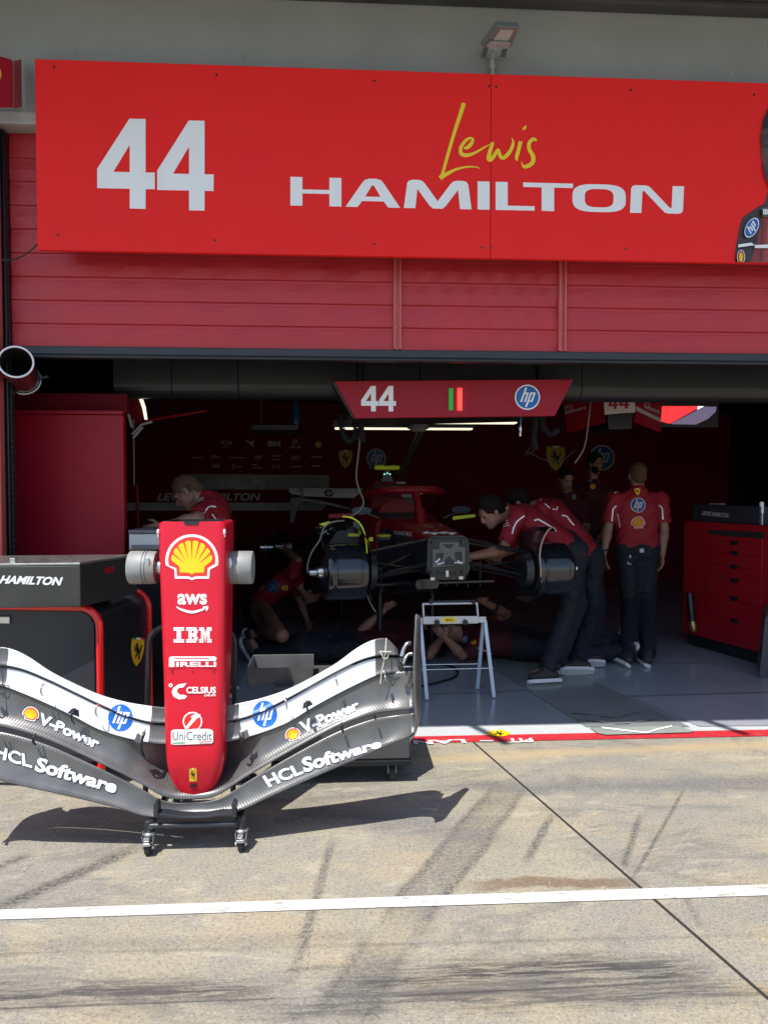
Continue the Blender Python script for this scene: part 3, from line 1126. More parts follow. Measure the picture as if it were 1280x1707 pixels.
mb = MB()
for i in range(11):
    v0, v1 = .36 + i * .047, .36 + i * .047 + .036
    mb.hexa([onq(.24, v0), onq(.78, v0), onq(.78, v1), onq(.24, v1), onq(.24, v0, -.001), onq(.78, v0, -.001), onq(.78, v1, -.001), onq(.24, v1, -.001)], MATS['lamp_glass'])
mb.build('lens', T)
mb = MB()
mb.prism([onq(.12, .10, .03), onq(.12, .36, .03), onq(.86, .34, .03), onq(.86, .10, .03), onq(.7, .03, .03), onq(.3, .03, .03)], up.normalized() * .029, MATS['alu_white'], .004)
mb.build('gear_cover', T)
mb = MB()
for px in (806, 838):
    mb.bar(at(px + 4, 78, YF - .14), at(px, 94, YF - .004), .03, .006, MATS['brushed'])
mb.box(at(803, 96, YF - .008), at(838, 80, YF - .002), MATS['concrete_lip'])
mb.build('bracket', T)
mb = MB()
mb.tube([onq(.42, .08, .02), at(821.5, 84, YF - .10), at(820.5, 100, YF - .03), at(821, 126, YF - .03)], .011, MATS['alu_white'], 10)
mb.tube([at(820.3, 108, YF - .03), at(820.6, 115, YF - .03)], .018, MATS['alu_white'], 10)
mb.build('conduit', T)

# ------------------------------------------------------------------ garage room
TH = math.radians(10.5)
GX, GY = V((math.cos(TH), math.sin(TH), 0)), V((-math.sin(TH), math.cos(TH), 0))
WP = V((.6, 10.7, 0))


def atw(px, py, off=0.0):
    """Point on the back wall of the garage behind a pixel."""
    r = ray(px, py)
    return CAM + r * ((WP - GY * off - CAM).dot(GY) / r.dot(GY))


mb = MB()
ZC = 3.25
mb.box((-7.2, YF + .401, ZC), (9.2, 16, ZC + .2), MATS['ceiling_black'])
tag(mb.build('ceiling'), 'black garage ceiling', None, None, 'structure')
mb = MB()
mb.box((-7.4, YF + .402, 0), (-7.2, 16.2, ZC + .2), MATS['ceiling_black'])
tag(mb.build('left_wall'), 'black left wall of the garage', None, None, 'structure')
mb = MB()
mb.box((9.2, YF + .402, 0), (9.4, 16.2, ZC + .2), MATS['ceiling_black'])
tag(mb.build('right_wall'), 'black right wall of the garage', None, None, 'structure')
mb = MB()
mb.box((-7.19, 15.9, .01), (9.19, 16.1, ZC - .01), MATS['ceiling_black'])
mb.box((-7.19, YF + .403, ZL + .01), (9.19, YF + .42, ZC + .19), MATS['ceiling_black'])
tag(mb.build('rear_wall'), 'black rear wall of the garage', None, None, 'structure')

T = thing('garage_partition', 'dark red partition at the back of the garage with sponsor logos, shields and round emblems', 'partition', WP)
wl, wr = atw(-250, 800), atw(1215, 800)
zt_ = atw(640, 702).z
q = lambda p, z: V((p.x, p.y, z))
mb = MB()
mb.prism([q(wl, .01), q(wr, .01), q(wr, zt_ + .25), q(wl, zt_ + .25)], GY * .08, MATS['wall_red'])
part_bvh = mb.bvh()
mb.build('panel', T)
mb = MB()
a, b = atw(300, 790, .004), atw(548, 792, .004)
mb.prism([a, b, q(b, atw(548, 816).z), q(a, atw(300, 816).z)], GY * -.03, MATS['black_paint'])
mb.build('screen_strip', T)
mb = MB()
a, b = atw(212, 838, .002), atw(546, 838, .002)
pm('stripe_grey', (.34, .33, .33), .5)
mb.prism([a, atw(546, 838, .002), atw(536, 851, .002), atw(212, 851, .002)], GY * -.012, MATS['stripe_grey'])
mb.build('stripe', T)
PW = on_mesh(part_bvh)
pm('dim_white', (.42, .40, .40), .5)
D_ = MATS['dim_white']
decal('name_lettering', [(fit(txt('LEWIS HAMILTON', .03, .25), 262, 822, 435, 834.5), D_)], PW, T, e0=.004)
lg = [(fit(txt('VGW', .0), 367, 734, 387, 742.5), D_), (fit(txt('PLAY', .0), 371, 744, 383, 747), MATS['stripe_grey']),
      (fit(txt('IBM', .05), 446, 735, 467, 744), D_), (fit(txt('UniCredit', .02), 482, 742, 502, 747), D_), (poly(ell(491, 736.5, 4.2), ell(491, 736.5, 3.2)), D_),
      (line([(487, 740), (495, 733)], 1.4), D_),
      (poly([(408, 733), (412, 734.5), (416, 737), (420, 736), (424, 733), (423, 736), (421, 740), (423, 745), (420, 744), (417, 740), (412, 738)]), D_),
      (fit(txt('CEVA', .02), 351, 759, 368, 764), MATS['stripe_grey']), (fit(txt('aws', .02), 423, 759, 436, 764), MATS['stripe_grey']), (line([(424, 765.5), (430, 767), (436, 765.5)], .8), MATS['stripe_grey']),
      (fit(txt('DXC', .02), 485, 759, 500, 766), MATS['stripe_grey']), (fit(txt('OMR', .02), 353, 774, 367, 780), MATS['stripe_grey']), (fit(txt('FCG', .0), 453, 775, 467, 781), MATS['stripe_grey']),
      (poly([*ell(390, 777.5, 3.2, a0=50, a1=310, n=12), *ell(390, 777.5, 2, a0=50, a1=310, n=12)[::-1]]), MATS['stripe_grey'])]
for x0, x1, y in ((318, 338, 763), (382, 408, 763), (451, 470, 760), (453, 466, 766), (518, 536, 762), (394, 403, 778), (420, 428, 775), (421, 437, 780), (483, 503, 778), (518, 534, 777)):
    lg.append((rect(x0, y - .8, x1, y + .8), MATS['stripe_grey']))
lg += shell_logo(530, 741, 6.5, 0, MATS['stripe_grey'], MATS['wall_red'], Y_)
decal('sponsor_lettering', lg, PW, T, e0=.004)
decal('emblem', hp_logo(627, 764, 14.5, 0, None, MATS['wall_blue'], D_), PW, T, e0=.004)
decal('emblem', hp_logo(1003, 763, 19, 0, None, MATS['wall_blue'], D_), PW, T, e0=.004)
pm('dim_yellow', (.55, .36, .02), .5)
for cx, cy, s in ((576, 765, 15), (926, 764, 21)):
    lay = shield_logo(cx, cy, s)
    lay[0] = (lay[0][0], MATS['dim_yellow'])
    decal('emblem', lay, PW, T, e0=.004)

# dark grey curved duct across the head of the opening
T = thing('ceiling_duct', 'dark grey panelled duct running across under the ceiling just inside the opening', 'duct', at(640, 665, 5.0))
zd0, zd1 = at(640, 664, 5.0).z, 3.2
xs = [at(p, 640, 5.0).x for p in (188, 286, 397, 700, 970, 1400)]
for i in range(5):
    prof = [(5.0, zd1)] + [(5.0 + .09 * (1 - math.cos(t)), zd0 + .09 * (1 - math.sin(t))) for t in [math.pi / 2 * k / 6 for k in range(7)]] + [(5.13, zd0), (5.13, zd1)]
    mb = MB()
    mb.prism([V((xs[i] + .003, y, z)) for y, z in prof], (xs[i + 1] - xs[i] - .006, 0, 0), MATS['panel_grey'])
    mb.build('panel', T)

# ------------------------------------------------------------------ hanging start board over the car nose
pm('lamp_green', (.01, .10, .02), .4, emit=(.02, .5, .05), estr=.25)
pm('lamp_red', (.5, .01, .01), .4, emit=(1, .04, .03), estr=1.6)
pm('tube_light', (.9, .9, .8), .5, emit=(1, .90, .66), estr=.65)
YB = 4.72
T = thing('start_board', 'hanging dark red trapezoid board with white 44, green and red lamps and blue emblem', 'board', at(755, 695, YB))
mb = MB()
cnr = [at(557, 635, YB), at(955, 632, YB), at(925, 693, YB), at(592, 697, YB)]
mb.prism(cnr, (0, .04, 0), MATS['deep_red'], .003)
bb = mb.bvh()
mb.build('panel', T)
mb = MB()
cb = [at(551, 634, YB + .045), at(958, 632, YB + .045), at(926, 691, YB + .045), at(588, 699, YB + .045)]
mb.prism(cb, (0, .5, 0), MATS['black_paint'], .01)
mb.build('housing', T)
for px in (600, 900):
    mb = MB()
    p = at(px, 640, YB + .25)
    mb.tube([p, V((p.x, p.y, ZC + .01))], .02, MATS['black_paint'], 8)
    mb.build('hanger', T)
PB = on_plane(YB)
decal('numerals', [(join(four(602, 643, 29, 42.5, .005), four(631.5, 643, 28.5, 42.5, .005)), W_)], PB, T)
decal('emblem', hp_logo(879, 662, 18.8, 0, None, B_, W_), PB, T)
for x0, x1, mt in ((747.5, 755, 'lamp_green'), (762, 770, 'lamp_red')):
    mb = MB()
    a, b = at(x0, 684, YB), at(x1, 647, YB)
    mb.box((a.x, YB - .014, a.z), (b.x, YB - .001, b.z), MATS[mt], .004)
    mb.build('lamp', T)

# light tubes and their support behind the board
for (x0, x1, y, yy, Y0) in ((600, 862, 697, 704, 5.6), (558, 788, 709, 714.5, 6.4)):
    p0, p1 = at(x0, y, Y0), at(x1, y - 1, Y0)
    T = thing('ceiling_light', '%s warm white ceiling light bar behind the hanging start board' % ('nearer and longer' if Y0 < 6 else 'farther and shorter'), 'light', p0, 0, 'light bars behind the start board')
    h = p0.z - at(x0, yy, Y0).z
    mb = MB()
    mb.box((p0.x, Y0, p0.z - h), (p1.x, Y0 + .10, p0.z - h + .012), MATS['tube_light'], .003)
    mb.build('diffuser', T)
    mb = MB()
    mb.box((p0.x - .02, Y0 - .006, p0.z - h + .0125), (p1.x + .02, Y0 + .12, p0.z + .05), MATS['black_paint'], .004)
    mb.build('housing', T)
    mb = MB()
    for k in (.2, .8):
        xx = p0.x + (p1.x - p0.x) * k
        mb.tube([V((xx, Y0 + .06, p0.z + .045)), V((xx, Y0 + .06, ZC + .02))], .008, MATS['black_paint'], 6)
    mb.build('hanger', T)
T = thing('camera_arm', 'grey ceiling bracket with a straight arm sloping down behind the hanging board', 'bracket', at(700, 712, 6.1))
mb = MB()
c = at(697, 712, 6.1)
mb.lathe(c + V((0, 0, .02)), (0, 0, -1), [(0, .085), (.03, .095), (.045, .06), (.06, .05)], MATS['cable_grey'], 24)
mb.tube([c + V((0, 0, .02)), V((c.x, c.y, ZC + .02))], .03, MATS['black_paint'], 10)
mb.build('mount', T)
mb = MB()
mb.bar(at(703, 716, 6.1), at(666, 792, 6.5), .055, .03, MATS['panel_grey'], (0, 1, 0), .006)
mb.build('arm', T)


def coil(pts, R, r, turns, mat, n=10):
    mb = MB()
    path = smooth_path([tuple(p) for p in pts], 12)
    P = [V(p) for p in path]
    Lt = [0]
    for i in range(1, len(P)):
        Lt.append(Lt[-1] + (P[i] - P[i - 1]).length)
    N = turns * n
    out, nrm = [], None
    for i in range(N + 1):
        s = Lt[-1] * i / N
        k = max(1, next((j for j in range(1, len(Lt)) if Lt[j] >= s - 1e-9), len(Lt) - 1))
        f = (s - Lt[k - 1]) / max(1e-9, Lt[k] - Lt[k - 1])
        p = P[k - 1].lerp(P[k], f)
        t = (P[k] - P[k - 1]).normalized()
        nrm = t.orthogonal().normalized() if nrm is None else (nrm - t * nrm.dot(t)).normalized()
        bn = t.cross(nrm)
        a = 2 * math.pi * i / n
        out.append(p + (nrm * math.cos(a) + bn * math.sin(a)) * R)
    mb.tube(out, r, mat, 5)
    return mb


pm('hose_black', (.014, .015, .018), .6, spec=.2)
o = coil([at(x, y, 5.0) for x, y in ((569, 690), (571, 718), (581, 736), (592, 728), (594, 700))], .018, .006, 24, MATS['hose_black']).build('coiled_hose')
tag(o, 'black coiled air hose looped under the left end of the hanging board', 'hose', 'coiled hoses at the start board')
o = coil([at(x, y, 4.95) for x, y in ((601, 690), (602, 715), (605, 736))], .018, .006, 16, MATS['hose_black']).build('coiled_hose')
tag(o, 'short straight coiled hose under the left end of the hanging board', 'hose', 'coiled hoses at the start board')
o = coil([at(x, y, 5.0) for x, y in ((893, 690), (891, 715), (890, 732), (893, 748))], .018, .006, 22, MATS['hose_black']).build('coiled_hose')
tag(o, 'vertical coiled hose under the right end of the hanging board', 'hose', 'coiled hoses at the start board')
o = coil([at(x, y, 5.0) for x, y in ((902, 692), (906, 712), (917, 724), (930, 717))], .018, .006, 18, MATS['hose_black']).build('coiled_hose')
tag(o, 'curved coiled hose hooking right below the right end of the hanging board', 'hose', 'coiled hoses at the start board')
mb = MB()
mb.tube([V(p) for p in smooth_path([tuple(at(x, y, 5.05)) for x, y in ((893, 747), (886, 754), (876, 757), (884, 745))])], .005, MATS['hose_black'], 6)
mb.tube([V(p) for p in smooth_path([tuple(at(x, y, 5.05)) for x, y in ((880, 752), (905, 766), (935, 768), (958, 750))])], .004, MATS['hose_black'], 6)
tag(mb.build('air_line'), 'thin black air line trailing from the right coiled hose', 'hose')
T = thing('air_coupling', 'small silver quick coupling hanging on a blue line below the board', 'coupling', at(868, 725, 4.9))
mb = MB()
mb.tube([at(868, 694, 4.9), at(867.5, 710, 4.9)], .005, pm('line_blue', (.05, .2, .4), .4), 8)
mb.build('line', T)
mb = MB()
mb.lathe(at(867.5, 709, 4.9), at(867, 726, 4.9) - at(867.5, 709, 4.9), [(0, .008), (.02, .011), (.04, .011), (.045, .008), (.075, .009)], MATS['steel'], 12)
mb.build('body', T)
mb = MB()
mb.tube([V(p) for p in smooth_path([tuple(at(x, y, 5.6)) for x, y in ((600, 700), (599, 740), (594, 790), (598, 815), (606, 836), (600, 850), (584, 862))])], .007, MATS['cable_grey'], 6)
tag(mb.build('data_cable'), 'grey data cable hanging from the board down to the left of the race car', 'cable')
mb = MB()
mb.tube([V(p) for p in smooth_path([tuple(at(x, y, 5.6)) for x, y in ((985, 664), (981, 700), (974, 745), (958, 772))])], .006, MATS['cable_grey'], 6)
tag(mb.build('data_cable'), 'thin grey cable slanting down across the dark right side of the garage', 'cable')

# angular overhead pod with 44
YP = 6.4
T = thing('overhead_pod', 'angular white and red overhead pod with dark red 44 and white lettering', 'pod', at(1030, 690, YP))
A0, A1, A2, A3 = (938, 658), (1005, 652), (1058, 652), (1102, 664)
yb = {'l': (946, 722), 'm0': (1008, 691), 'm1': (1059, 687), 'r': (1101, 720)}
Pm = lambda x, y: at(x, y, YP)
Pl = lambda x, y: at(x, y, YP + .45 * (1006 - x) / 66)
Pr = lambda x, y: at(x, y, YP + .45 * (x - 1058) / 44)
pm('pod_white', (.55, .53, .53), .45)
mb = MB()
mb.prism([Pm(1005, 650), Pm(1058, 650), Pm(1059, 687), Pm(1008, 691)], (0, .02, 0), MATS['pod_white'], .003)
mb.build('face', T)
for side, Pq, pts, band_, txq in (
        ('l', Pl, [(1004.5, 650), (938, 655), (946, 722), (1010, 704), (1007.5, 691)], [(1006, 676), (1007, 685), (944, 706), (942, 697)], ((940, 676), (976, 671), (977, 681), (942, 691))),
        ('r', Pr, [(1058.5, 650), (1104, 662), (1101, 721), (1056, 703), (1059.5, 687)], [(1060, 677), (1059.5, 684), (1101.5, 704), (1102, 698)], ((1072, 666), (1098, 673), (1098, 690), (1073, 680)))):
    mb = MB()
    mb.prism([Pq(*p) for p in pts], (0, .02, 0), MATS['deep_red'], .002)
    tr_ = mb.bvh()
    wng = mb.build('wing', T)
    M_ = on_mesh(tr_)
    decal('stripe', [(poly(band_), MATS['pod_white'])], M_, wng, jump=9)
    tl, trr, br, bl = txq
    mid = lambda p, q_, t: (p[0] + (q_[0] - p[0]) * t, p[1] + (q_[1] - p[1]) * t)
    k = mid(tl, trr, .42)
    decal('lettering', [(fit4(txt('HCL', .01), tl, k, mid(k, mid(bl, br, .42), .42), mid(tl, bl, .42)), MATS['pod_white']), (fit4(txt('Software', .03), mid(tl, bl, .5), mid(trr, br, .5), br, bl), MATS['pod_white'])], M_, wng)
decal('numerals', [(join(four(1014, 661, 16, 21, -.03), four(1032, 660.5, 17, 21, -.03)), MATS['deep_red'])], Pm and (lambda x, y, e: at(x, y, YP - e)), T)
mb = MB()
mb.hexa([Pm(1012, 690), Pm(1056, 687), Pm(1054, 715), Pm(1014, 716), Pm(1012, 690) + V((0, .5, 0)), Pm(1056, 687) + V((0, .5, 0)), Pm(1054, 715) + V((0, .5, 0)), Pm(1014, 716) + V((0, .5, 0))], MATS['black_paint'], .01)
p = Pm(1030, 660)
mb.box((p.x - .1, YP + .1, p.z), (p.x + .1, YP + .3, ZC + .02), MATS['black_paint'])
mb.build('core', T)

# television
pm('screen_red', (.1, .01, .01), .3, emit=(1, .03, .035), estr=.95)
pm('screen_violet', (.03, .02, .04), .3, emit=(.20, .16, .26), estr=.45)
pm('screen_white', (.2, .2, .2), .3, emit=(.9, .9, .95), estr=.8)
T = thing('television', 'wall television half hidden at upper right showing red and violet picture', 'television', at(1148, 708, 7.2))
mb = MB()
a, b = at(1096, 712, 7.2), at(1199, 640, 7.2)
mb.box((a.x, 7.2, a.z), (b.x, 7.26, b.z), MATS['black_paint'], .006)
mb.box((a.x + .2, 7.261, b.z - .1), (b.x - .2, 7.4, ZC + .02), MATS['black_paint'])
mb.build('case', T)
decal('screen', [(rect(1099, 646, 1196, 709), MATS['black_paint']), (poly([(1099, 677), (1163, 677), (1162, 681), (1116, 706), (1101, 702)]), MATS['screen_red']), (poly([(1163, 677), (1174, 677), (1162, 683)]), MATS['screen_white']),
                 (poly([(1175, 677.5), (1194, 678), (1193, 686), (1180, 698), (1160, 707.5), (1122, 707), (1118, 706), (1164, 682.5)]), MATS['screen_violet'])], on_plane(7.2), T, e0=.003)
mb = MB()
mb.lathe(at(493, 711, 7.0), (0, 0, 1), [(0, .035), (.02, .04), (.16, .04), (.2, .025), (.24, .02)], pm('bottle_blue', (.015, .07, .18), .3), 16)
c = at(470, 708, 7.0)
tag(mb.build('blue_bottle'), 'dim blue bottle standing on the dark overhead shelf', 'bottle')
T = thing('overhead_shelf', 'black overhead shelf box hanging above the sponsor panel', 'shelf', at(460, 715, 7.1))
mb = MB()
a, b = at(424, 720, 7.1), at(500, 711, 7.1)
mb.box((a.x, 6.85, a.z), (b.x, 7.5, b.z - .001), MATS['black_paint'], .006)
mb.build('board', T)
mb = MB()
for k in (.1, .9):
    xx = a.x + (b.x - a.x) * k
    mb.box((xx - .015, 7.3, b.z), (xx + .015, 7.34, ZC + .02), MATS['black_paint'])
mb.build('hanger', T)

# ------------------------------------------------------------------ exhaust extraction tube at upper left
T = thing('extraction_tube', 'dark tube with pale rim pointing out beside the left end of the opening', 'tube', at(32, 650, YF))
c0, c1 = at(26.5, 603, YF - .10), at(40, 634, YF + .22)
ax = (c1 - c0).normalized()
Rr = .092
pm('tube_wine', (.10, .02, .028), .22, var=.2, coat=.5)
mb = MB()
mb.lathe(c0, ax, [(.0, Rr), (.36, Rr), (.36, .001)], MATS['tube_wine'], 40, cap=(False, False))
mb2 = MB()
mb2.lathe(c0 + ax * .002, ax, [(-.001, Rr - .001), (.001, Rr - .005), (.34, Rr - .005), (.345, .001)], MATS['black_rough'], 40, cap=(False, False))
mb.build('body', T)
mb2.build('liner', T)
mb = MB()
u = ax.orthogonal().normalized()
v_ = ax.cross(u)
mb.tube([c0 + (u * math.cos(a) + v_ * math.sin(a)) * (Rr - .002) for a in [2 * math.pi * k / 40 for k in range(40)]], .0055, MATS['logo_white'], 8, closed=True)
mb.build('rim', T)
mb = MB()
cc = c0 + ax * .30
mb.tube([cc + (u * math.cos(a) + v_ * math.sin(a)) * (Rr + .006) for a in [2 * math.pi * k / 40 for k in range(40)]], .005, MATS['steel'], 8, closed=True)
mb.bar(cc + V((Rr, 0, 0)), cc + V((Rr + .04, .04, .02)), .008, .012, MATS['panel_grey'])
mb.bar(cc, V((cc.x, cc.y + .35, ZC + .02)), .05, .05, MATS['black_paint'])
mb.build('clamp', T)

# ------------------------------------------------------------------ red locker and what stands round it
YC = 4.78
T = thing('tall_locker', 'tall plain dark red locker with recessed head just inside the left of the opening', 'locker', at(105, 1200, YC).xyz * 1)
T.location = (at(105, 800, YC).x, YC, 0)
WORLD[T.name] = Matrix.Translation(T.location)
xa, xb = at(8, 800, YC).x, at(206.5, 800, YC).x
z1, z2, z3 = at(100, 691, YC).z, at(100, 687, YC).z, at(100, 652, YC).z
mb = MB()
mb.box((xa - .3, YC, .02), (xb, YC + .06, z1), MATS['deep_red'], .004)
mb.build('door', T)
mb = MB()
mb.box((xa - .3, YC - .012, z1 + .003), (xb + .001, YC + .06, z2 + .012), MATS['deep_red'], .003)
mb.build('trim', T)
mb = MB()
mb.box((xa - .3, YC + .10, z2 + .013), (xb - .005, YC + .15, z3), MATS['wall_red'], .003)
mb.build('head_panel', T)
T = thing('overhead_cabinet', 'open overhead cabinet with lifted red flap and a glowing light strip beside the tall locker', 'cabinet', at(226, 700, 5.3))
mb = MB()
yq = 5.3
mb.prism([at(208, 655, yq), at(234, 650, yq), at(236, 700, yq), at(226, 706, yq), at(208, 690, yq)], (0, .03, 0), MATS['wall_red'])
mb.build('side_panel', T)
mb = MB()
mb.prism([at(229, 657, yq - .02), at(235, 657, yq - .02), at(242, 678, yq - .02), at(245, 699, yq - .02), at(241, 699, yq - .02), at(237, 680, yq - .02)], (0, .015, 0), MATS['tube_light'])
mb.build('light_strip', T)
mb = MB()
mb.hexa([at(228, 704, yq), at(245, 699, yq), at(345, 683, yq + .5), at(345, 686, yq + .5), at(228, 707, yq + .4), at(245, 702, yq + .4), at(345, 681, yq + .9), at(345, 684, yq + .9)], MATS['deep_red'])
mb.build('flap', T)
mb = MB()
for a, b in (((214, 690), (220, 712)), ((221, 724), (236, 708)), ((236, 708), (254, 703)), ((222, 730), (238, 712))):
    mb.bar(at(*a, yq - .03), at(*b, yq - .03), .012, .02, MATS['concrete_lip'], (0, 1, 0))
mb.build('hinge', T)
mb = MB()
mb.tube([at(222.5, 700, yq - .02), at(223.5, 808, yq - .02)], .006, MATS['cable_grey'], 8)
mb.tube([at(228, 808, yq), at(230, 885, yq)], .012, MATS['wall_red'], 8)
mb.build('stay', T)
T = thing('parts_cabinet', 'pale grey drawer unit behind the silver pistons left of the nose', 'drawers', at(240, 917, 4.6))
mb = MB()
a, b = at(215, 917, 4.55), at(268, 889, 4.55)
mb.box((a.x, 4.55, a.z), (b.x, 4.95, b.z), MATS['alu_white'], .006)
mb.box((a.x - .02, 4.6, 0), (b.x + .02, 4.93, a.z - .001), MATS['black_paint'])
mb.build('body', T)
mb = MB()
c_, d_ = at(220, 916, 4.55), at(266, 908, 4.55)
mb.box((c_.x, 4.538, c_.z), (d_.x, 4.549, d_.z), MATS['cable_grey'], .003)
mb.build('handle', T)
mb = MB()
a2, b2 = at(211, 889, 4.5), at(268, 884, 4.5)
mb.box((a2.x, 4.53, b.z + .002), (b.x, 4.95, b2.z), MATS['cable_grey'], .004)
mb.build('top', T)

# ------------------------------------------------------------------ black trolley with red tube frame, and the case on it
pm('trolley_black', (.014, .016, .022), .38, var=.15, scale=3)
pm('trolley_face', (.020, .024, .034), .45, var=.12, scale=2)
cf = gnd(181, 1300)                                   # near right foot
cf = V((-1.245, 3.66, 0))
ang = math.radians(-8)
ex, ey = V((math.cos(ang), math.sin(ang), 0)), V((-math.sin(ang), math.cos(ang), 0))
T = thing('tool_trolley', 'black tool trolley with bright red tubular frame at the left edge', 'trolley', cf - ex * .5, ang)
tp = lambda x, y, z: cf + ex * x + ey * y + V((0, 0, z))       # x from the near right corner (negative left), y back
ht = .945
mb = MB()


def hoop(y):
    pts = []
    for a in range(0, 91, 15):
        t = math.radians(a)
        pts.append((-.10 + .10 * math.cos(t), y, ht - .10 + .10 * math.sin(t)))
    return [tp(0, y, .10), tp(0, y, ht - .11)] + [tp(*p) for p in pts] + [tp(-1.0, y, ht), tp(-1.1, y, ht - .05), tp(-1.12, y, ht - .12), tp(-1.12, y, .10)]


mb.tube(hoop(0), .019, MATS['tube_red'], 14)
mb.build('front_frame', T)
mb = MB()
mb.tube(hoop(.60), .019, MATS['tube_red'], 14)
mb.build('rear_frame', T)
mb = MB()
lo = []
for a in range(0, 91, 15):
    t = math.radians(a)
    lo.append((-.10 + .095 * math.cos(t), ht - .10 + .095 * math.sin(t)))
lo = [(-.005, .14)] + lo + [(-1.0, ht - .005), (-1.1, ht - .055), (-1.115, ht - .12), (-1.115, .14)]
mb.prism([tp(x, .015, z) for x, z in lo], ey * .57, MATS['trolley_black'], .004)
tb = mb.bvh()
mb.build('body', T)
mb = MB()
lo2 = [(x * .94 - .03, .18 + (z - .14) * .93) for x, z in lo]
mb.prism([tp(x, .009, z) for x, z in lo2], ey * .005, MATS['trolley_face'], .002)
mb.build('front_panel', T)
mb = MB()
mb.box((-.62, -.003, ht - .09), (-.48, .012, ht - .05), MATS['steel'], .006, Matrix.Translation(cf) @ Matrix.Rotation(ang, 4, 'Z'))
mb.build('latch', T)
decal('emblem', shield_logo(228, 1087, 24, 4, .62), on_mesh(tb), T, e0=.003)
mb = MB()
mb.tube([tp(0, -.01, .115), tp(-1.1, -.01, .115)], .016, MATS['tube_red'], 10)
mb.build('lower_rail', T)
for x, y in ((-.08, .06), (-1.02, .06), (-.08, .54), (-1.02, .54)):
    mb = MB()
    mb.lathe(tp(x - .02, y, .05), ex, [(0, .045), (.005, .05), (.035, .05), (.04, .045)], MATS['rubber'], 20)
    mb.bar(tp(x, y, .055), tp(x, y, .139), .06, .03, MATS['black_paint'])
    mb.build('castor', T)

T = thing('flight_case', 'black carbon case with white surname lettering lying on the red framed trolley', 'case', cf - ex * .4 + V((0, .2, ht + .02)))
zc0 = ht + .022
pA, pB, pC = pj(-130, 1007, 3.42), pj(134, 1007, 3.50), pj(229, 995, 3.95)
top = [V((p.x, p.y, zc0)) for p in (pA, pB, pC, pA + (pC - pB))]
mb = MB()
h = .205
mb.prism(top, (0, 0, h), MATS['carbon_case'], .004)
cb_ = mb.bvh()
mb.build('body', T)
mb = MB()
mb.prism([p + V((0, 0, h + .002)) for p in top], (0, 0, .012), MATS['brushed'], .003)
mb.build('lid', T)
decal('lettering', bold4('HAMILTON', ((3, 959.5), (105, 962.5), (103, 976), (-1, 972.5)), W_, 1.0, .018, .2), on_mesh(cb_), T, de=.0003)
decal('label', [(fit4(rect(0, 0, 1, 1), (174, 946), (189, 944.5), (189, 954), (174, 955.5)), MATS['deep_red'])], on_mesh(cb_), T)
mb = MB()
for px, py in ((22, 934), (88, 947)):
    p = pj(px, py, 3.5)
    mb.box(p - V((.014, .008, .012)), p + V((.014, .008, .012)), MATS['brushed'], .003)
mb.build('latch', T)

# ------------------------------------------------------------------ low trolley behind the wing
T = thing('parts_trolley', 'low dark parts trolley on castors standing behind the right half of the wing', 'trolley', (0, 3.75, 0))
xa, xb = at(455, 1250, 3.66).x, at(683, 1250, 3.66).x
mb = MB()
mb.box((xa, 3.66, .13), (xb, 4.12, .52), pm('trolley_grey', (.07, .07, .072), .5, var=.15), .008)
mb.build('body', T)
mb = MB()
mb.box((xa - .01, 3.65, .10), (xb + .01, 4.13, .128), MATS['black_paint'], .004)
mb.build('base', T)
mb = MB()
zt0 = .522
bx = [at(415, 1166, 3.72), at(520, 1168, 3.72), at(520, 1150, 4.0), at(425, 1150, 4.0)]
o0 = [V((p.x, p.y, zt0)) for p in bx]
cen = sum(o0, V()) / 4
o1 = [cen + (p - cen) * 1.06 + V((0, 0, .09)) for p in o0]
for i in range(4):
    j = (i + 1) % 4
    mb.hexa([o0[i], o0[j], o1[j], o1[i], cen + (o0[i] - cen) * .97, cen + (o0[j] - cen) * .97, cen + (o1[j] - cen) * .97, cen + (o1[i] - cen) * .97], MATS['carbon'])
mb.prism([p + V((0, 0, .001)) for p in o0], (0, 0, .006), MATS['carbon'])
mb.build('tray', T)
for x, y in ((xb - .09, 3.72), (xa + .08, 3.72), (xb - .09, 4.06), (xa + .08, 4.06)):
    mb = MB()
    mb.lathe(V((x - .016, y, .042)), (1, 0, 0), [(0, .038), (.004, .042), (.028, .042), (.032, .038)], MATS['rubber'], 24)
    wheel_parent = mb
    for s in (-.022, .019):
        mb.box((x + s, y - .018, .04), (x + s + .003, y + .022, .099), MATS['steel'])
    mb.build('castor', T)

# ------------------------------------------------------------------ drawer cabinet at right
d0, d1 = gnd(1140, 1062, .0), gnd(1262, 1125, .0)
c0 = pj(1140, 860, 7.0)
cn = V((c0.x, c0.y, 0))                               # far front corner
fx = (V((math.sin(math.radians(-15.5)), math.cos(math.radians(-15.5)), 0)) * -1)     # along the drawer fronts, towards the camera
fy = V((fx.y * -1, fx.x, 0))                          # into the cabinet
if fy.x < 0:
    fy = -fy
cp = lambda a, b, z: cn + fx * a + fy * b + V((0, 0, z))
LCAB = 2.3
pm('cabinet_red', (.30, .006, .014), .38, var=.06)
ztop = 1.55 - (868 - 815) * 7.0 / F_PX
zbot = 1.55 - (1058 - 815) * 7.0 / F_PX + .02
T = thing('drawer_cabinet', 'dark red drawer cabinet on a black plinth along the right side of the garage', 'cabinet', cn)


def cab_px(px, py):
    """Point on the drawer fronts behind a pixel."""
    r = ray(px, py)
    return CAM + r * ((cn - CAM).dot(fy) / r.dot(fy))


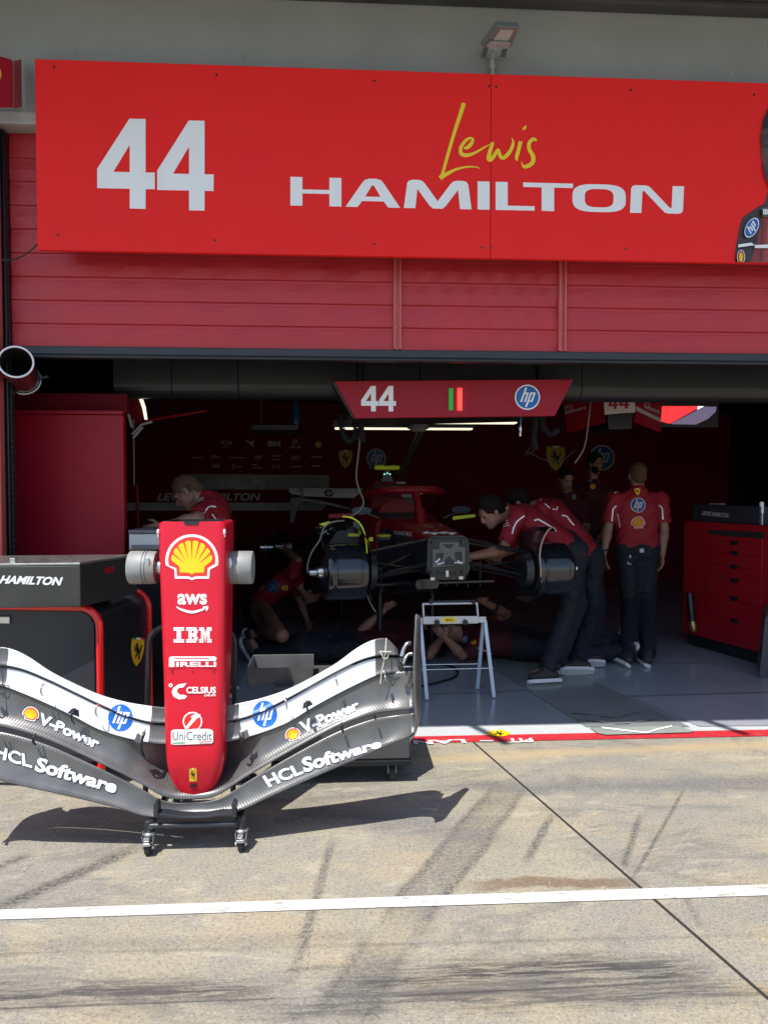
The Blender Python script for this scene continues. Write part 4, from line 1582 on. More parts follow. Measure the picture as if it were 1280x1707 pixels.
mb = MB()
mb.hexa([cp(0, .0, zbot), cp(LCAB, .0, zbot), cp(LCAB, .7, zbot), cp(0, .7, zbot), cp(0, 0, ztop), cp(LCAB, 0, ztop), cp(LCAB, .7, ztop), cp(0, .7, ztop)], MATS['cabinet_red'], .006)
cabt = mb.bvh()
mb.build('body', T)
mb = MB()
mb.hexa([cp(.03, .05, .012), cp(LCAB, .05, .012), cp(LCAB, .68, .012), cp(.03, .68, .012), cp(.03, .05, zbot - .001), cp(LCAB, .05, zbot - .001), cp(LCAB, .68, zbot - .001), cp(.03, .68, zbot - .001)], MATS['black_paint'])
mb.build('plinth', T)
lx = [(883.5, 890.5), (899, 905.5), (906, 921), (922, 942), (943, 963.5), (964.5, 995), (996, 1056)]
mb = MB()
pq = [cab_px(1181, 883.5), cab_px(1275, 887), cab_px(1275, 898), cab_px(1181, 891.5)]
mb.prism([p - fy * .002 for p in pq], -fy * .002, MATS['black_rough'])
mb.build('recess', T)
A_ = cab_px(1181.5, 900)
Bx = cab_px(1272, 900)
la, lb = (A_ - cn).dot(fx), (Bx - cn).dot(fx)
zs = [cab_px(1226, y).z for y in (894, 904, 924, 945, 965, 1003, 1069)]
for i in range(6):
    mb = MB()
    zh, zl = zs[i] - .002, zs[i + 1] + .002
    mb.hexa([cp(la, -.012, zl), cp(lb, -.012, zl), cp(lb, -.001, zl), cp(la, -.001, zl), cp(la, -.012, zh), cp(lb, -.012, zh), cp(lb, -.001, zh), cp(la, -.001, zh)], MATS['cabinet_red'], .002)
    dr = mb.build('drawer', T)
    py = (905, 922, 945, 968, 998, 1035)[i]
    c = cab_px(1226, py) - fy * .0125
    mb = MB()
    mb.prism([c + fx * x + V((0, 0, z)) for x, z in ((-.05, .018), (.05, .018), (.035, -.018), (-.035, -.018))], -fy * .012, MATS['black_paint'], .003)
    mb.build('handle', dr)
T = thing('name_case', 'black box with small white name lettering standing on the drawer cabinet', 'case', cp(.2, .2, ztop))
mb = MB()
e0_, e1_ = (cab_px(1150, 860) - cn).dot(fx), (cab_px(1262, 870) - cn).dot(fx)
mb.hexa([cp(e0_, .03, ztop + .002), cp(e1_, .03, ztop + .002), cp(e1_, .4, ztop + .002), cp(e0_, .4, ztop + .002), cp(e0_, .03, ztop + .16), cp(e1_, .03, ztop + .16), cp(e1_, .4, ztop + .16), cp(e0_, .4, ztop + .16)], MATS['dark_panel'], .006)
ncb = mb.bvh()
mb.build('body', T)
decal('lettering', [(fit4(txt('LEWIS HAMILTON', .035, .15), (1171, 851.5), (1215, 856), (1214, 863.5), (1170, 858.5)), D_)], on_mesh(ncb), T)
mb = MB()
mb.hexa([cp(e0_ + .2, .04, ztop + .165), cp(e0_ + .34, .04, ztop + .165), cp(e0_ + .34, .1, ztop + .165), cp(e0_ + .2, .1, ztop + .165), cp(e0_ + .2, .04, ztop + .18), cp(e0_ + .34, .04, ztop + .18), cp(e0_ + .34, .1, ztop + .18), cp(e0_ + .2, .1, ztop + .18)], MATS['cable_grey'])
tag(mb.build('white_card'), 'small pale card lying on top of the black box on the drawer cabinet', 'card')
mb = MB()
p = cab_px(1258, 868)
mb.lathe(V((p.x + .06, p.y, ztop + .002)), (0, 0, 1), [(0, .012), (.10, .012), (.101, .018), (.19, .018), (.2, .01)], MATS['logo_white'], 10)
tag(mb.build('marker_pen'), 'white topped marker standing upright at the near end of the drawer cabinet', 'pen')
T = thing('wheel_gun', 'black torch with a brass tip clipped to the end of the red cabinet', 'tool', cab_px(1160, 1020) - fy * .06)
mb = MB()
a, b = cab_px(1156, 988) - fy * .05, cab_px(1161, 1036) - fy * .05
mb.lathe(a, b - a, [(0, .03), (.02, .034), (.2, .034), ((b - a).length, .03)], MATS['black_paint'], 14)
gb = mb.bvh()
mb.build('barrel', T)
mb = MB()
e = cab_px(1164, 1052) - fy * .05
mb.lathe(b, e - b, [(0, .034), (.05, .036), ((e - b).length, .022)], pm('brass', (.45, .32, .12), .35, metal=.8), 14)
mb.build('tip', T)
decal('lettering', [(poly([(1155.5, 990), (1158, 990), (1159, 999), (1157, 999)]), D_), (poly([(1158, 1003), (1160, 1003), (1161.5, 1014), (1160, 1014)]), D_), (poly([(1160, 1020), (1163, 1020), (1163, 1030), (1161, 1030)]), D_)], on_mesh(gb), T)
T = thing('equipment_case', 'rounded grey metal edge of equipment cut off by the right edge of the frame', 'case', gnd(1290, 1133))
mb = MB()
dY = gnd(1290, 1132).y
pts = smooth_path([(1281, 1020), (1276, 1028), (1271, 1080), (1266, 1122), (1269, 1131), (1280, 1135), (1330, 1138)], 4)
mb.prism([at(x, y, dY) for x, y in pts] + [at(1400, 1138, dY), at(1400, 1015, dY), at(1290, 1016, dY)], (.19, .35, 0), pm('case_grey', (.07, .075, .09), .4, var=.15), .004)
mb.build('body', T)
mb = MB()
mb.prism([at(1279, 1021, dY - .004), at(1276, 1028, dY - .004), at(1400, 1028, dY - .004), at(1400, 1016, dY - .004)], (0, .003, 0), MATS['black_paint'])
mb.build('trim', T)

# ------------------------------------------------------------------ nose and front wing standing on its tip
YN = 3.02
LEAN = .13


def yw(py):
    return YN + LEAN * (1358 - py) / F_PX * YN


XC = at(320, 1200, yw(1200)).x


def wp(px, py, dy=0.0):
    """Point of the leaning wing plane behind a pixel, pushed back by dy."""
    return at(px, py, yw(py) + dy)


def mirror(p):
    return V((2 * XC - p.x, p.y - .105 * max(0, (p.x - XC) / .94), p.z))


T = thing('front_wing', 'race car nose and front wing in red and carbon standing upright on its tip', 'race car nose', (XC, YN, .1))


def interp(tab, x):
    xs = [t[0] for t in tab]
    if x <= xs[0]:
        return tab[0][1]
    if x >= xs[-1]:
        return tab[-1][1]
    i = max(k for k in range(len(xs)) if xs[k] <= x)
    i = min(i, len(xs) - 2)
    # monotone-ish cubic
    def sl(k):
        if k == 0:
            return (tab[1][1] - tab[0][1]) / (tab[1][0] - tab[0][0])
        if k == len(tab) - 1:
            return (tab[-1][1] - tab[-2][1]) / (tab[-1][0] - tab[-2][0])
        return (tab[k + 1][1] - tab[k - 1][1]) / (tab[k + 1][0] - tab[k - 1][0])
    x0, x1 = xs[i], xs[i + 1]
    h = x1 - x0
    t = (x - x0) / h
    return ((2 * t ** 3 - 3 * t * t + 1) * tab[i][1] + (t ** 3 - 2 * t * t + t) * h * sl(i) + (-2 * t ** 3 + 3 * t * t) * tab[i + 1][1] + (t ** 3 - t * t) * h * sl(i + 1))


# --- nose: rounded box lofted along its length (photo rows)
rows = [(869.5, 268.5, 370, .25, .030), (870.6, 265.5, 373, .255, .030), (873, 263.2, 375, .26, .030), (880, 262, 376.5, .26, .032), (960, 264, 376, .25, .034), (1050, 267, 375.5, .235, .036), (1130, 269.5, 374.5, .215, .038), (1200, 271, 373.5, .19, .042),
        (1245, 272, 372.5, .17, .045), (1270, 273.5, 371.5, .155, .046), (1288, 276, 369.5, .14, .045), (1302, 280, 366, .125, .042), (1313, 286, 360.5, .11, .036), (1321, 294, 353, .095, .028), (1327, 304, 343, .075, .018), (1330.5, 313, 332, .05, .008)]
rings = []
for i, (py, xa, xb, dp, r) in enumerate(rows):
    push = 0 if py < 1270 else .0016 * (py - 1270) ** 1.0 * .55
    A, Bq = wp(xa, py, push), wp(xb, py, push)
    hw = (Bq.x - A.x) / 2
    cx, yf, z = (A.x + Bq.x) / 2, A.y, A.z
    rg = []
    rr = min(r, hw * .95, dp * .45)
    for q, (sx, sy) in enumerate(((1, 0), (1, 1), (-1, 1), (-1, 0))):
        a0 = (-90, 0, 90, 180)[q]
        ccx = cx + sx * (hw - rr)
        ccy = yf + (rr if sy == 0 else dp - rr)
        for k in range(7):
            a = math.radians(a0 + 15 * k)
            rg.append(V((ccx + rr * math.cos(a), ccy + rr * math.sin(a), z)))
    # crown: front face slightly convex
    rg = [V((p.x, p.y, p.z)) for p in rg]
    # extra points along the front face
    front = [V((cx - (hw - rr) + 2 * (hw - rr) * k / 6, yf - .004 * math.sin(math.pi * k / 6), z)) for k in range(1, 6)]
    rings.append(rg + front)
mb = MB()
# notch cut in the front lip: the first ring is dropped locally
top = [p.copy() for p in rings[0]]
mb.loft(rings, MATS['nose_red'], cap=(False, True))
nose_bvh = mb.bvh()
mb.loft([[p for p in rings[0]], [V((XC + (p.x - XC) * .90, YN + .33 + (p.y - YN - .33) * .86, p.z)) for p in rings[0]], [V((XC + (p.x - XC) * .88, YN + .33 + (p.y - YN - .33) * .84, p.z - .12)) for p in rings[0]]], MATS['black_paint'], cap=(False, True), smooth=False)
nose = mb.build('nose', T)
mb = MB()
# dark recess of the bulkhead notch
a, b = wp(307.5, 870, -.0055), wp(331, 870, -.0055)
mb.prism([wp(306, 869), wp(332, 869), wp(330, 875), wp(309, 875)], (0, -.0068, 0), MATS['black_rough'])
mb.build('notch', nose)
for px in (264.5, 373.5):
    mb = MB()
    c = wp(px, 887, .012)
    s = -1 if px < 320 else 1
    mb.ball(c + V((s * .002, 0, 0)), (.006, .012, .014), MATS['logo_white'], 10)
    mb.ball(c + V((s * .002, .001, -.018)), (.004, .007, .006), MATS['logo_white'], 8)
    mb.build('fastener', nose)
NM = on_mesh(nose_bvh)
pm('shell_red', (.80, .03, .02), .45)
decal('logo', shell_logo(320, 928.5, 44, 0, W_, MATS['shell_red'], pm('logo_amber', (.90, .55, .005), .45)), NM, nose, step=6)
smile = join(ribbon([(294, 1011, 1), (302, 1016, 3.2), (320, 1020.5, 4.2), (338, 1016, 3.2), (343, 1012, 2)], 8), poly([(338, 1011.5), (347, 1010), (347.5, 1014), (344.5, 1019), (343.5, 1018.5), (344, 1013.5), (339, 1013.5)]))
decal('logo', [(fit(txt('aws', .028), 296, 990, 345, 1008), W_), (smile, W_)], NM, nose, step=6)
# striped three-letter mark: eight rows of bars
I_ = [[(0, .28)]] * 2 + [[(.08, .2)]] * 4 + [[(0, .28)]] * 2
Bm = [[(.33, .60)], [(.33, .63)], [(.39, .48), (.53, .64)], [(.39, .61)], [(.39, .61)], [(.39, .48), (.53, .64)], [(.33, .63)], [(.33, .60)]]
Mm = [[(.67, .80), (.87, 1)], [(.67, .815), (.855, 1)], [(.72, .83), (.84, .95)], [(.72, .95)], [(.72, .79), (.80, .87), (.88, .95)], [(.72, .79), (.81, .86), (.88, .95)], [(.67, .79), (.82, .85), (.88, 1)], [(.67, .79), (.828, .842), (.88, 1)]]
bars = []
for r in range(8):
    y0 = 1046 + r * 3.28
    for seg in (I_[r], Bm[r], Mm[r]):
        for a, b in seg:
            bars.append(rect(289.5 + a * 63.5, y0, 289.5 + b * 63.5, y0 + 2.25))
decal('logo', [(join(*bars), W_)], NM, nose, step=6)
Pl_ = join(poly([(282, 1097), (285, 1094.5), (358, 1094.5), (361, 1097), (361, 1099), (359, 1102), (291, 1102), (291, 1112), (282, 1112)]), fit(txt('IRELLI', .03), 294, 1103.5, 360.5, 1111.5))
decal('logo', [(Pl_, W_), (rect(291, 1097.2, 349, 1098.6), MATS['nose_red'])], NM, nose, step=6)
mb = MB()
for px in (287, 321.5, 356):
    p = wp(px, 1119.5, -.003)
    mb.lathe(p, (0, -1, 0), [(0, .0045), (.0035, .004)], MATS['deep_red'], 8)
a, b = wp(270, 1114.6, -.0025), wp(374, 1114.2, -.0025)
mb.bar(wp(281, 1114.6, -.0035), wp(362, 1114.4, -.0035), .002, .0016, MATS['deep_red'], (0, 1, 0))
mb.build('panel_line', nose)
Cg = poly([*ell(306, 1152, 13.5, a0=55, a1=320, n=24), (309, 1140), (308, 1146), *ell(307, 1152, 6.5, a0=300, a1=60, n=12)])
Cg = poly([(311, 1139), (298, 1141), (289, 1147), (286.5, 1154), (290, 1162), (299, 1166), (308, 1165), (312, 1161), (307, 1158.5), (301, 1158.5), (296, 1155.5), (295.5, 1150), (299, 1146.5), (306, 1146), (311, 1139)][:-1])
decal('logo', [(Cg, W_), (poly(ell(285, 1142.5, 3.2, n=16), ell(285, 1142.5, 1.5, n=16)), W_), (fit(txt('CELSIUS', .028), 311, 1145, 360, 1156), W_), (fit(txt('LIVE FIT', .03), 341, 1157.5, 360, 1160.7), W_)], NM, nose, step=6)
plate = poly([(286, 1219), (290, 1216), (304, 1216), (312, 1217), (322, 1215), (347, 1215), (352, 1216), (355.5, 1219), (355.5, 1236), (353, 1239.5), (291, 1241.5), (286, 1240)])
decal('logo', [(poly(ell(321, 1203, 16.2)), W_), (poly(ell(321, 1203, 14)), MATS['logo_red']), (poly([(318, 1195), (323, 1191.5), (335, 1191), (333, 1195), (328, 1198), (313, 1215), (308, 1218), (309, 1213), (321, 1197.5)]), W_), (plate, W_),
               (fit(txt('UniCredit', .005), 288.5, 1219, 353.5, 1234), MATS['logo_grey']), (poly([(288, 1237.6), (309.5, 1236.8), (309.5, 1238.4), (288, 1239.2)]), MATS['logo_green']), (poly([(332, 1235.9), (353, 1235), (353, 1236.6), (332, 1237.5)]), MATS['logo_red'])], NM, nose, step=6)
decal('badge', shield_logo(322, 1291.5, 11.2, -1, .9, True), NM, nose, step=6)
mb = MB()
mb.prism([NM(317, 1307.5, .004), NM(328, 1306.5, .004), NM(327.5, 1310.5, .004), NM(316.5, 1311.5, .004)], (0, .003, 0), MATS['black_rough'])
mb.prism([NM(318, 1313, .003), NM(328, 1312, .003), NM(323, 1320, .0025)], (0, .002, 0), MATS['deep_red'])
mb.build('probe', nose)

# --- wing elements: lower and upper edges in photo columns for the right half (x from the centre outwards)
E = {
    1: ([(320, 1360), (360, 1359), (395, 1352), (415, 1344), (440, 1332), (520, 1296), (600, 1262), (660, 1236), (684, 1226), (693, 1218)],
        [(320, 1338), (350, 1336), (375, 1328), (402, 1310), (440, 1287), (500, 1253), (560, 1222), (620, 1200), (660, 1193), (693, 1189)]),
    2: ([(320, 1334), (350, 1331), (372, 1322), (402, 1302), (440, 1279), (500, 1245), (560, 1214), (620, 1192), (660, 1186), (693, 1182)],
        [(320, 1236), (372, 1235), (402, 1231), (440, 1219), (480, 1203), (520, 1179), (560, 1157), (600, 1137), (630, 1125), (660, 1120), (688, 1119)]),
    3: ([(320, 1237), (372, 1236), (402, 1231), (440, 1220), (480, 1204), (520, 1180), (560, 1158), (600, 1138), (630, 1125), (660, 1120), (676, 1121)],
        [(320, 1207), (372, 1206), (402, 1202), (440, 1188), (480, 1168), (520, 1146), (560, 1124), (600, 1105), (630, 1097), (652, 1096), (676, 1098)]),
    4: ([(320, 1201), (372, 1201), (402, 1197), (440, 1183), (480, 1163), (520, 1141), (560, 1119), (600, 1100), (630, 1092), (652, 1091), (668, 1092)],
        [(320, 1177), (372, 1177), (402, 1172), (440, 1163), (480, 1149), (520, 1129), (560, 1106), (590, 1084), (610, 1072), (630, 1065), (645, 1065), (655, 1074), (668, 1088)]),
}
XEND = {1: 692, 2: 690, 3: 674, 4: 664}
CURL = {1: .034, 2: .048, 3: .024, 4: .020}
FRONT = {1: .022, 2: .036, 3: .064, 4: .068}


def surf(e, px, v, left=False):
    lo, hi = interp(E[e][0], px), interp(E[e][1], px)
    if e == 2:
        lo -= 2.5
    if e == 1 and left:
        lo += 20 * min(1, max(0, (px - 430) / 180))
    py = lo + (hi - lo) * v
    u = (px - 320) / 370
    near = min(1, max(0, (px - 375) / 60))
    dy = FRONT[e] + CURL[e] * (1 - (1 - v) ** (3.4 if e == 2 else 2.4)) - .01 * v + .05 * u * u
    dy += (.10 if e == 2 else 0) * (1 - near) * min(1, max(0, (v - .1) / .4))
    if px > 640 and e <= 2:
        dy -= .05 * ((px - 640) / 50) ** 2     # swept forward into the endplate
    return wp(px, py, dy)


def element(e, mats):
    """Both halves of one wing element as one closed aerofoil shell; mats: list of (x limit, material)."""
    mb = MB()
    NU, NV = 44, 10
    x_end = XEND[e]
    cols = []
    for i in range(-NU, NU + 1):
        px = 320 + (x_end - 320) * abs(i) / NU
        cl = [surf(e, px, j / NV, i < 0) for j in range(NV + 1)]
        th = [.003 + .018 * math.sin(math.pi * min(1, (j / NV) ** .6)) * (1 - .55 * j / NV) for j in range(NV + 1)]
        bk = [p + V((0, t, 0)) for p, t in zip(cl, th)][::-1]
        c = cl + bk
        # rounded leading edge
        lead = (cl[0] + bk[-1]) / 2 - V((0, 0, .006))
        c = c + [lead]
        if i < 0:
            c = [mirror(p) for p in c]
        cols.append((px, c))
    n = len(cols[0][1])
    for k in range(len(cols) - 1):
        if e >= 3 and abs(k - NU + .5) < NU * 44 / (x_end - 320):
            continue
        xm_ = (cols[k][0] + cols[k + 1][0]) / 2
        left = k < NU
        mt = next(m for lim, m in mats if xm_ < lim)
        if isinstance(mt, tuple):
            mt = mt[1] if left else mt[0]
        a, b = cols[k][1], cols[k + 1][1]
        for j in range(n):
            q_ = (j + 1) % n
            use = mt
            if mt is MATS['flap_white'] and not (j < NV):
                use = MATS['carbon_mid']
            mb.add([a[j], b[j], b[q_], a[q_]], [(0, 1, 2, 3)], use, True)
    kk = int(NU * 44 / (x_end - 320) + .5)
    for c in (cols[0][1], cols[-1][1]) + ((cols[NU - kk][1], cols[NU + kk][1]) if e >= 3 else ()):
        mb.add(c, [tuple(range(n))], MATS['carbon_mid'])
    # weld
    return mb


CAR, CMID, WHT = (MATS['carbon'], MATS['carbon_left']), MATS['carbon_mid'], MATS['flap_white']
spec = {1: [(362, CMID), (999, CAR)], 2: [(384, CMID), (999, CAR)], 3: [(402, CMID), (627, WHT), (999, CAR)], 4: [(402, CMID), (627, WHT), (999, CAR)]}


def weld(o):
    bm = bmesh.new()
    bm.from_mesh(o.data)
    bmesh.ops.remove_doubles(bm, verts=bm.verts[:], dist=1e-5)
    bmesh.ops.recalc_face_normals(bm, faces=bm.faces[:])
    bm.to_mesh(o.data)
    bm.free()


EL, BV = {}, {}
for e in (1, 2, 3, 4):
    mb = element(e, spec[e])
    BV[e] = mb.bvh()
    EL[e] = mb.build('main_plane' if e == 1 else 'flap', T)
    weld(EL[e])

M1, M2 = on_mesh(BV[1]), on_mesh(BV[2])
M34 = on_mesh(BV[3], BV[4])


def italic4(x0, y0, x1, y1, h0, h1, lean=0.0):
    """Corners of lettering whose baseline runs x0,y0 -> x1,y1 with heights h0, h1."""
    dx, dy = x1 - x0, y1 - y0
    L = math.hypot(dx, dy)
    nx, ny = dy / L, -dx / L
    ux, uy = dx / L, dy / L
    return ((x0 + nx * h0 + ux * lean * h0, y0 + ny * h0 + uy * lean * h0), (x1 + nx * h1 + ux * lean * h1, y1 + ny * h1 + uy * lean * h1), (x1, y1), (x0, y0))


def bend(sh, fn):
    return [fn(x, y) for x, y in sh[0]], sh[1]


kw = dict(step=4, e0=.0045, de=.0003)
decal('lettering', bold4('HCL', ((437.5, 1294), (497, 1273), (506, 1289.5), (449.5, 1313)), W_, 1.0, .015) + bold4('Software', ((502, 1263.5), (633, 1232), (636, 1246.5), (508, 1289)), W_, .6, .03), M1, EL[1], **kw)
decal('lettering', bold4('HCL', ((-4, 1242), (50, 1259.5), (54, 1280.5), (-11, 1262)), W_, 1.0, .015) + bold4('Software', ((65, 1261.5), (200, 1302), (191, 1323), (58, 1285)), W_, .6, .03), M1, EL[1], **kw)
decal('lettering', bold4('V-Power', ((498, 1204.5), (596, 1166), (598, 1183), (507, 1225)), W_, .6, .03), M2, EL[2], **kw)
decal('logo', shell_logo(488, 1224, 13, -18, W_, MATS['shell_red'], MATS['logo_amber']), M2, EL[2], step=5, e0=.004)
decal('lettering', bold4('V-Power', ((69, 1188), (169, 1232), (161, 1249.5), (64, 1206.5)), W_, .6, .03), M2, EL[2], **kw)
decal('logo', shell_logo(52, 1190, 14, 12, W_, MATS['shell_red'], MATS['logo_amber']), M2, EL[2], step=5, e0=.004)
pm('hp_blue', (.006, .13, .62), .4)
for cx, cy, rot in ((441.5, 1191, -4), (201, 1197, 3)):
    for e in (3, 4):
        other = 7 - e
        fn = on_mesh(BV[e])
        both = M34

        def only(x, y, k, fn=fn, both=both):
            p, qq = fn(x, y, k), both(x, y, k)
            return p if p is not None and qq is not None and (p - qq).length < .002 else None
        decal('logo', hp_logo(cx, cy, 20.5, rot, 22.5, MATS['hp_blue'], W_, 0)[:2], only, EL[e], step=2)


# slot brackets between the elements
def bracket(px, py0, py1, mat, wd=.007, out=-.012):
    for s in (0, 1):
        mb = MB()
        pts = [wp(px, py0, .04), wp(px, py0 + (py1 - py0) * .3, -out), wp(px + 2, py0 + (py1 - py0) * .7, -out + .01), wp(px + 3, py1, .06)]
        if s:
            pts = [mirror(p) for p in pts]
        P = [V(p) for p in smooth_path([tuple(p) for p in pts], 5)]
        mb.tube(P, [wd * (.5 + .5 * math.sin(math.pi * (i + 1) / (len(P) + 1))) for i in range(len(P))], mat, 8)
        mb.build('slot_bracket', T)


bracket(401, 1216, 1256, MATS['black_paint'], .006)
bracket(401, 1212, 1236, MATS['zinc'], .0045, -.006)
bracket(511, 1168, 1194, MATS['black_paint'], .0048)
bracket(476, 1162, 1185, MATS['zinc'], .004, -.02)
bracket(560, 1126, 1145, MATS['zinc'], .004, -.02)
bracket(569, 1205, 1222, MATS['black_paint'], .006, -.02)
bracket(623, 1188, 1200, MATS['black_paint'], .006, -.02)
bracket(642, 1124, 1142, MATS['zinc'], .004, -.03)
bracket(640, 1118, 1126, MATS['zinc'], .008, -.03)
for s in (0, 1):
    mb = MB()
    quad_ = [wp(402, 1222, .028), wp(412, 1216, .028), wp(416, 1229, .024), wp(402, 1235, .024)]
    mb.prism([mirror(p) for p in quad_] if s else quad_, (0, .006, 0), MATS['carbon_mid'], .001)
    mb.build('flap_hinge', T)
    mb = MB()
    quad_ = [wp(506, 1172, .04), wp(516, 1168, .04), wp(522, 1175, .035), wp(504, 1183, .035)]
    mb.prism([mirror(p) for p in quad_] if s else quad_, (0, .006, 0), MATS['black_paint'], .001)
    mb.build('flap_hinge', T)
    # cord tied round the tip of the top flap
    mb = MB()
    kn = wp(642, 1090, .05)
    cord = [wp(644, 1064, .08), wp(643, 1078, .07), kn, wp(640, 1102, .06), wp(636, 1122, .06), wp(634, 1140, .06)]
    loops = [kn + V((.022 * math.cos(a) * (1 + .3 * math.sin(3 * a)), -.006 - .004 * math.sin(2 * a), .016 * math.sin(a) + .006 * math.cos(2 * a))) for a in [k * .42 for k in range(30)]]
    f_ = (lambda p: mirror(p)) if s else (lambda p: p)
    mb.tube([f_(V(p)) for p in smooth_path([tuple(p) for p in cord], 5)], .0026, pm('cord_cream', (.55, .53, .42), .7), 6)
    mb.tube([f_(p) for p in loops], .0026, MATS['cord_cream'], 6)
    mb.build('cord', T)
    # endplate: flared curved plate
    mb = MB()
    front_ = [(694.5, 1024), (692.5, 1060), (691, 1100), (691, 1140), (692.5, 1170), (694, 1195), (693.5, 1215), (690, 1229), (682, 1238)]
    fr = [wp(x, y, -.015 if y > 1100 else -.015 + (1100 - y) * .0006) for x, y in smooth_path(front_, 3)]
    n_ = len(fr)
    bk = []
    for i, p in enumerate(fr):
        t = i / (n_ - 1)
        bk.append(p + V((.050 * math.sin(math.pi * min(1, t + .12)), .03 + .17 * math.sin(math.pi * min(1, t * .9 + .05)), -.03 * (1 - t))))
    rows_ = []
    for k in range(7):
        t = k / 6
        rows_.append([f_(a_.lerp(b_, t) + V((.010 * math.sin(math.pi * t), 0, 0))) for a_, b_ in zip(fr, bk)])
    inner = [[p + V((-.006 if not s else .006, 0, 0)) for p in r] for r in rows_]
    for k in range(6):
        for i in range(n_ - 1):
            mb.add([rows_[k][i], rows_[k][i + 1], rows_[k + 1][i + 1], rows_[k + 1][i]], [(0, 1, 2, 3)], MATS['carbon_mid'], True)
            mb.add([inner[k][i], inner[k + 1][i], inner[k + 1][i + 1], inner[k][i + 1]], [(0, 1, 2, 3)], MATS['carbon_mid'], True)
    for A_, B_2 in ((rows_[0], inner[0]), (rows_[-1], inner[-1])):
        for i in range(n_ - 1):
            mb.add([A_[i], A_[i + 1], B_2[i + 1], B_2[i]], [(0, 1, 2, 3)], MATS['carbon_mid'], True)
    for i in (0, n_ - 1):
        for k in range(6):
            mb.add([rows_[k][i], rows_[k + 1][i], inner[k + 1][i], inner[k][i]], [(0, 1, 2, 3)], MATS['carbon_mid'], True)
    ep = mb.build('endplate', T)
    weld(ep)
    # rounded fairing and winglet cones between the flaps and the endplate
    mb = MB()
    mb.tube([f_(wp(664, 1101, .03)), f_(wp(667, 1110, .025)), f_(wp(670, 1119, .03))], [.008, .013, .009], MATS['gloss_carbon'], 10)
    mb.tube([f_(V(p)) for p in smooth_path([tuple(wp(*c)) for c in ((669, 1094, .05), (673, 1082, .05), (678, 1074, .05), (684, 1072, .06))], 5)], .009, MATS['zinc'], 10)
    mb.tube([f_(V(p)) for p in smooth_path([tuple(wp(*c)) for c in ((672, 1107, .04), (676, 1097, .04), (681, 1091, .05), (687, 1090, .05))], 5)], .008, MATS['zinc'], 10)
    mb.tube([f_(wp(670, 1112, .03)), f_(wp(690, 1112, .04))], .004, MATS['zinc'], 8)
    mb.build('tip_fitting', ep)

# ------------------------------------------------------------------ stand under the wing
T = thing('wing_stand', 'low black wheeled stand with black hoop and silver piston clamps carrying the wing', 'stand', (XC, YN + .1, 0))
yb_ = yw(1358) + .02
mb = MB()
zb = at(320, 1370, yb_).z
xA, xB = at(252, 1370, yb_).x, at(398, 1370, yb_).x
mb.tube([V((xA, yb_ - .03, zb)), V((xB, yb_ - .03, zb))], .013, MATS['dark_panel'], 14)
mb.tube([V((xA, yb_ + .42, zb)), V((xB, yb_ + .42, zb))], .013, MATS['dark_panel'], 14)
for x in (xA, xB):
    mb.bar(V((x, yb_ - .03, zb)), V((x, yb_ + .42, zb)), .024, .024, MATS['dark_panel'])
mb.build('base_frame', T)
mb = MB()
cr = [(258, 1362), (270, 1362), (300, 1366), (340, 1366), (365, 1362), (392, 1362), (392, 1357), (368, 1357), (345, 1361), (320, 1362), (298, 1361), (272, 1357), (258, 1357)]
mb.prism([at(x, y, yb_ - .055) for x, y in cr], (0, .05, 0), MATS['dark_panel'], .003)
mb.build('cradle', T)
for px in (259, 389):
    mb = MB()
    loop = [at(px - 3.5, 1364, yb_ - .06), at(px + 4.5, 1364, yb_ - .06), at(px + 4.5, 1344, yb_ - .06), at(px + 2.5, 1339.5, yb_ - .06), at(px - 1, 1339, yb_ - .06), at(px - 3.5, 1342, yb_ - .06)]
    mb.prism(loop, (0, .05, 0), MATS['dark_panel'], .003)
    mb.build('upright', T)
for px, py, dyb in ((247.5, 1427, 0), (402, 1421, 0), (252, 1427, .45), (398, 1421, .45)):
    g = gnd(px, py - 2) if not dyb else V((gnd(px, py).x, yb_ + .42, 0))
    g = V((g.x, g.y, 0))
    ca = MB()
    ca.lathe(V((g.x - .0115, g.y, .031)), (1, 0, 0), [(0, .026), (.004, .031), (.019, .031), (.023, .026)], MATS['rubber'], 24)
    co = ca.build('castor_wheel', T)
    fk = MB()
    fk.lathe(V((g.x, g.y + .018, zb + .022)), (0, 0, -1), [(0, .012), (.004, .020), (.046, .021), (.05, .017)], MATS['dark_panel'], 20)
    zt1 = zb - .026
    fk.lathe(V((g.x, g.y + .018, zt1)), (0, 0, -1), [(0, .024), (.004, .030), (.009, .030), (.013, .026)], MATS['zinc'], 24)
    for s in (-1, 1):
        fk.hexa([V((g.x + s * .0155, g.y - .014, .026)), V((g.x + s * .0185, g.y - .014, .026)), V((g.x + s * .0185, g.y + .014, .022)), V((g.x + s * .0155, g.y + .014, .022)),
                 V((g.x + s * .022, g.y - .012, zt1 - .012)), V((g.x + s * .025, g.y - .012, zt1 - .012)), V((g.x + s * .025, g.y + .04, zt1 - .012)), V((g.x + s * .022, g.y + .04, zt1 - .012))], MATS['zinc'], .001)
        fk.lathe(V((g.x + s * .0155, g.y, .031)), (s, 0, 0), [(0, .009), (.008, .008), (.010, .005)], MATS['steel'], 12)
    fk.build('castor_fork', T)
    lv = MB()
    lv.box((g.x - .019, g.y - .040, .052), (g.x + .019, g.y - .012, .066), MATS['steel'], .004)
    lv.box((g.x - .013, g.y - .034, .070), (g.x + .013, g.y - .006, .086), MATS['zinc'], .004)
    lv.build('brake_pedal', T)
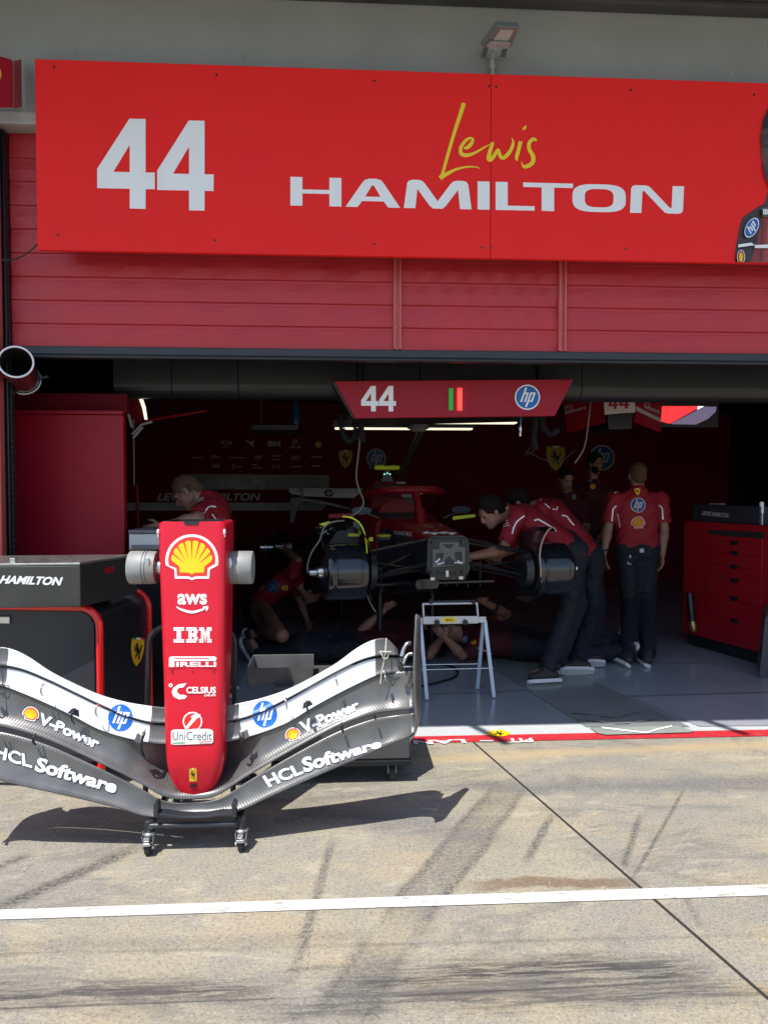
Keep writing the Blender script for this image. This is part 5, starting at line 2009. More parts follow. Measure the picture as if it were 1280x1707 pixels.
# hoop behind the nose
mb = MB()
yh = yw(1100) + .32
xl_, xr_ = at(249, 1150, yh).x, at(392, 1150, yh).x
zt2 = at(320, 1043, yh).z
pts = [V((xl_, yb_ + .30, zb))]
for a in range(180, 89, -15):
    t = math.radians(a)
    pts.append(V((xl_ + .09 + .09 * math.cos(t), yh, zt2 - .09 + .09 * math.sin(t))))
for a in range(90, -1, -15):
    t = math.radians(a)
    pts.append(V((xr_ - .09 + .09 * math.cos(t), yh, zt2 - .09 + .09 * math.sin(t))))
pts.append(V((xr_, yb_ + .30, zb)))
mb.tube(pts, .013, MATS['black_paint'], 14)
mb.build('hoop', T)
yp = yw(945) + .15
for xa, xb, sgn in ((217, 262, -1), (378, 422, 1)):
    a, b = at(xa if sgn < 0 else xb, 946, yp), at(xb if sgn < 0 else xa, 946, yp)
    L = (b - a).length
    r = (at(320, 918, yp).z - at(320, 973, yp).z) / 2
    prof = [(0, r - .004), (.004, r), (L * .55, r), (L * .555, r - .004), (L * .58, r - .004), (L * .585, r), (L * .66, r), (L * .665, r - .004), (L * .69, r - .004), (L * .695, r), (L * .90, r * .98), (L, r * .95)]
    mb = MB()
    mb.lathe(a, b - a, prof, pm('piston_alu', (.27, .285, .285), .6, metal=.2, var=.1, scale=14), 40)
    mb.lathe(b, b - a, [(0, .035), (.12, .035)], MATS['steel'], 20)
    mb.build('piston_clamp', T)
    mb = MB()
    mb.ball(a.lerp(b, .80) + V((0, -r * .92, .02)), (.014, .006, .035), MATS['zinc'], 12)
    mb.build('skirt_relief', T)
mb = MB()
mb.box((XC - .05, yp + .02, zt2 - .005), (XC + .05, yp + .07, at(320, 960, yp).z), MATS['black_paint'], .005)
mb.build('mast', T)

# ------------------------------------------------------------------ race car without nose or wheels, raised on stands
CO = V((.785, 5.28, 0))
CT = math.radians(10.5)
CXv, CYv = V((math.cos(CT), math.sin(CT), 0)), V((-math.sin(CT), math.cos(CT), 0))
CT_ = thing('race_car', 'dark red open wheel race car without nose or wheels being worked on inside the garage', 'race car', CO, CT)
car = lambda x, y, z: CO + CXv * x + CYv * y + V((0, 0, z))


def secring(y, hw, zb, zt, rb=.06, rt=.08, n=6, pinch=1.0):
    """Rounded car section; pinch narrows the top."""
    pts = []
    for cx, cz, r, a0 in ((hw * pinch - rt, zt - rt, rt, 0), (-(hw * pinch - rt), zt - rt, rt, 90), (-(hw - rb), zb + rb, rb, 180), (hw - rb, zb + rb, rb, 270)):
        for k in range(n + 1):
            a = math.radians(a0 + 90 * k / n)
            pts.append(car(cx + r * math.cos(a), y, cz + r * math.sin(a)))
    return pts


secs = [(0.02, .175, .90, 1.195, .05, .06, .95), (.3, .20, .885, 1.225, .06, .07, .93), (.7, .245, .85, 1.265, .07, .08, .90), (1.05, .29, .80, 1.29, .07, .09, .88), (1.15, .30, .80, 1.285, .07, .09, .88)]
mb = MB()
mb.loft([secring(*s[:6], pinch=s[6]) for s in secs], MATS['car_red'])
kd = mb.mi(MATS['dark_panel'])
for i_, f_ in enumerate(mb.f):
    if sum(mb.v[j].z for j in f_) / len(f_) < 1.10:
        mb.m[i_] = kd
ch_bvh = mb.bvh()
mono = mb.build('chassis', CT_)
mb = MB()
mb.loft([secring(y, hw, .80, zt, .07, .05) for y, hw, zt in ((1.152, .30, 1.26), (1.3, .33, 1.30), (1.75, .36, 1.30), (1.95, .36, 1.30))], MATS['car_red'])
mb.build('cockpit_side', CT_)
mb = MB()
mb.loft([secring(y, hw, .82, zt, .05, .05) for y, hw, zt in ((1.16, .22, 1.30), (1.4, .23, 1.325), (1.9, .23, 1.34))], MATS['black_rough'])
mb.build('cockpit', CT_)
mb = MB()
mb.loft([secring(y, hw, .80, zt, .07, rt, pinch=pk) for y, hw, zt, rt, pk in ((1.9, .34, 1.38, .1, .62), (2.0, .34, 1.64, .09, .42), (2.3, .40, 1.63, .08, .38), (2.9, .42, 1.50, .07, .28), (3.6, .25, 1.25, .05, .3), (3.95, .12, 1.05, .03, .5))], MATS['car_red'])
eb = mb.bvh()
mb.build('engine_cover', CT_)
mb = MB()
for p in ([(-.13, 1.60), (.13, 1.60), (.10, 1.47), (-.10, 1.47)],):
    mb.prism([car(x, 1.985 - .3 * (1.64 - z), z) for x, z in p], CYv * -.012, MATS['black_rough'], .003)
mb.build('air_intake', CT_)
# headrest hump in the cockpit
mb = MB()
rg = []
for k in range(8):
    t = k / 7
    a = math.pi * t
    rg.append(t)
mb.loft([[car(x * (1 - .12 * k), 1.46 + .06 * k, z) for x, z in [(-.20, 1.25)] + [(.20 * math.cos(math.pi - math.pi * q / 10), 1.30 + .15 * math.sin(math.pi * q / 10) * (1 - .08 * k)) for q in range(11)] + [(.20, 1.25)]] for k in range(5)], MATS['car_red'])
mb.build('headrest', CT_)
for s in (-1, 1):
    mb = MB()
    mb.loft([[car(s * (.36 + x * w_), y, 1.02 + z * h_) for x, z in ((0, -.2), (.2, -.22), (.32, -.14), (.34, .02), (.26, .16), (.1, .2), (0, .2))] for y, w_, h_ in ((1.5, .9, .8), (1.7, 1.05, 1), (2.2, 1.1, 1.0), (2.9, .7, .85), (3.5, .2, .5))], MATS['dark_panel'])
    mb.build('sidepod', CT_)
mb = MB()
mb.box((-.75, .9, .70), (.75, 3.9, .735), MATS['gloss_carbon'], .01, Matrix.Translation(CO) @ Matrix.Rotation(CT, 4, 'Z'))
mb.build('floor_board', CT_)
for s in (-1, 1):
    for x, z0 in ((.30, .60), (.42, .58), (.54, .57), (.68, .56)):
        mb = MB()
        mb.prism([car(s * x, .95 + (x - .3) * .4, .88), car(s * x, .95 + (x - .3) * .4, z0 + .08), car(s * x, 1.1 + (x - .3) * .4, z0), car(s * (x + .05), 1.8, z0), car(s * (x + .05), 1.8, .74)], CXv * .006, MATS['gloss_carbon'])
        mb.build('floor_fence', CT_)
    mb = MB()
    mb.loft([[car(s * xx, 1.05 + (xx - .24) * .4 + dy, z) for xx, z in ((.24, .88), (.45, .92), (.72, .93), (.80, .88), (.80, .62))] for dy in (0, .05)], MATS['gloss_carbon'], cap=(False, False), closed=False)
    mb.build('floor_inlet', CT_)
mb = MB()
mb.loft([secring(y, hw, zb, .80, .03, .03) for y, hw, zb in ((.55, .10, .72), (.9, .20, .62), (1.6, .28, .60))], MATS['gloss_carbon'])
mb.build('bib', CT_)
# halo
hp_ = [car(0, .72, 1.245), car(0, .78, 1.36), car(0, .86, 1.47), car(0, .93, 1.525)]
arc = [car(-.37, 1.78, 1.36), car(-.385, 1.6, 1.43), car(-.36, 1.32, 1.495), car(-.26, 1.04, 1.53), car(-.1, .93, 1.54), car(.1, .93, 1.54), car(.26, 1.04, 1.53), car(.36, 1.32, 1.495), car(.385, 1.6, 1.43), car(.37, 1.78, 1.36)]
mb = MB()
mb.tube([V(p) for p in smooth_path([tuple(p) for p in arc], 6)], .036, MATS['car_red'], 14)
hb = mb.bvh()
halo = mb.build('halo', CT_)
mb = MB()
mb.tube([V(p) for p in smooth_path([tuple(p) for p in hp_], 5)], [.05] * 6 + [.036] * 10, MATS['car_red'], 12)
mb.build('halo_strut', halo)
for s in (-1, 1):
    mb = MB()
    mb.bar(car(s * .30, 1.02, 1.29), car(s * .44, 1.0, 1.35), .02, .012, MATS['black_paint'])
    mb.loft([[car(s * (.46 + .09 * math.cos(a)), 1.0 + k * .05, 1.36 + .035 * math.sin(a)) for a in [2 * math.pi * q / 16 for q in range(16)]] for k in (0, 1)], MATS['dark_panel'], smooth=False)
    mb.build('mirror', CT_)
# roll hoop camera
mb = MB()
mb.tube([car(-.19, 1.95, 1.765), car(-.13, 1.95, 1.765)], [.019, .022], MATS['black_paint'], 12)
mb.tube([car(-.129, 1.95, 1.765), car(-.06, 1.95, 1.768), car(0, 1.95, 1.764), (car(.06, 1.95, 1.768)), car(.13, 1.95, 1.765)], [.024, .026, .022, .026, .024], MATS['neon'], 14)
tc = mb.build('camera_pod', CT_)
mb = MB()
mb.prism([car(-.02, 1.93, 1.745), car(.02, 1.93, 1.745), car(.07, 1.93, 1.62), car(-.07, 1.93, 1.62)], CYv * .08, MATS['black_paint'], .004)
mb.build('mast', tc)
mb = MB()
pm('led_green', (.1, .5, .4), .4, emit=(.25, 1, .75), estr=1.0)
for x, z in ((-.03, 1.700), (.0, 1.708), (.028, 1.70)):
    mb.ball(car(x, 1.925, z), .007, MATS['led_green'], 8)
mb.build('status_light', tc)
mb = MB()
for x0, x1, y0, z0, z1 in ((.08, .28, 2.0, 1.55, 1.575), (.10, .22, 2.02, 1.60, 1.625)):
    mb.prism([car(x0, y0, z0), car(x1, y0, z0), car(x1, y0, z1), car(x0, y0, z1)], CYv * .1, MATS['cable_grey' if z0 > 1.59 else 'black_paint'])
mb.build('winglet', CT_)
mb = MB()
mb.prism([at(634, 815, 7.3), at(645, 815, 7.3), at(655, 797, 7.3), at(650, 796, 7.3)], (0, .02, 0), MATS['pod_white'])
mb.build('roll_hoop_stripe', CT_)

# front bulkhead face
fp = lambda px, py, d=0.0: CAM + ray(px, py) * (((CO - CYv * (.0 + d)) - CAM).dot(CYv) / ray(px, py).dot(CYv))
pm('bulkhead_grey', (.11, .11, .115), .45, metal=.3, var=.15, scale=20)
mb = MB()
mb.prism([fp(713, 897), fp(778, 897), fp(779, 945), fp(777, 967), fp(719, 968), fp(711, 945)], CYv * .035, MATS['black_paint'], .006)
bh = mb.build('bulkhead', CT_)
mb = MB()
f2 = lambda pts, d, th, mt, bev=.0: mb.prism([fp(x, y, d) for x, y in pts], CYv * th, mt, bev)
sh_ = poly([(721, 916), (732, 916), (732, 904), (765, 904), (765, 912), (775, 912), (775, 940), (721, 946)], [(727, 922), (740, 922), (736, 934), (726, 938)], [(757, 920), (769, 920), (770, 934), (760, 936)], [(738, 907), (756, 907), (752, 914), (744, 914)], [(735, 942), (748, 927), (763, 941)])
for d in (.008, .001):
    mb.add([fp(x, y, d) for x, y in sh_[0]], sh_[1], MATS['bulkhead_grey'])
mb.build('mount_plate', bh)
mb = MB()
for a, b in (((726, 938), (733, 931)), ((762, 934), (769, 940)), ((728, 941), (740, 938)), ((756, 938), (771, 938))):
    mb.tube([fp(*a, .004), fp(*b, .004)], .009, MATS['steel'], 8)
for x, y in ((722, 905), (771, 904), (720, 955), (772, 955)):
    mb.lathe(fp(x, y, .02), CYv, [(0, .012), (.02, .014)], MATS['black_paint'], 12)
for x, y in ((721.5, 965.5), (769, 964)):
    mb.hexa([fp(x - 4, y - 3, .01), fp(x + 3, y - 3, .01), fp(x + 3, y + 2, .01), fp(x - 4, y + 2, .01), fp(x - 4, y - 3, -.01), fp(x + 3, y - 3, -.01), fp(x + 3, y + 2, -.01), fp(x - 4, y + 2, -.01)], MATS['zinc'])
mb.hexa([fp(743, 951, .012), fp(748, 951, .012), fp(748, 962, .012), fp(743, 962, .012), fp(743, 951, -.01), fp(748, 951, -.01), fp(748, 962, -.01), fp(743, 962, -.01)], MATS['zinc'], .002)
for x in (732, 739, 753, 760):
    mb.lathe(fp(x, 956, .012), CYv, [(0, .010), (.02, .014)], MATS['black_paint'], 12)
mb.build('pick_up', bh)
CM_ = on_mesh(ch_bvh)
pm('name_gold', (.45, .30, .20), .45)
decal('numerals', [(fit4(join(four(0, 0, 10, 7, 0), four(10.5, 0, 10, 7, 0)), (708, 883.5), (758, 883.5), (762, 891.5), (704, 891.5)), MATS['logo_white'])], CM_, mono, step=6)
decal('lettering', [(fit4(txt('VGW', .0), (695, 874.5), (745, 875), (751, 880), (690, 879.5)), MATS['name_gold'])], CM_, mono, step=6)
decal('lettering', [(fit4(txt('RICHARD MILLE', .02), (658, 884.5), (687, 887), (686, 894), (657, 890.5)), MATS['pod_white'])], CM_, mono, step=6)
decal('logo', hp_logo(698, 825, 9, 0, 3.2, MATS['logo_white'], MATS['wall_blue'], 0), on_mesh(hb), halo, step=4)
decal('lettering', [(fit4(txt('TECHNOLOGY', .01), (622, 831.5), (647, 827), (647, 830), (622, 834.5)), MATS['pod_white'])], on_mesh(hb), halo, step=4)


def hub(px, py, Y):
    return at(px, py, Y)


# front corners
pm('drum_carbon', (.010, .011, .014), .17, var=.2, scale=8, coat=.6)
for s, (dx, dpy) in ((-1, (575, 953)), (1, (917, 951))):
    c = car(s * .80, 0, 1.55 - (dpy - 815) * (5.28 + s * .146) / F_PX)
    mb = MB()
    a = c - CXv * .155
    mb.lathe(a, CXv, [(0, .17), (.006, .195), (.02, .205), (.055, .205), (.058, .202), (.072, .202), (.075, .206), (.235, .206), (.238, .202), (.25, .202), (.253, .206), (.29, .204), (.306, .19), (.31, .13)], MATS['drum_carbon'], 56)
    drum = mb.build('brake_drum', CT_)
    mb = MB()
    mb.lathe(c + CXv * (s * .155), CXv * s, [(0, .05), (.03, .045), (.05, .035), (.052, .028), (.10, .026), (.104, .02)], MATS['steel'], 24)
    mb.lathe(c + CXv * (s * .15), CXv * s, [(0, .12), (.012, .11), (.014, .06)], MATS['black_paint'], 32)
    mb.build('axle_stub', drum)
    # deflector plate standing at the inner side of the drum
    mb = MB()
    pth = [(1.02, -.04, .33), (.80, -.05, .36)]
    ring = [(.02, .30), (-.02, .335), (-.09, .30), (-.14, .22), (-.155, .12), (-.145, .0), (-.15, -.12), (-.17, -.2), (-.215, -.235)]
    w_ = [.10, .12, .16, .18, .18, .18, .17, .15, .10]
    A1, A2 = [], []
    for (x, z), ww in zip(smooth_path(ring, 4), [p[0] for p in smooth_path([(q_,) for q_ in w_], 4)]):
        k_ = c + CXv * (s * (x + .0)) + V((0, 0, z))
        A1.append(k_ - CYv * (ww + .02))
        A2.append(k_ + CYv * ww)
    for off in (0, .004):
        P1 = [p + CXv * off for p in A1]
        P2 = [p + CXv * off for p in A2]
        n_ = len(P1)
        mb.add(P1 + P2, [(i, i + 1, n_ + i + 1, n_ + i) for i in range(n_ - 1)], MATS['gloss_carbon'], True)
    mb.build('deflector', CT_)
    if s > 0:
        mb = MB()
        mb.tube(A1[:len(A1) * 2 // 3], .006, MATS['name_gold'], 6)
        mb.build('edge_trim', CT_)
    mb = MB()
    mb.lathe(c - CXv * (s * .17), -CXv * s, [(0, .15), (.05, .13), (.06, .06)], MATS['black_paint'], 24)
    mb.build('upright', drum)
    # suspension arms: aerofoil tubes from the chassis to the upright
    zc_ = c.z
    for (yi, zi, yo, zo, r) in ((.06, 1.165, -.02, zc_ + .14, .020), (.42, 1.13, .02, zc_ + .13, .018), (.05, .985, -.04, zc_ - .04, .021), (.10, .945, .05, zc_ - .07, .018), (.30, 1.06, .0, zc_ - .02, .012), (.16, .93, .06, zc_ + .06, .014)):
        mb = MB()
        pi, po = car(s * .17, yi, zi), car(s * .62, yo, zo)
        d = (po - pi).normalized()
        u = d.cross(V((0, 0, 1))).normalized()
        v2 = u.cross(d)
        mb.loft([[p + u * (r * 1.9 * math.cos(t)) + v2 * (r * .62 * math.sin(t)) for t in [2 * math.pi * q / 14 for q in range(14)]] for p in (pi, pi.lerp(po, .5), po)], MATS['gloss_carbon'])
        mb.build('wishbone', CT_)
for s in (-1, 1):
    c = car(s * .80, 3.5, 1.0) if s > 0 else at(470, 912, 8.55)
    mb = MB()
    mb.lathe(c - CXv * (s * .12), CXv * s, [(0, .15), (.02, .19), (.22, .19), (.24, .15)], MATS['drum_carbon'], 40)
    drum = mb.build('brake_drum', CT_)
    mb = MB()
    mb.lathe(c + CXv * (s * .12), CXv * s, [(0, .05), (.06, .05), (.07, .085), (.085, .085), (.09, .06), (.14, .06), (.15, .04)], MATS['steel'], 24)
    mb.build('axle_stub', drum)
    mb = MB()
    for yi, zi in ((3.2, 1.0), (3.7, 1.05), (3.4, .85)):
        mb.tube([car(s * .15, yi, zi), c - CXv * (s * .1) + V((0, 0, (zi - 1) * .5))], .018, MATS['black_paint'], 8)
    mb.build('wishbone', CT_)

# rear wing
RW = lambda px, py: at(px, py, 9.2)
mb = MB()
up_ = [(481, 813), (505, 813.5), (560, 814), (640, 815), (692, 817)]
lw_ = [(486, 824), (507, 827), (560, 829.5), (640, 832), (690, 830)]
mb.loft([[RW(*a), RW(a[0], (a[1] + b[1]) / 2) + V((0, .05, 0)), RW(*b) + V((0, .02, 0)), RW(*b) + V((0, .12, 0)), RW(*a) + V((0, .03, .0))] for a, b in zip(up_, lw_)], MATS['pod_white'], smooth=False)
rwb = mb.bvh()
rw = mb.build('rear_wing', CT_)
decal('logo', hp_logo(548, 822, 7.6, 0, 6.2, MATS['logo_black'], MATS['pod_white'], 0), on_mesh(rwb), rw)
mb = MB()
mb.prism([RW(500, 812), RW(505, 812), RW(506, 829), RW(502, 829)], (0, -.02, 0), MATS['black_paint'])
mb.build('slot_spacer', rw)
for px, k in ((484, -1), (690, 1)):
    mb = MB()
    pts = [(px, 832), (px + 4 * -k, 829), (px - 20 * k, 829), (px - 60 * k, 836), (px - 100 * k, 846), (px - 98 * k, 850), (px - 60 * k, 842), (px - 24 * k, 836), (px - 14 * k, 842), (px - 6 * k, 872), (px + 2 * k, 872)]
    mb.prism([RW(*p) for p in pts], (0, .05, 0), MATS['black_paint'], .004)
    mb.build('endplate', rw)
mb = MB()
mb.bar(RW(587, 838), V((RW(587, 838).x, 9.1, .9)), .05, .08, MATS['black_paint'])
mb.build('pylon', rw)
# workshop tapes, covers and loose hoses on the car
for lab, pts, Y in (('neon', [(580, 889), (599, 889), (599, 894.5), (580, 894.5)], 5.2), ('neon', [(531, 874), (548, 869), (552, 871), (540, 877.5)], 5.5), ('neon', [(755, 861), (792, 857), (793, 862), (755, 867)], 6.2), ('neon', [(615, 896), (622, 896), (622, 903), (614, 902)], 5.6)):
    mb = MB()
    mb.prism([at(x, y, Y) for x, y in pts], (0, .03, 0), MATS[lab], .003)
    mb.build('warning_tape', CT_)
mb = MB()
mb.ball(at(640, 893, 5.9), (.063, .1, .012), MATS['neon'], 14)
mb.hexa([at(627, 894, 5.85), at(653, 894, 5.85), at(652, 902, 5.85), at(628, 902, 5.85), at(627, 894, 6.0), at(653, 894, 6.0), at(652, 902, 6.0), at(628, 902, 6.0)], MATS['black_paint'], .01)
mb.build('sensor_cover', CT_)
mb = MB()
mb.prism([at(548, 857, 6.0), at(590, 855, 6.0), at(590, 863, 6.0), at(546, 864, 6.0)], (0, .06, 0), MATS['car_red'], .004)
mb.build('mirror_cover', CT_)
for k, (pts, mt, r) in enumerate(((((571, 861), (585, 863), (600, 873), (609, 895), (612, 922)), 'neon', .006), (((612, 922), (613, 960), (611, 985), (617, 1005), (626, 1020)), 'cable_grey', .005), (((574, 868), (555, 870), (540, 880), (533, 900), (520, 920), (513, 940), (513, 955)), 'cable_grey', .006),
                                  (((536, 900), (540, 915), (545, 940), (546, 960)), 'hose_black', .008))):
    mb = MB()
    mb.tube([V(p) for p in smooth_path([tuple(at(x, y, 5.02 + .03 * k)) for x, y in pts], 5)], r, MATS[mt], 8)
    mb.build('sensor_cable', CT_)
# engine bay clutter seen between the drum and the sidepod
mb = MB()
for i in range(14):
    p = at(528 + rnd.random() * 26, 876 + rnd.random() * 20, 5.9 + rnd.random() * .2)
    mb.tube([p, p + V((rnd.uniform(-.06, .06), 0, rnd.uniform(-.05, .05)))], .006, MATS['zinc' if i % 3 == 0 else 'black_paint'], 6)
mb.box(at(588, 902, 5.45) - V((0, 0, 0)), at(600, 868, 5.6), MATS['dark_panel'], .005)
mb.build('harness', CT_)
for x, y in ((-.25, 1.2), (.25, 1.2), (-.25, 3.2), (.25, 3.2)):
    T = thing('axle_stand', 'black axle stand under the raised race car floor', 'stand', car(x, y, 0), 0, 'axle stands under the race car')
    mb = MB()
    mb.lathe(car(x, y, .01), (0, 0, 1), [(0, .12), (.02, .12), (.04, .03), (.60, .025), (.61, .06), (.685, .06)], MATS['black_paint'], 16)
    mb.build('post', T)

# ------------------------------------------------------------------ trestle below the nose of the car
YT = 5.13
T = thing('trestle', 'light metal A-frame trestle with yellow label standing below the front of the race car', 'trestle', gnd(765, 1168))
pm('trestle_leg', (.50, .60, .72), .4, metal=.2, var=.08)
for (a, b, ya, yb2) in (((700.5, 1036), (711.5, 1172), 5.18, 5.10), ((808, 1034), (823, 1168.5), 5.18, 5.13), ((805, 1037), (795.5, 1155), 5.24, 5.36), ((698, 1040), (690, 1158), 5.24, 5.34)):
    mb = MB()
    p, q2 = at(*a, ya), at(*b, yb2)
    q2.z = max(q2.z, .011)
    mb.bar(p, q2, .026, .026, MATS['trestle_leg'], (0, 1, 0), .002)
    mb.build('leg', T)
mb = MB()
mb.hexa([at(696, 1040, 5.15), at(810, 1038, 5.15), at(810, 1028, 5.15), at(696, 1030, 5.15), at(696, 1040, 5.22), at(810, 1038, 5.22), at(810, 1028, 5.22), at(696, 1030, 5.22)], MATS['alu_white'], .002)
mb.hexa([at(705, 1041, 5.13), at(797, 1039.5, 5.13), at(797, 1027, 5.13), at(705, 1028, 5.13), at(705, 1041, 5.149), at(797, 1039.5, 5.149), at(797, 1027, 5.149), at(705, 1028, 5.149)], MATS['alu_white'], .003)
tb2 = mb.bvh()
mb.build('crossbeam', T)
decal('label', [(poly([(738, 1029), (759, 1028.5), (759, 1037.5), (738, 1038)]), MATS['bright_yellow']), (fit(txt('SAUZ 2', .03), 743, 1031.5, 755.5, 1035.5), K_)], on_mesh(tb2), T)
mb = MB()
for a, b in (((706, 1028), (705, 1006)), ((796.5, 1027), (794.5, 1004.5))):
    mb.bar(at(*a, 5.17), at(*b, 5.17), .012, .012, MATS['alu_white'], (0, 1, 0))
mb.tube([at(705, 1007, 5.17), at(795, 1005.5, 5.17)], .0085, MATS['alu_white'], 10)
mb.build('cradle_bar', T)
mb = MB()
mb.tube([at(715, 1003, 5.17), at(792, 1001.5, 5.17)], .009, MATS['black_paint'], 10)
for x in (718, 789):
    mb.ball(at(x, 1003, 5.17), .020, MATS['rubber'], 10)
mb.build('roller', T)
mb = MB()
for x in (728, 775):
    mb.lathe(at(x, 1037, 5.129), (0, -1, 0), [(0, .020), (.025, .020), (.028, .012)], MATS['black_paint'], 8)
mb.build('clamp_knob', T)
for a, b, y in (((700, 1108.5), (797, 1107), 5.28), ((701, 1117), (822, 1114), 5.15)):
    mb = MB()
    mb.tube([at(*a, y), at(*b, y)], .0055, MATS['steel'], 8)
    mb.build('stretcher', T)
mb = MB()
mb.tube([V(p) for p in smooth_path([tuple(gnd(x, y, .014)) for x, y in ((700, 1145), (730, 1138), (755, 1130), (763, 1122), (755, 1112), (735, 1108))], 6)], .009, MATS['hose_black'], 8)
tag(mb.build('floor_hose'), 'dark hose curling over the garage floor behind the trestle', 'hose')

# ------------------------------------------------------------------ people: one smooth surface per body, grown from a posed skeleton
class Field:
    def __init__(s, lo, hi, h):
        s.lo, s.h = np.array(lo, float), h
        s.n = np.maximum(4, np.ceil((np.array(hi, float) - s.lo) / h).astype(int) + 1)
        s.F = np.full(s.n, 1.0, np.float32)

    def sub(s, lo, hi):
        a = np.clip(np.floor((np.array(lo) - s.lo) / s.h).astype(int), 0, s.n - 1)
        b = np.clip(np.ceil((np.array(hi) - s.lo) / s.h).astype(int) + 1, 1, s.n)
        sl = tuple(slice(int(i), int(j)) for i, j in zip(a, b))
        ax = [s.lo[k] + s.h * np.arange(a[k], b[k]) for k in range(3)]
        if any(len(q_) == 0 for q_ in ax):
            return None, None
        return sl, np.stack(np.meshgrid(*ax, indexing='ij'), -1)

    def put(s, sl, d, k, cut=False):
        F = s.F[sl]
        if cut:
            d = -d
            h = np.clip(.5 + .5 * (d - F) / k, 0, 1)
            s.F[sl] = F * (1 - h) + d * h + k * h * (1 - h)
            return
        h = np.clip(.5 + .5 * (F - d) / k, 0, 1)
        s.F[sl] = F * (1 - h) + d * h - k * h * (1 - h)

    def cone(s, a, b, ra, rb, k=.03, flat=None, fs=1.0, cut=False):
        a, b = np.array(a, float), np.array(b, float)
        R = max(ra, rb) + k + .04
        sl, P = s.sub(np.minimum(a, b) - R, np.maximum(a, b) + R)
        if sl is None:
            return
        ba = b - a
        L = max(1e-9, float(ba @ ba))
        Q = P - a
        t = np.clip((Q @ ba) / L, 0, 1)
        D = Q - t[..., None] * ba
        if flat is not None:
            f = np.array(flat, float)
            f /= np.linalg.norm(f)
            D = D + (1 / fs - 1) * (D @ f)[..., None] * f
        d = np.linalg.norm(D, axis=-1) - (ra + (rb - ra) * t)
        s.put(sl, d.astype(np.float32), k, cut)

    def ell(s, c, ax, r, k=.02, cut=False):
        c = np.array(c, float)
        R = max(r) + k + .04
        sl, P = s.sub(c - R, c + R)
        if sl is None:
            return
        Q = (P - c) @ np.array([list(q_) for q_ in ax]).T / np.array(r)
        n = np.linalg.norm(Q, axis=-1)
        d = (n - 1) * min(r) * (.5 + .5 * np.clip(n, 0, 1))
        s.put(sl, d.astype(np.float32), k, cut)

    def clip(s, p, n):
        """Keep the side of the plane that n points away from."""
        ax = [s.lo[k] + s.h * np.arange(s.n[k]) for k in range(3)]
        P = np.stack(np.meshgrid(*ax, indexing='ij'), -1)
        n = np.array(n, float)
        n /= np.linalg.norm(n)
        s.F = np.maximum(s.F, ((P - np.array(p)) @ n).astype(np.float32))

    def folds(s, amp, freq, seed):
        ax = [s.lo[k] + s.h * np.arange(s.n[k]) for k in range(3)]
        x, y, z = np.meshgrid(*ax, indexing='ij')
        r_ = random.Random(seed)
        w_ = 0
        for i in range(5):
            d = [r_.uniform(-1, 1) for _ in range(3)]
            w_ = w_ + np.sin(freq * (1 + .5 * i) * (d[0] * x + d[1] * y + 1.3 * d[2] * z) + r_.uniform(0, 6) + 1.5 * np.sin(9 * (x * d[2] + z * d[0])))
        s.F = (s.F + amp / 3 * w_).astype(np.float32)

    def mesh(s):
        """Surface nets."""
        F = s.F
        n = F.shape
        ins = F < 0
        c = [ins[i:n[0] - 1 + i, j:n[1] - 1 + j, k:n[2] - 1 + k] for i in (0, 1) for j in (0, 1) for k in (0, 1)]
        cnt = sum(q_.astype(np.int8) for q_ in c)
        act = (cnt > 0) & (cnt < 8)
        I = np.argwhere(act)
        idx = np.full(act.shape, -1, np.int64)
        idx[act] = np.arange(len(I))
        acc = np.zeros((len(I), 3))
        num = np.zeros(len(I))
        corner = [(i, j, k) for i in (0, 1) for j in (0, 1) for k in (0, 1)]
        for a in corner:
            for d in range(3):
                if a[d]:
                    continue
                b = list(a)
                b[d] = 1
                fa = F[I[:, 0] + a[0], I[:, 1] + a[1], I[:, 2] + a[2]]
                fb = F[I[:, 0] + b[0], I[:, 1] + b[1], I[:, 2] + b[2]]
                m = (fa < 0) != (fb < 0)
                t = np.where(m, fa / np.where(m, fa - fb, 1), 0)
                p = np.array(a, float)[None, :] + np.zeros((len(I), 3))
                p[:, d] += t
                acc += np.where(m[:, None], p, 0)
                num += m
        Vv = s.lo + s.h * (I + acc / num[:, None])
        fs = []
        for d in range(3):
            e, f = [(1, 2), (2, 0), (0, 1)][d]
            sl0 = [slice(None)] * 3
            sl1 = [slice(None)] * 3
            sl0[d], sl1[d] = slice(0, n[d] - 1), slice(1, n[d])
            A, B_ = ins[tuple(sl0)], ins[tuple(sl1)]
            ch = np.argwhere(A != B_)
            ch = ch[(ch[:, e] > 0) & (ch[:, f] > 0) & (ch[:, e] < n[e] - 1) & (ch[:, f] < n[f] - 1)]
            if not len(ch):
                continue
            q_ = []
            for oe, of in ((-1, -1), (0, -1), (0, 0), (-1, 0)):
                g = ch.copy()
                g[:, e] += oe
                g[:, f] += of
                q_.append(idx[g[:, 0], g[:, 1], g[:, 2]])
            q_ = np.stack(q_, 1)
            flip = ~A[ch[:, 0], ch[:, 1], ch[:, 2]]
            q_[flip] = q_[flip][:, ::-1]
            fs.append(q_)
        fs = np.concatenate(fs)
        return Vv, fs[(fs >= 0).all(1)]


def field_mesh(fl, name, mat, parent, eyes=None):
    Vv, fs = fl.mesh()
    if not len(fs):
        return None, None
    mb = MB()
    mb.add([V(p) for p in Vv], [list(map(int, q_)) for q_ in fs], mat, True)
    o = mb.build(name, parent, recalc=False)
    return o, mb.bvh()


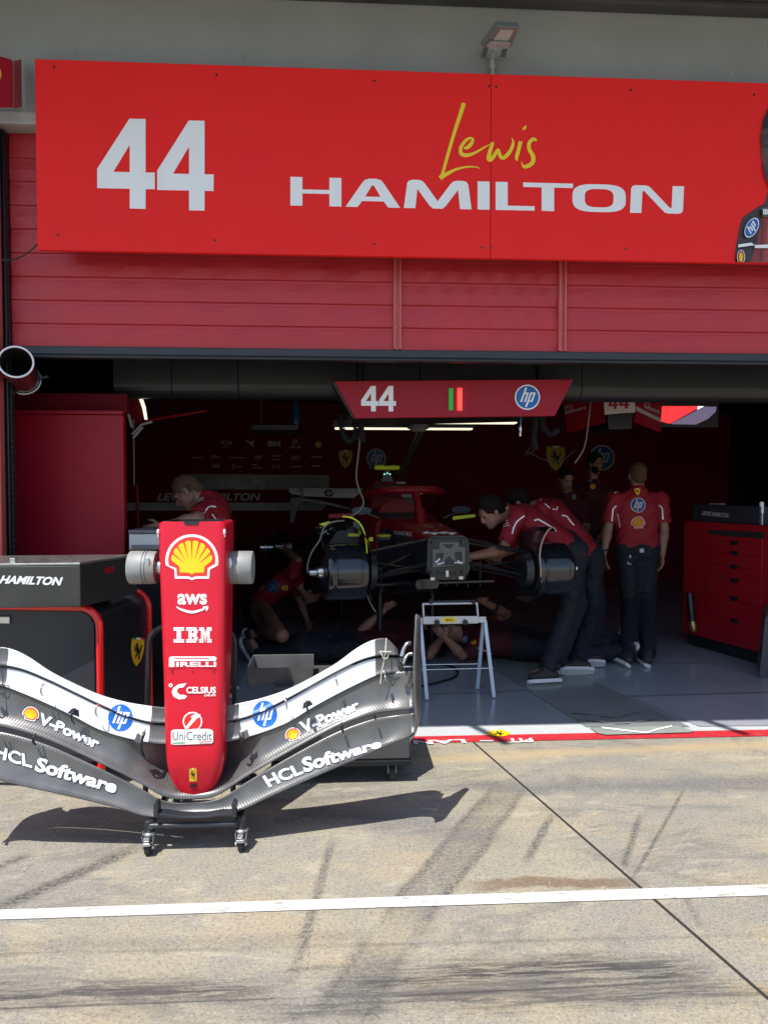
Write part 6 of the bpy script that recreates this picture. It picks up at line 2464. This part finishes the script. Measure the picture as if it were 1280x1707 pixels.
def person(label, J, group=None, h=.009, hair='hair_dark', hair_cut='short', beard=False, shirt='shirt_red', cat='person', cap=False):
    """J: hip, chest, head, face (direction), crown (direction), shL/shR, elL/elR, wrL/wrR, knL/knR, anL/anR, toeL/toeR (directions)."""
    J = {k: V(p) for k, p in J.items()}
    lat = (J['shR'] - J['shL']).normalized()
    spine = (J['chest'] - J['hip']).normalized()
    lat = (lat - spine * lat.dot(spine)).normalized()
    fr = spine.cross(lat).normalized()            # forwards for a body whose right shoulder is shR
    face, crown = J['face'].normalized(), J['crown'].normalized()
    crown = (crown - face * crown.dot(face)).normalized()
    ear = face.cross(crown).normalized()
    hipc, chest, head = J['hip'], J['chest'], J['head']
    hipL, hipR = hipc - lat * .095, hipc + lat * .095
    base = V((hipc.x, hipc.y, 0))
    T = thing('person', label, cat, base, 0, group)
    pts = [hipc, chest, head] + [J[k] for k in J if k[:2] in ('sh', 'el', 'wr', 'kn', 'an')]
    lo = V([min(p[i] for p in pts) for i in range(3)]) - V((.26, .26, .20))
    hi = V([max(p[i] for p in pts) for i in range(3)]) + V((.26, .26, .20))
    neck0 = chest + spine * .10
    neckb = head - crown * .06 - face * .02

    def torso(f, g, kk=.05):
        for s_ in (-1, 1):
            f.cone(hipc + lat * (s_ * .075) + spine * .02, hipc.lerp(chest, .5) + lat * (s_ * .07), .105 + g, .095 + g, kk, fr, .85)
            f.cone(hipc.lerp(chest, .5) + lat * (s_ * .07), chest + lat * (s_ * .085) - spine * .02, .095 + g, .112 + g, kk, fr, .85)
            sh = J['shL'] if s_ < 0 else J['shR']
            f.cone(chest + lat * (s_ * .05) + spine * .06, sh, .07 + g * .8, .058 + g * .45, kk)
        f.cone(chest + spine * .03, neck0.lerp(neckb, .3), .08 + g, .058 + g, .05)

    # --- body
    f = Field(lo, hi, h)
    torso(f, 0)
    f.cone(neck0, neckb, .06, .056, .03)
    # head: skull, jaw, nose, brow, ears
    f.ell(head + crown * .03 - face * .012, (ear, face, crown), (.076, .097, .092), .02)
    f.ell(head - crown * .052 + face * .032, (ear, face, crown), (.058, .066, .068), .03)
    f.cone(head - crown * .100 + face * .072, head - crown * .098 + face * .060, .022, .026, .02)
    f.cone(head + crown * .012 + face * .090, head - crown * .030 + face * .108, .010, .014, .012)
    f.ell(head - crown * .034 + face * .100, (ear, face, crown), (.018, .012, .010), .008)
    f.cone(head + crown * .026 + face * .086 - ear * .035, head + crown * .026 + face * .086 + ear * .035, .010, .010, .012)
    for s_ in (-1, 1):
        f.ell(head + crown * .006 + face * .094 + ear * (s_ * .031), (ear, face, crown), (.018, .012, .011), .008, cut=True)
        f.ell(head + crown * .006 + face * .078 + ear * (s_ * .031), (ear, face, crown), (.012, .012, .011), .004)
        f.ell(head - crown * .008 - face * .006 + ear * (s_ * .078), (ear, face, crown), (.010, .020, .031), .006)
    f.cone(head - crown * .064 + face * .094 - ear * .02, head - crown * .064 + face * .094 + ear * .02, .008, .008, .008)
    f.cone(head - crown * .064 + face * .106 - ear * .018, head - crown * .064 + face * .106 + ear * .018, .003, .003, .004, cut=True)
    for s_, c in ((-1, 'L'), (1, 'R')):
        sh, el, wr = J['sh' + c], J['el' + c], J['wr' + c]
        f.cone(sh, sh.lerp(el, .5), .056, .048, .03)
        f.cone(sh.lerp(el, .5), el, .048, .040, .02)
        f.cone(el, el.lerp(wr, .3), .042, .044, .02)
        f.cone(el.lerp(wr, .3), wr, .044, .028, .02)
        d = (wr - el).normalized()
        if 'hd' + c in J:
            d = J['hd' + c].normalized()
        pn = J['pn' + c].normalized() if 'pn' + c in J else (lat * -s_)
        pn = (pn - d * pn.dot(d)).normalized()
        sd_ = d.cross(pn)                                    # across the palm
        f.cone(wr, wr + d * .075, .026, .040, .015, pn, .48)
        curl = J.get('curl', V((.45, 0, 0))).x
        for q_, (o_, L_) in enumerate(((-.030, .066), (-.010, .076), (.010, .072), (.029, .056))):
            b0 = wr + d * .082 + sd_ * o_
            d1 = (d * math.cos(curl) + pn * math.sin(curl) + sd_ * (o_ * 2)).normalized()
            b1 = b0 + d1 * (L_ * .52)
            d2 = (d * math.cos(curl * 2.2) + pn * math.sin(curl * 2.2)).normalized()
            b2 = b1 + d2 * (L_ * .5)
            f.cone(b0, b1, .0098, .0088, .006)
            f.cone(b1, b2, .0088, .0078, .004)
        fw = 1 if sd_.dot(fr) > 0 else -1
        t0 = wr + d * .025 + sd_ * (fw * .028)
        t1 = t0 + (d * .6 + sd_ * (fw * .75) + pn * .3).normalized() * .040
        t2 = t1 + (d * .9 + sd_ * (fw * .2) + pn * .35).normalized() * .032
        f.cone(t0, t1, .014, .0112, .010)
        f.cone(t1, t2, .0112, .0092, .004)
        hp_2 = hipL if s_ < 0 else hipR
        kn, an = J['kn' + c], J['an' + c]
        f.cone(hp_2, kn, .088, .056, .04)
        f.cone(kn, kn.lerp(an, .35), .056, .057, .02)
        f.cone(kn.lerp(an, .35), an, .057, .036, .02)
        td = J['toe' + c].normalized()
        f.cone(an, an + td * .12 - V((0, 0, 1)) * (.035 if abs(td.z) < .5 else 0), .036, .030, .02)
    body, bb_ = field_mesh(f, 'body', MATS['skin'], T)
    # --- eyes, hair
    if h < .0125:
        for s_ in (-1, 1):
            mb = MB()
            mb.ball(head + crown * .005 + face * .0865 + ear * (s_ * .031), .0085, MATS['hair_dark'], 8)
            mb.build('eye', T)
    g = Field(head - V((.2, .2, .2)), head + V((.2, .2, .2)), min(h, .008))
    th = {'short': .010, 'full': .011, 'cropped': .004}[hair_cut]
    g.ell(head + crown * .036 - face * .016, (ear, face, crown), (.076 + th, .097 + th, .092 + th), .01)
    g.cone(head - crown * .03 - face * .07, head + crown * .02 - face * .06, .05 + th * .3, .06, .02)
    g.cone(head - crown * .10 + face * .10, head + crown * .02 + face * .125, .085, .072, .012, ear, 1.5, cut=True)
    g.cone(head - crown * .12 + face * .03, head - crown * .05 + face * .05, .08, .07, .01, ear, 1.5, cut=True)
    g.folds(.003, 60, 3)
    field_mesh(g, 'hair', MATS[hair], T)
    if beard:
        g = Field(head - V((.2, .2, .2)), head + V((.2, .2, .2)), min(h, .008))
        g.ell(head - crown * .062 + face * .034, (ear, face, crown), (.064, .070, .068), .02)
        g.cone(head - crown * .055 + face * .13, head - crown * .058 + face * .10, .022, .022, .01, cut=True)
        g.ell(head + crown * .04 + face * .05, (ear, face, crown), (.12, .12, .075), .01, cut=True)
        field_mesh(g, 'beard', MATS['hair_dark'], T)
    # --- shirt
    g = Field(lo, hi, h)
    torso(g, .026)
    for c in 'LR':
        sh, el = J['sh' + c], J['el' + c]
        e2 = sh.lerp(el, .74)
        g.cone(sh, e2, .068, .073, .03)
    g.cone(chest + spine * .06, neck0.lerp(neckb, .25), .085, .068, .03)
    for c in 'LR':
        sh, el = J['sh' + c], J['el' + c]
        d = (el - sh).normalized()
        g.cone(sh.lerp(el, .74) + d * .085, sh.lerp(el, .74) + d * .13, .09, .09, .006, cut=True)
    g.clip(hipc - spine * .045, -spine)
    nm, nd = neck0.lerp(neckb, .52), (neckb - neck0).normalized()
    g.cone(nm + nd * .088 + face * .02, nm + nd * .22 + face * .02, .088, .13, .006, cut=True)
    g.folds(.0065, 26, int(abs(hipc.x * 991)) + 5)
    so, sb = field_mesh(g, 'shirt', MATS[shirt], T)
    # --- trousers
    g = Field(lo, hi, h)
    g.cone(hipL + spine * .05, hipR + spine * .05, .120, .120, .04, fr, .95)
    for s_, c in ((-1, 'L'), (1, 'R')):
        hp_2 = hipL if s_ < 0 else hipR
        kn, an = J['kn' + c], J['an' + c]
        g.cone(hp_2, kn, .110, .079, .05)
        g.cone(kn, an, .080, .067, .03)
        d = (an - kn).normalized()
        g.cone(an + d * .092, an + d * .16, .10, .10, .006, cut=True)
    g.clip(hipc + spine * .12, spine)
    g.folds(.007, 22, int(abs(hipc.x * 773)) + 2)
    to_, tb_ = field_mesh(g, 'trousers', MATS['navy'], T)
    # --- shoes
    for c in 'LR':
        an, td = J['an' + c], J['toe' + c].normalized()
        upv = (J['kn' + c] - an).normalized()
        upv = (upv - td * upv.dot(td)).normalized()
        sdv = td.cross(upv)
        g = Field(an - V((.3, .3, .3)), an + V((.3, .3, .3)), .008)
        g.cone(an - td * .045 - upv * .045, an + td * .13 - upv * .055, .046, .040, .02, sdv, .95)
        g.cone(an - upv * .0, an + td * .06 - upv * .04, .048, .045, .03, sdv, .9)
        g.clip(an - upv * .066, -upv)
        sho, _ = field_mesh(g, 'shoe', MATS['rubber'], T)
        mb = MB()
        out = [(-.100, -.028), (-.108, 0), (-.100, .028), (-.04, .041), (.05, .043), (.13, .046), (.175, .030), (.188, 0), (.175, -.030), (.13, -.046), (.05, -.041), (-.04, -.040)]
        rg = [[an + td * a_ * kx + sdv * b_ * .92 * kx - upv * zz for a_, b_ in out] for kx, zz in ((.97, .102), (1.0, .094), (1.02, .084), (1.0, .074))]
        mb.loft(rg, MATS['shoe_white'])
        mb.build('sole', sho)
    return T, so, sb, to_, tb_


Z = V((0, 0, 1))
X1 = V((1, 0, 0))
Y1 = V((0, 1, 0))

# A: bending over the work bench, profile to the left
T, so, sb, _, _ = person('mechanic with cropped fair hair and headset bending over behind the upright nose', dict(
    hip=pj(366, 938, 5.50), chest=pj(357, 858, 5.42), head=pj(311, 820, 5.36), face=V((-.72, -.12, -.66)), crown=V((-.62, -.05, .72)),
    shR=pj(362, 846, 5.62), shL=pj(350, 848, 5.24), elL=pj(328, 864, 5.06), wrL=pj(270, 878, 5.02), elR=pj(318, 872, 5.62), wrR=pj(276, 882, 5.4),
    knL=pj(362, 1030, 5.40), knR=pj(366, 1026, 5.60), anL=gnd(366, 1142, .105), anR=gnd(376, 1128, .105), toeL=V((-1, -.1, 0)), toeR=V((-1, 0, 0))), h=.009, hair='hair_short', hair_cut='cropped')
decal('shirt_print', [(line([(338, 858), (347, 845.5), (353, 844), (360, 845)], 2.2), W_), (line([(353, 857), (357, 862), (362, 869)], 2.2), W_), (fit4(txt('DXC', .03), (326, 832), (340, 829), (341, 835), (328, 838)), MATS['pod_white'])], on_mesh(sb), so, step=5)
mb = MB()
q_ = pj(316, 812, 5.26)
mb.tube([V(p) for p in smooth_path([tuple(pj(x, y, 5.265)) for x, y in ((316, 806), (312, 812), (316, 819), (321, 820), (323, 830), (318, 838))], 4)], .0035, MATS['black_paint'], 6)
mb.build('headset', T)

# B: bending towards the car, nearer of the two
T, so, sb, _, tb_ = person('nearer mechanic with dark hair and beard shadow bending over the right front wheel hub', dict(
    hip=pj(954, 914, 6.0), chest=pj(880, 868, 5.93), head=pj(818, 853, 5.80), face=V((-.80, -.22, -.56)), crown=V((-.50, -.08, .80)),
    shR=pj(874, 856, 6.12), shL=pj(862, 862, 5.72), elL=pj(838, 918, 5.62), wrL=pj(783, 928, 5.55), elR=pj(840, 920, 6.1), wrR=pj(790, 926, 6.0),
    knL=pj(946, 1018, 5.88), knR=pj(962, 1010, 6.10), anL=gnd(912, 1117, .103), anR=gnd(930, 1104, .103), toeL=V((-1, -.14, 0)), toeR=V((-1, -.05, 0))), h=.0085, hair_cut='full', group=None)
decal('shirt_print', [(line([(853.5, 890), (856, 880), (861, 870), (868, 864), (874, 860)], 2.3), W_), (line([(890, 868), (897, 866), (908, 872), (920, 880)], 2.3), W_), (line([(887, 894), (897, 901)], 2.3), W_),
                      (poly([(839, 848), (843, 841), (847, 839.5), (848, 846), (846, 851), (840, 853)]), MATS['pod_white']), (fit4(txt('DXC', .03), (836, 866), (847, 863), (848, 869), (837, 872)), MATS['pod_white']),
                      (line([(836, 861), (846, 856)], 1.5), MATS['pod_white']), (line([(838, 876), (849, 872)], 1.5), MATS['pod_white']), (line([(840, 879), (850, 876)], 1.2), MATS['pod_white'])], on_mesh(sb), so, step=5)
# C: the other one just behind
T, so, sb, _, _ = person('farther bending mechanic mostly hidden behind the nearer bending one', dict(
    hip=pj(985, 925, 6.5), chest=pj(925, 858, 6.42), head=pj(862, 838, 6.35), face=V((-.75, .2, -.62)), crown=V((-.55, .1, .8)),
    shR=pj(912, 846, 6.62), shL=pj(903, 850, 6.22), elL=pj(880, 905, 6.2), wrL=pj(835, 925, 6.15), elR=pj(880, 905, 6.6), wrR=pj(838, 922, 6.5),
    knL=pj(985, 1012, 6.4), knR=pj(995, 1010, 6.6), anL=gnd(965, 1104, .103), anR=gnd(985, 1092, .103), toeL=V((-1, 0, 0)), toeR=V((-1, .1, 0))), h=.0095)
decal('shirt_print', [(poly([(886, 822), (898, 828), (904, 837), (886, 834)]), MATS['pod_white']), (line([(908, 840), (916, 847), (925, 850)], 1.8), W_), (line([(927, 851), (929, 845)], 1.8), W_), (line([(936, 859), (944, 861), (950, 869), (956, 876)], 2), W_)], on_mesh(sb), so, step=5)

# D: standing with his back to us
T, so, sb, to_, tb_ = person('man in red shirt with round blue and shell emblems standing with his back turned', dict(
    hip=pj(1062, 926, 6.78), chest=pj(1062, 845, 6.78), head=pj(1062, 793, 6.80), face=V((.05, 1, -.05)), crown=V((0, .05, 1)),
    shL=pj(1024, 831, 6.80), shR=pj(1101, 831, 6.80), elL=pj(1013, 882, 6.78), wrL=pj(1006, 924, 6.72), elR=pj(1107, 882, 6.78), wrR=pj(1104, 925, 6.72),
    hdL=V((.12, -.1, -1)), hdR=V((-.08, -.1, -1)), pnL=V((1, .1, 0)), pnR=V((-1, .1, 0)),
    knL=pj(1049, 1003, 6.74), knR=pj(1078, 1003, 6.74), anL=gnd(1047, 1092, .103), anR=gnd(1080, 1090, .103), toeL=V((-.15, 1, 0)), toeR=V((.15, 1, 0)), curl=V((.3, 0, 0))), h=.0078, hair='hair_short', hair_cut='cropped')
lay = [(line([(1024, 822), (1044, 813)], 1.5), MATS['pod_white']), (line([(1083, 813), (1100, 820)], 1.5), MATS['pod_white'])]
lay += [(line([(1019.5, 869), (1021.5, 849), (1027, 843)], 2.2), W_), (line([(1105, 866), (1103, 847), (1097, 842)], 2.2), W_), (line([(1029, 857), (1033, 869), (1034, 879)], 1.6), MATS['pod_white'])]
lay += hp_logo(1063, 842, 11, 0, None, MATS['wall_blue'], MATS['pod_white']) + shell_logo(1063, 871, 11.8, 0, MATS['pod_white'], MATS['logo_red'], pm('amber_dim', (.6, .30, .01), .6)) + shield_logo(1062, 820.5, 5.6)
decal('shirt_print', lay, on_mesh(sb), so, step=5)
decal('belt_tag', [(rect(1066, 914.5, 1073, 921), MATS['pod_white']), (rect(1049, 925, 1051.5, 930), MATS['pod_white']), (poly([(1046, 937), (1048, 937), (1048, 939), (1052, 940), (1052, 941), (1046, 940)]), MATS['pod_white'])], on_mesh(tb_, sb), to_)
mb = MB()
wc = pj(1007, 917, 6.73)
mb.tube([wc + V((.034 * math.cos(a), .034 * math.sin(a), .006 * math.cos(a))) for a in [2 * math.pi * k / 20 for k in range(20)]], .009, MATS['black_paint'], 8, closed=True)
mb.build('wristband', T)

# E, F: two men in the dark at the back
T, so, sb, _, _ = person('bearded man facing us in the dark in front of the round blue emblem', dict(
    hip=pj(985, 915, 8.6), chest=pj(987, 832, 8.6), head=pj(992, 772, 8.55), face=V((.35, -.92, -.15)), crown=V((.05, -.1, 1)),
    shR=pj(962, 818, 8.62), shL=pj(1013, 820, 8.58), elR=pj(955, 862, 8.6), wrR=pj(962, 895, 8.4), elL=pj(1016, 862, 8.6), wrL=pj(1000, 895, 8.4),
    knR=pj(977, 975, 8.6), knL=pj(996, 975, 8.6), anR=gnd(976, 1026, .103), anL=gnd(998, 1026, .103), toeL=V((.2, -1, 0)), toeR=V((-.2, -1, 0))), h=.0115, beard=True, shirt='shirt_red_shaded')
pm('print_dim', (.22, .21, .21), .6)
decal('shirt_print', [(poly(ell(983, 798, 4, 5)), MATS['print_dim']), (line([(993, 792), (998, 804)], 1.3), MATS['print_dim']), (poly(ell(988, 811, 4.5)), MATS['amber_dim']), (poly(ell(1009, 795, 2.5, 4)), MATS['dim_yellow'])], on_mesh(sb), so, step=5)
T, so, sb, _, _ = person('stooping man with dark cap in the dark in front of the yellow shield', dict(
    hip=pj(955, 925, 8.0), chest=pj(952, 850, 7.95), head=pj(944, 797, 7.85), face=V((.1, -.85, -.4)), crown=V((0, -.4, .9)),
    shR=pj(928, 838, 7.97), shL=pj(975, 838, 7.93), elR=pj(922, 880, 7.9), wrR=pj(935, 905, 7.7), elL=pj(978, 880, 7.9), wrL=pj(962, 905, 7.7),
    knR=pj(945, 985, 7.95), knL=pj(966, 985, 7.95), anR=gnd(944, 1042, .103), anL=gnd(968, 1042, .103), toeL=V((.2, -1, 0)), toeR=V((-.2, -1, 0))), h=.0115, hair_cut='full', shirt='shirt_red_shaded')
decal('shirt_print', [(line([(934, 822), (944, 818)], 1.4), MATS['print_dim']), (poly(ell(957, 828, 3, 5)), MATS['print_dim'])], on_mesh(sb), so, step=5)

# G: lying on the floor under the car, legs to the right
gz = lambda px, py, z: gnd(px, py, z)
T, so, sb, _, _ = person('mechanic lying on the floor under the car with legs stretched to the right', dict(
    hip=gz(872, 1072, .15), chest=gz(808, 1066, .17), head=gz(748, 1058, .20), face=V((-.15, -.5, .85)), crown=V((-1, .0, .1)),
    shR=gz(800, 1078, .15), shL=gz(800, 1046, .22), elL=gz(840, 1020, .38) + V((0, -.1, 0)), wrL=pj(806, 1003, 6.2), elR=gz(770, 1092, .09), wrR=gz(742, 1064, .26),
    knL=gz(955, 1078, .16), knR=gz(950, 1090, .13), anL=gz(1030, 1066, .17), anR=gz(1028, 1086, .11), toeL=V((.45, -.15, .9)), toeR=V((.35, -.75, .45))), h=.0095, shirt='shirt_red_shaded')
decal('shirt_print', shell_logo(789, 1070, 6.5, 0, None, MATS['logo_red'], MATS['amber_dim'])[1:3] + hp_logo(775, 1066, 5, -40, None, MATS['wall_blue'], MATS['pod_white']) + [(line([(795, 1080), (806, 1084), (820, 1090)], 1.5), MATS['pod_white'])], on_mesh(sb), so, step=5)
mb = MB()
wa, wb = gz(840, 1020, .38) + V((0, -.1, 0)), pj(806, 1003, 6.2)
mb.lathe(wa.lerp(wb, .55), wb - wa, [(0, .044), (.045, .042)], MATS['black_paint'], 16)
mb.build('wristband', T)

# H: crouching at the far left rear corner of the car
T, so, sb, _, _ = person('mechanic crouching with bent back at the left rear wheel hub of the car', dict(
    hip=pj(425, 1010, 7.55), chest=pj(478, 968, 7.40), head=pj(520, 985, 7.35), face=V((.55, -.1, -.8)), crown=V((.8, -.1, .5)),
    shR=pj(488, 958, 7.20), shL=pj(484, 962, 7.58), elR=pj(497, 935, 7.25), wrR=pj(478, 917, 7.6), elL=pj(500, 1000, 7.6), wrL=pj(512, 1035, 7.5),
    knR=gnd(466, 1068, .16), knL=gnd(470, 1060, .30), anR=gnd(418, 1062, .10), anL=gnd(425, 1054, .10), toeL=V((.9, 0, -.2)), toeR=V((.9, 0, -.2))), h=.0105)
decal('shirt_print', shell_logo(434, 978, 8, -25, MATS['print_dim'], MATS['logo_red'], MATS['amber_dim']) + hp_logo(455, 978, 9.5, 150, None, MATS['wall_blue'], MATS['print_dim']) + shield_logo(474, 980, 5, 90) + [(line([(432, 1010), (445, 1014)], 1.5), MATS['print_dim'])], on_mesh(sb), so, step=5)

# I: lying under the left of the car with raised elbow
T, so, sb, _, _ = person('mechanic lying under the middle of the car, raised elbow seen above the wing', dict(
    hip=gz(575, 1078, .15), chest=gz(668, 1062, .17), head=gz(708, 1040, .24), face=V((.2, -.4, .9)), crown=V((1, 0, .2)),
    shR=gz(655, 1046, .24), shL=gz(672, 1082, .15), elR=pj(604, 1050, 6.5), wrR=pj(640, 1018, 6.5), elL=gz(715, 1092, .08), wrL=gz(740, 1060, .22),
    knL=gz(505, 1085, .14), knR=gz(500, 1072, .2), anL=gz(430, 1088, .11), anR=gz(428, 1074, .11), toeL=V((-.4, -.3, .85)), toeR=V((-.4, .2, .85))), h=.0105, shirt='shirt_red_shaded')
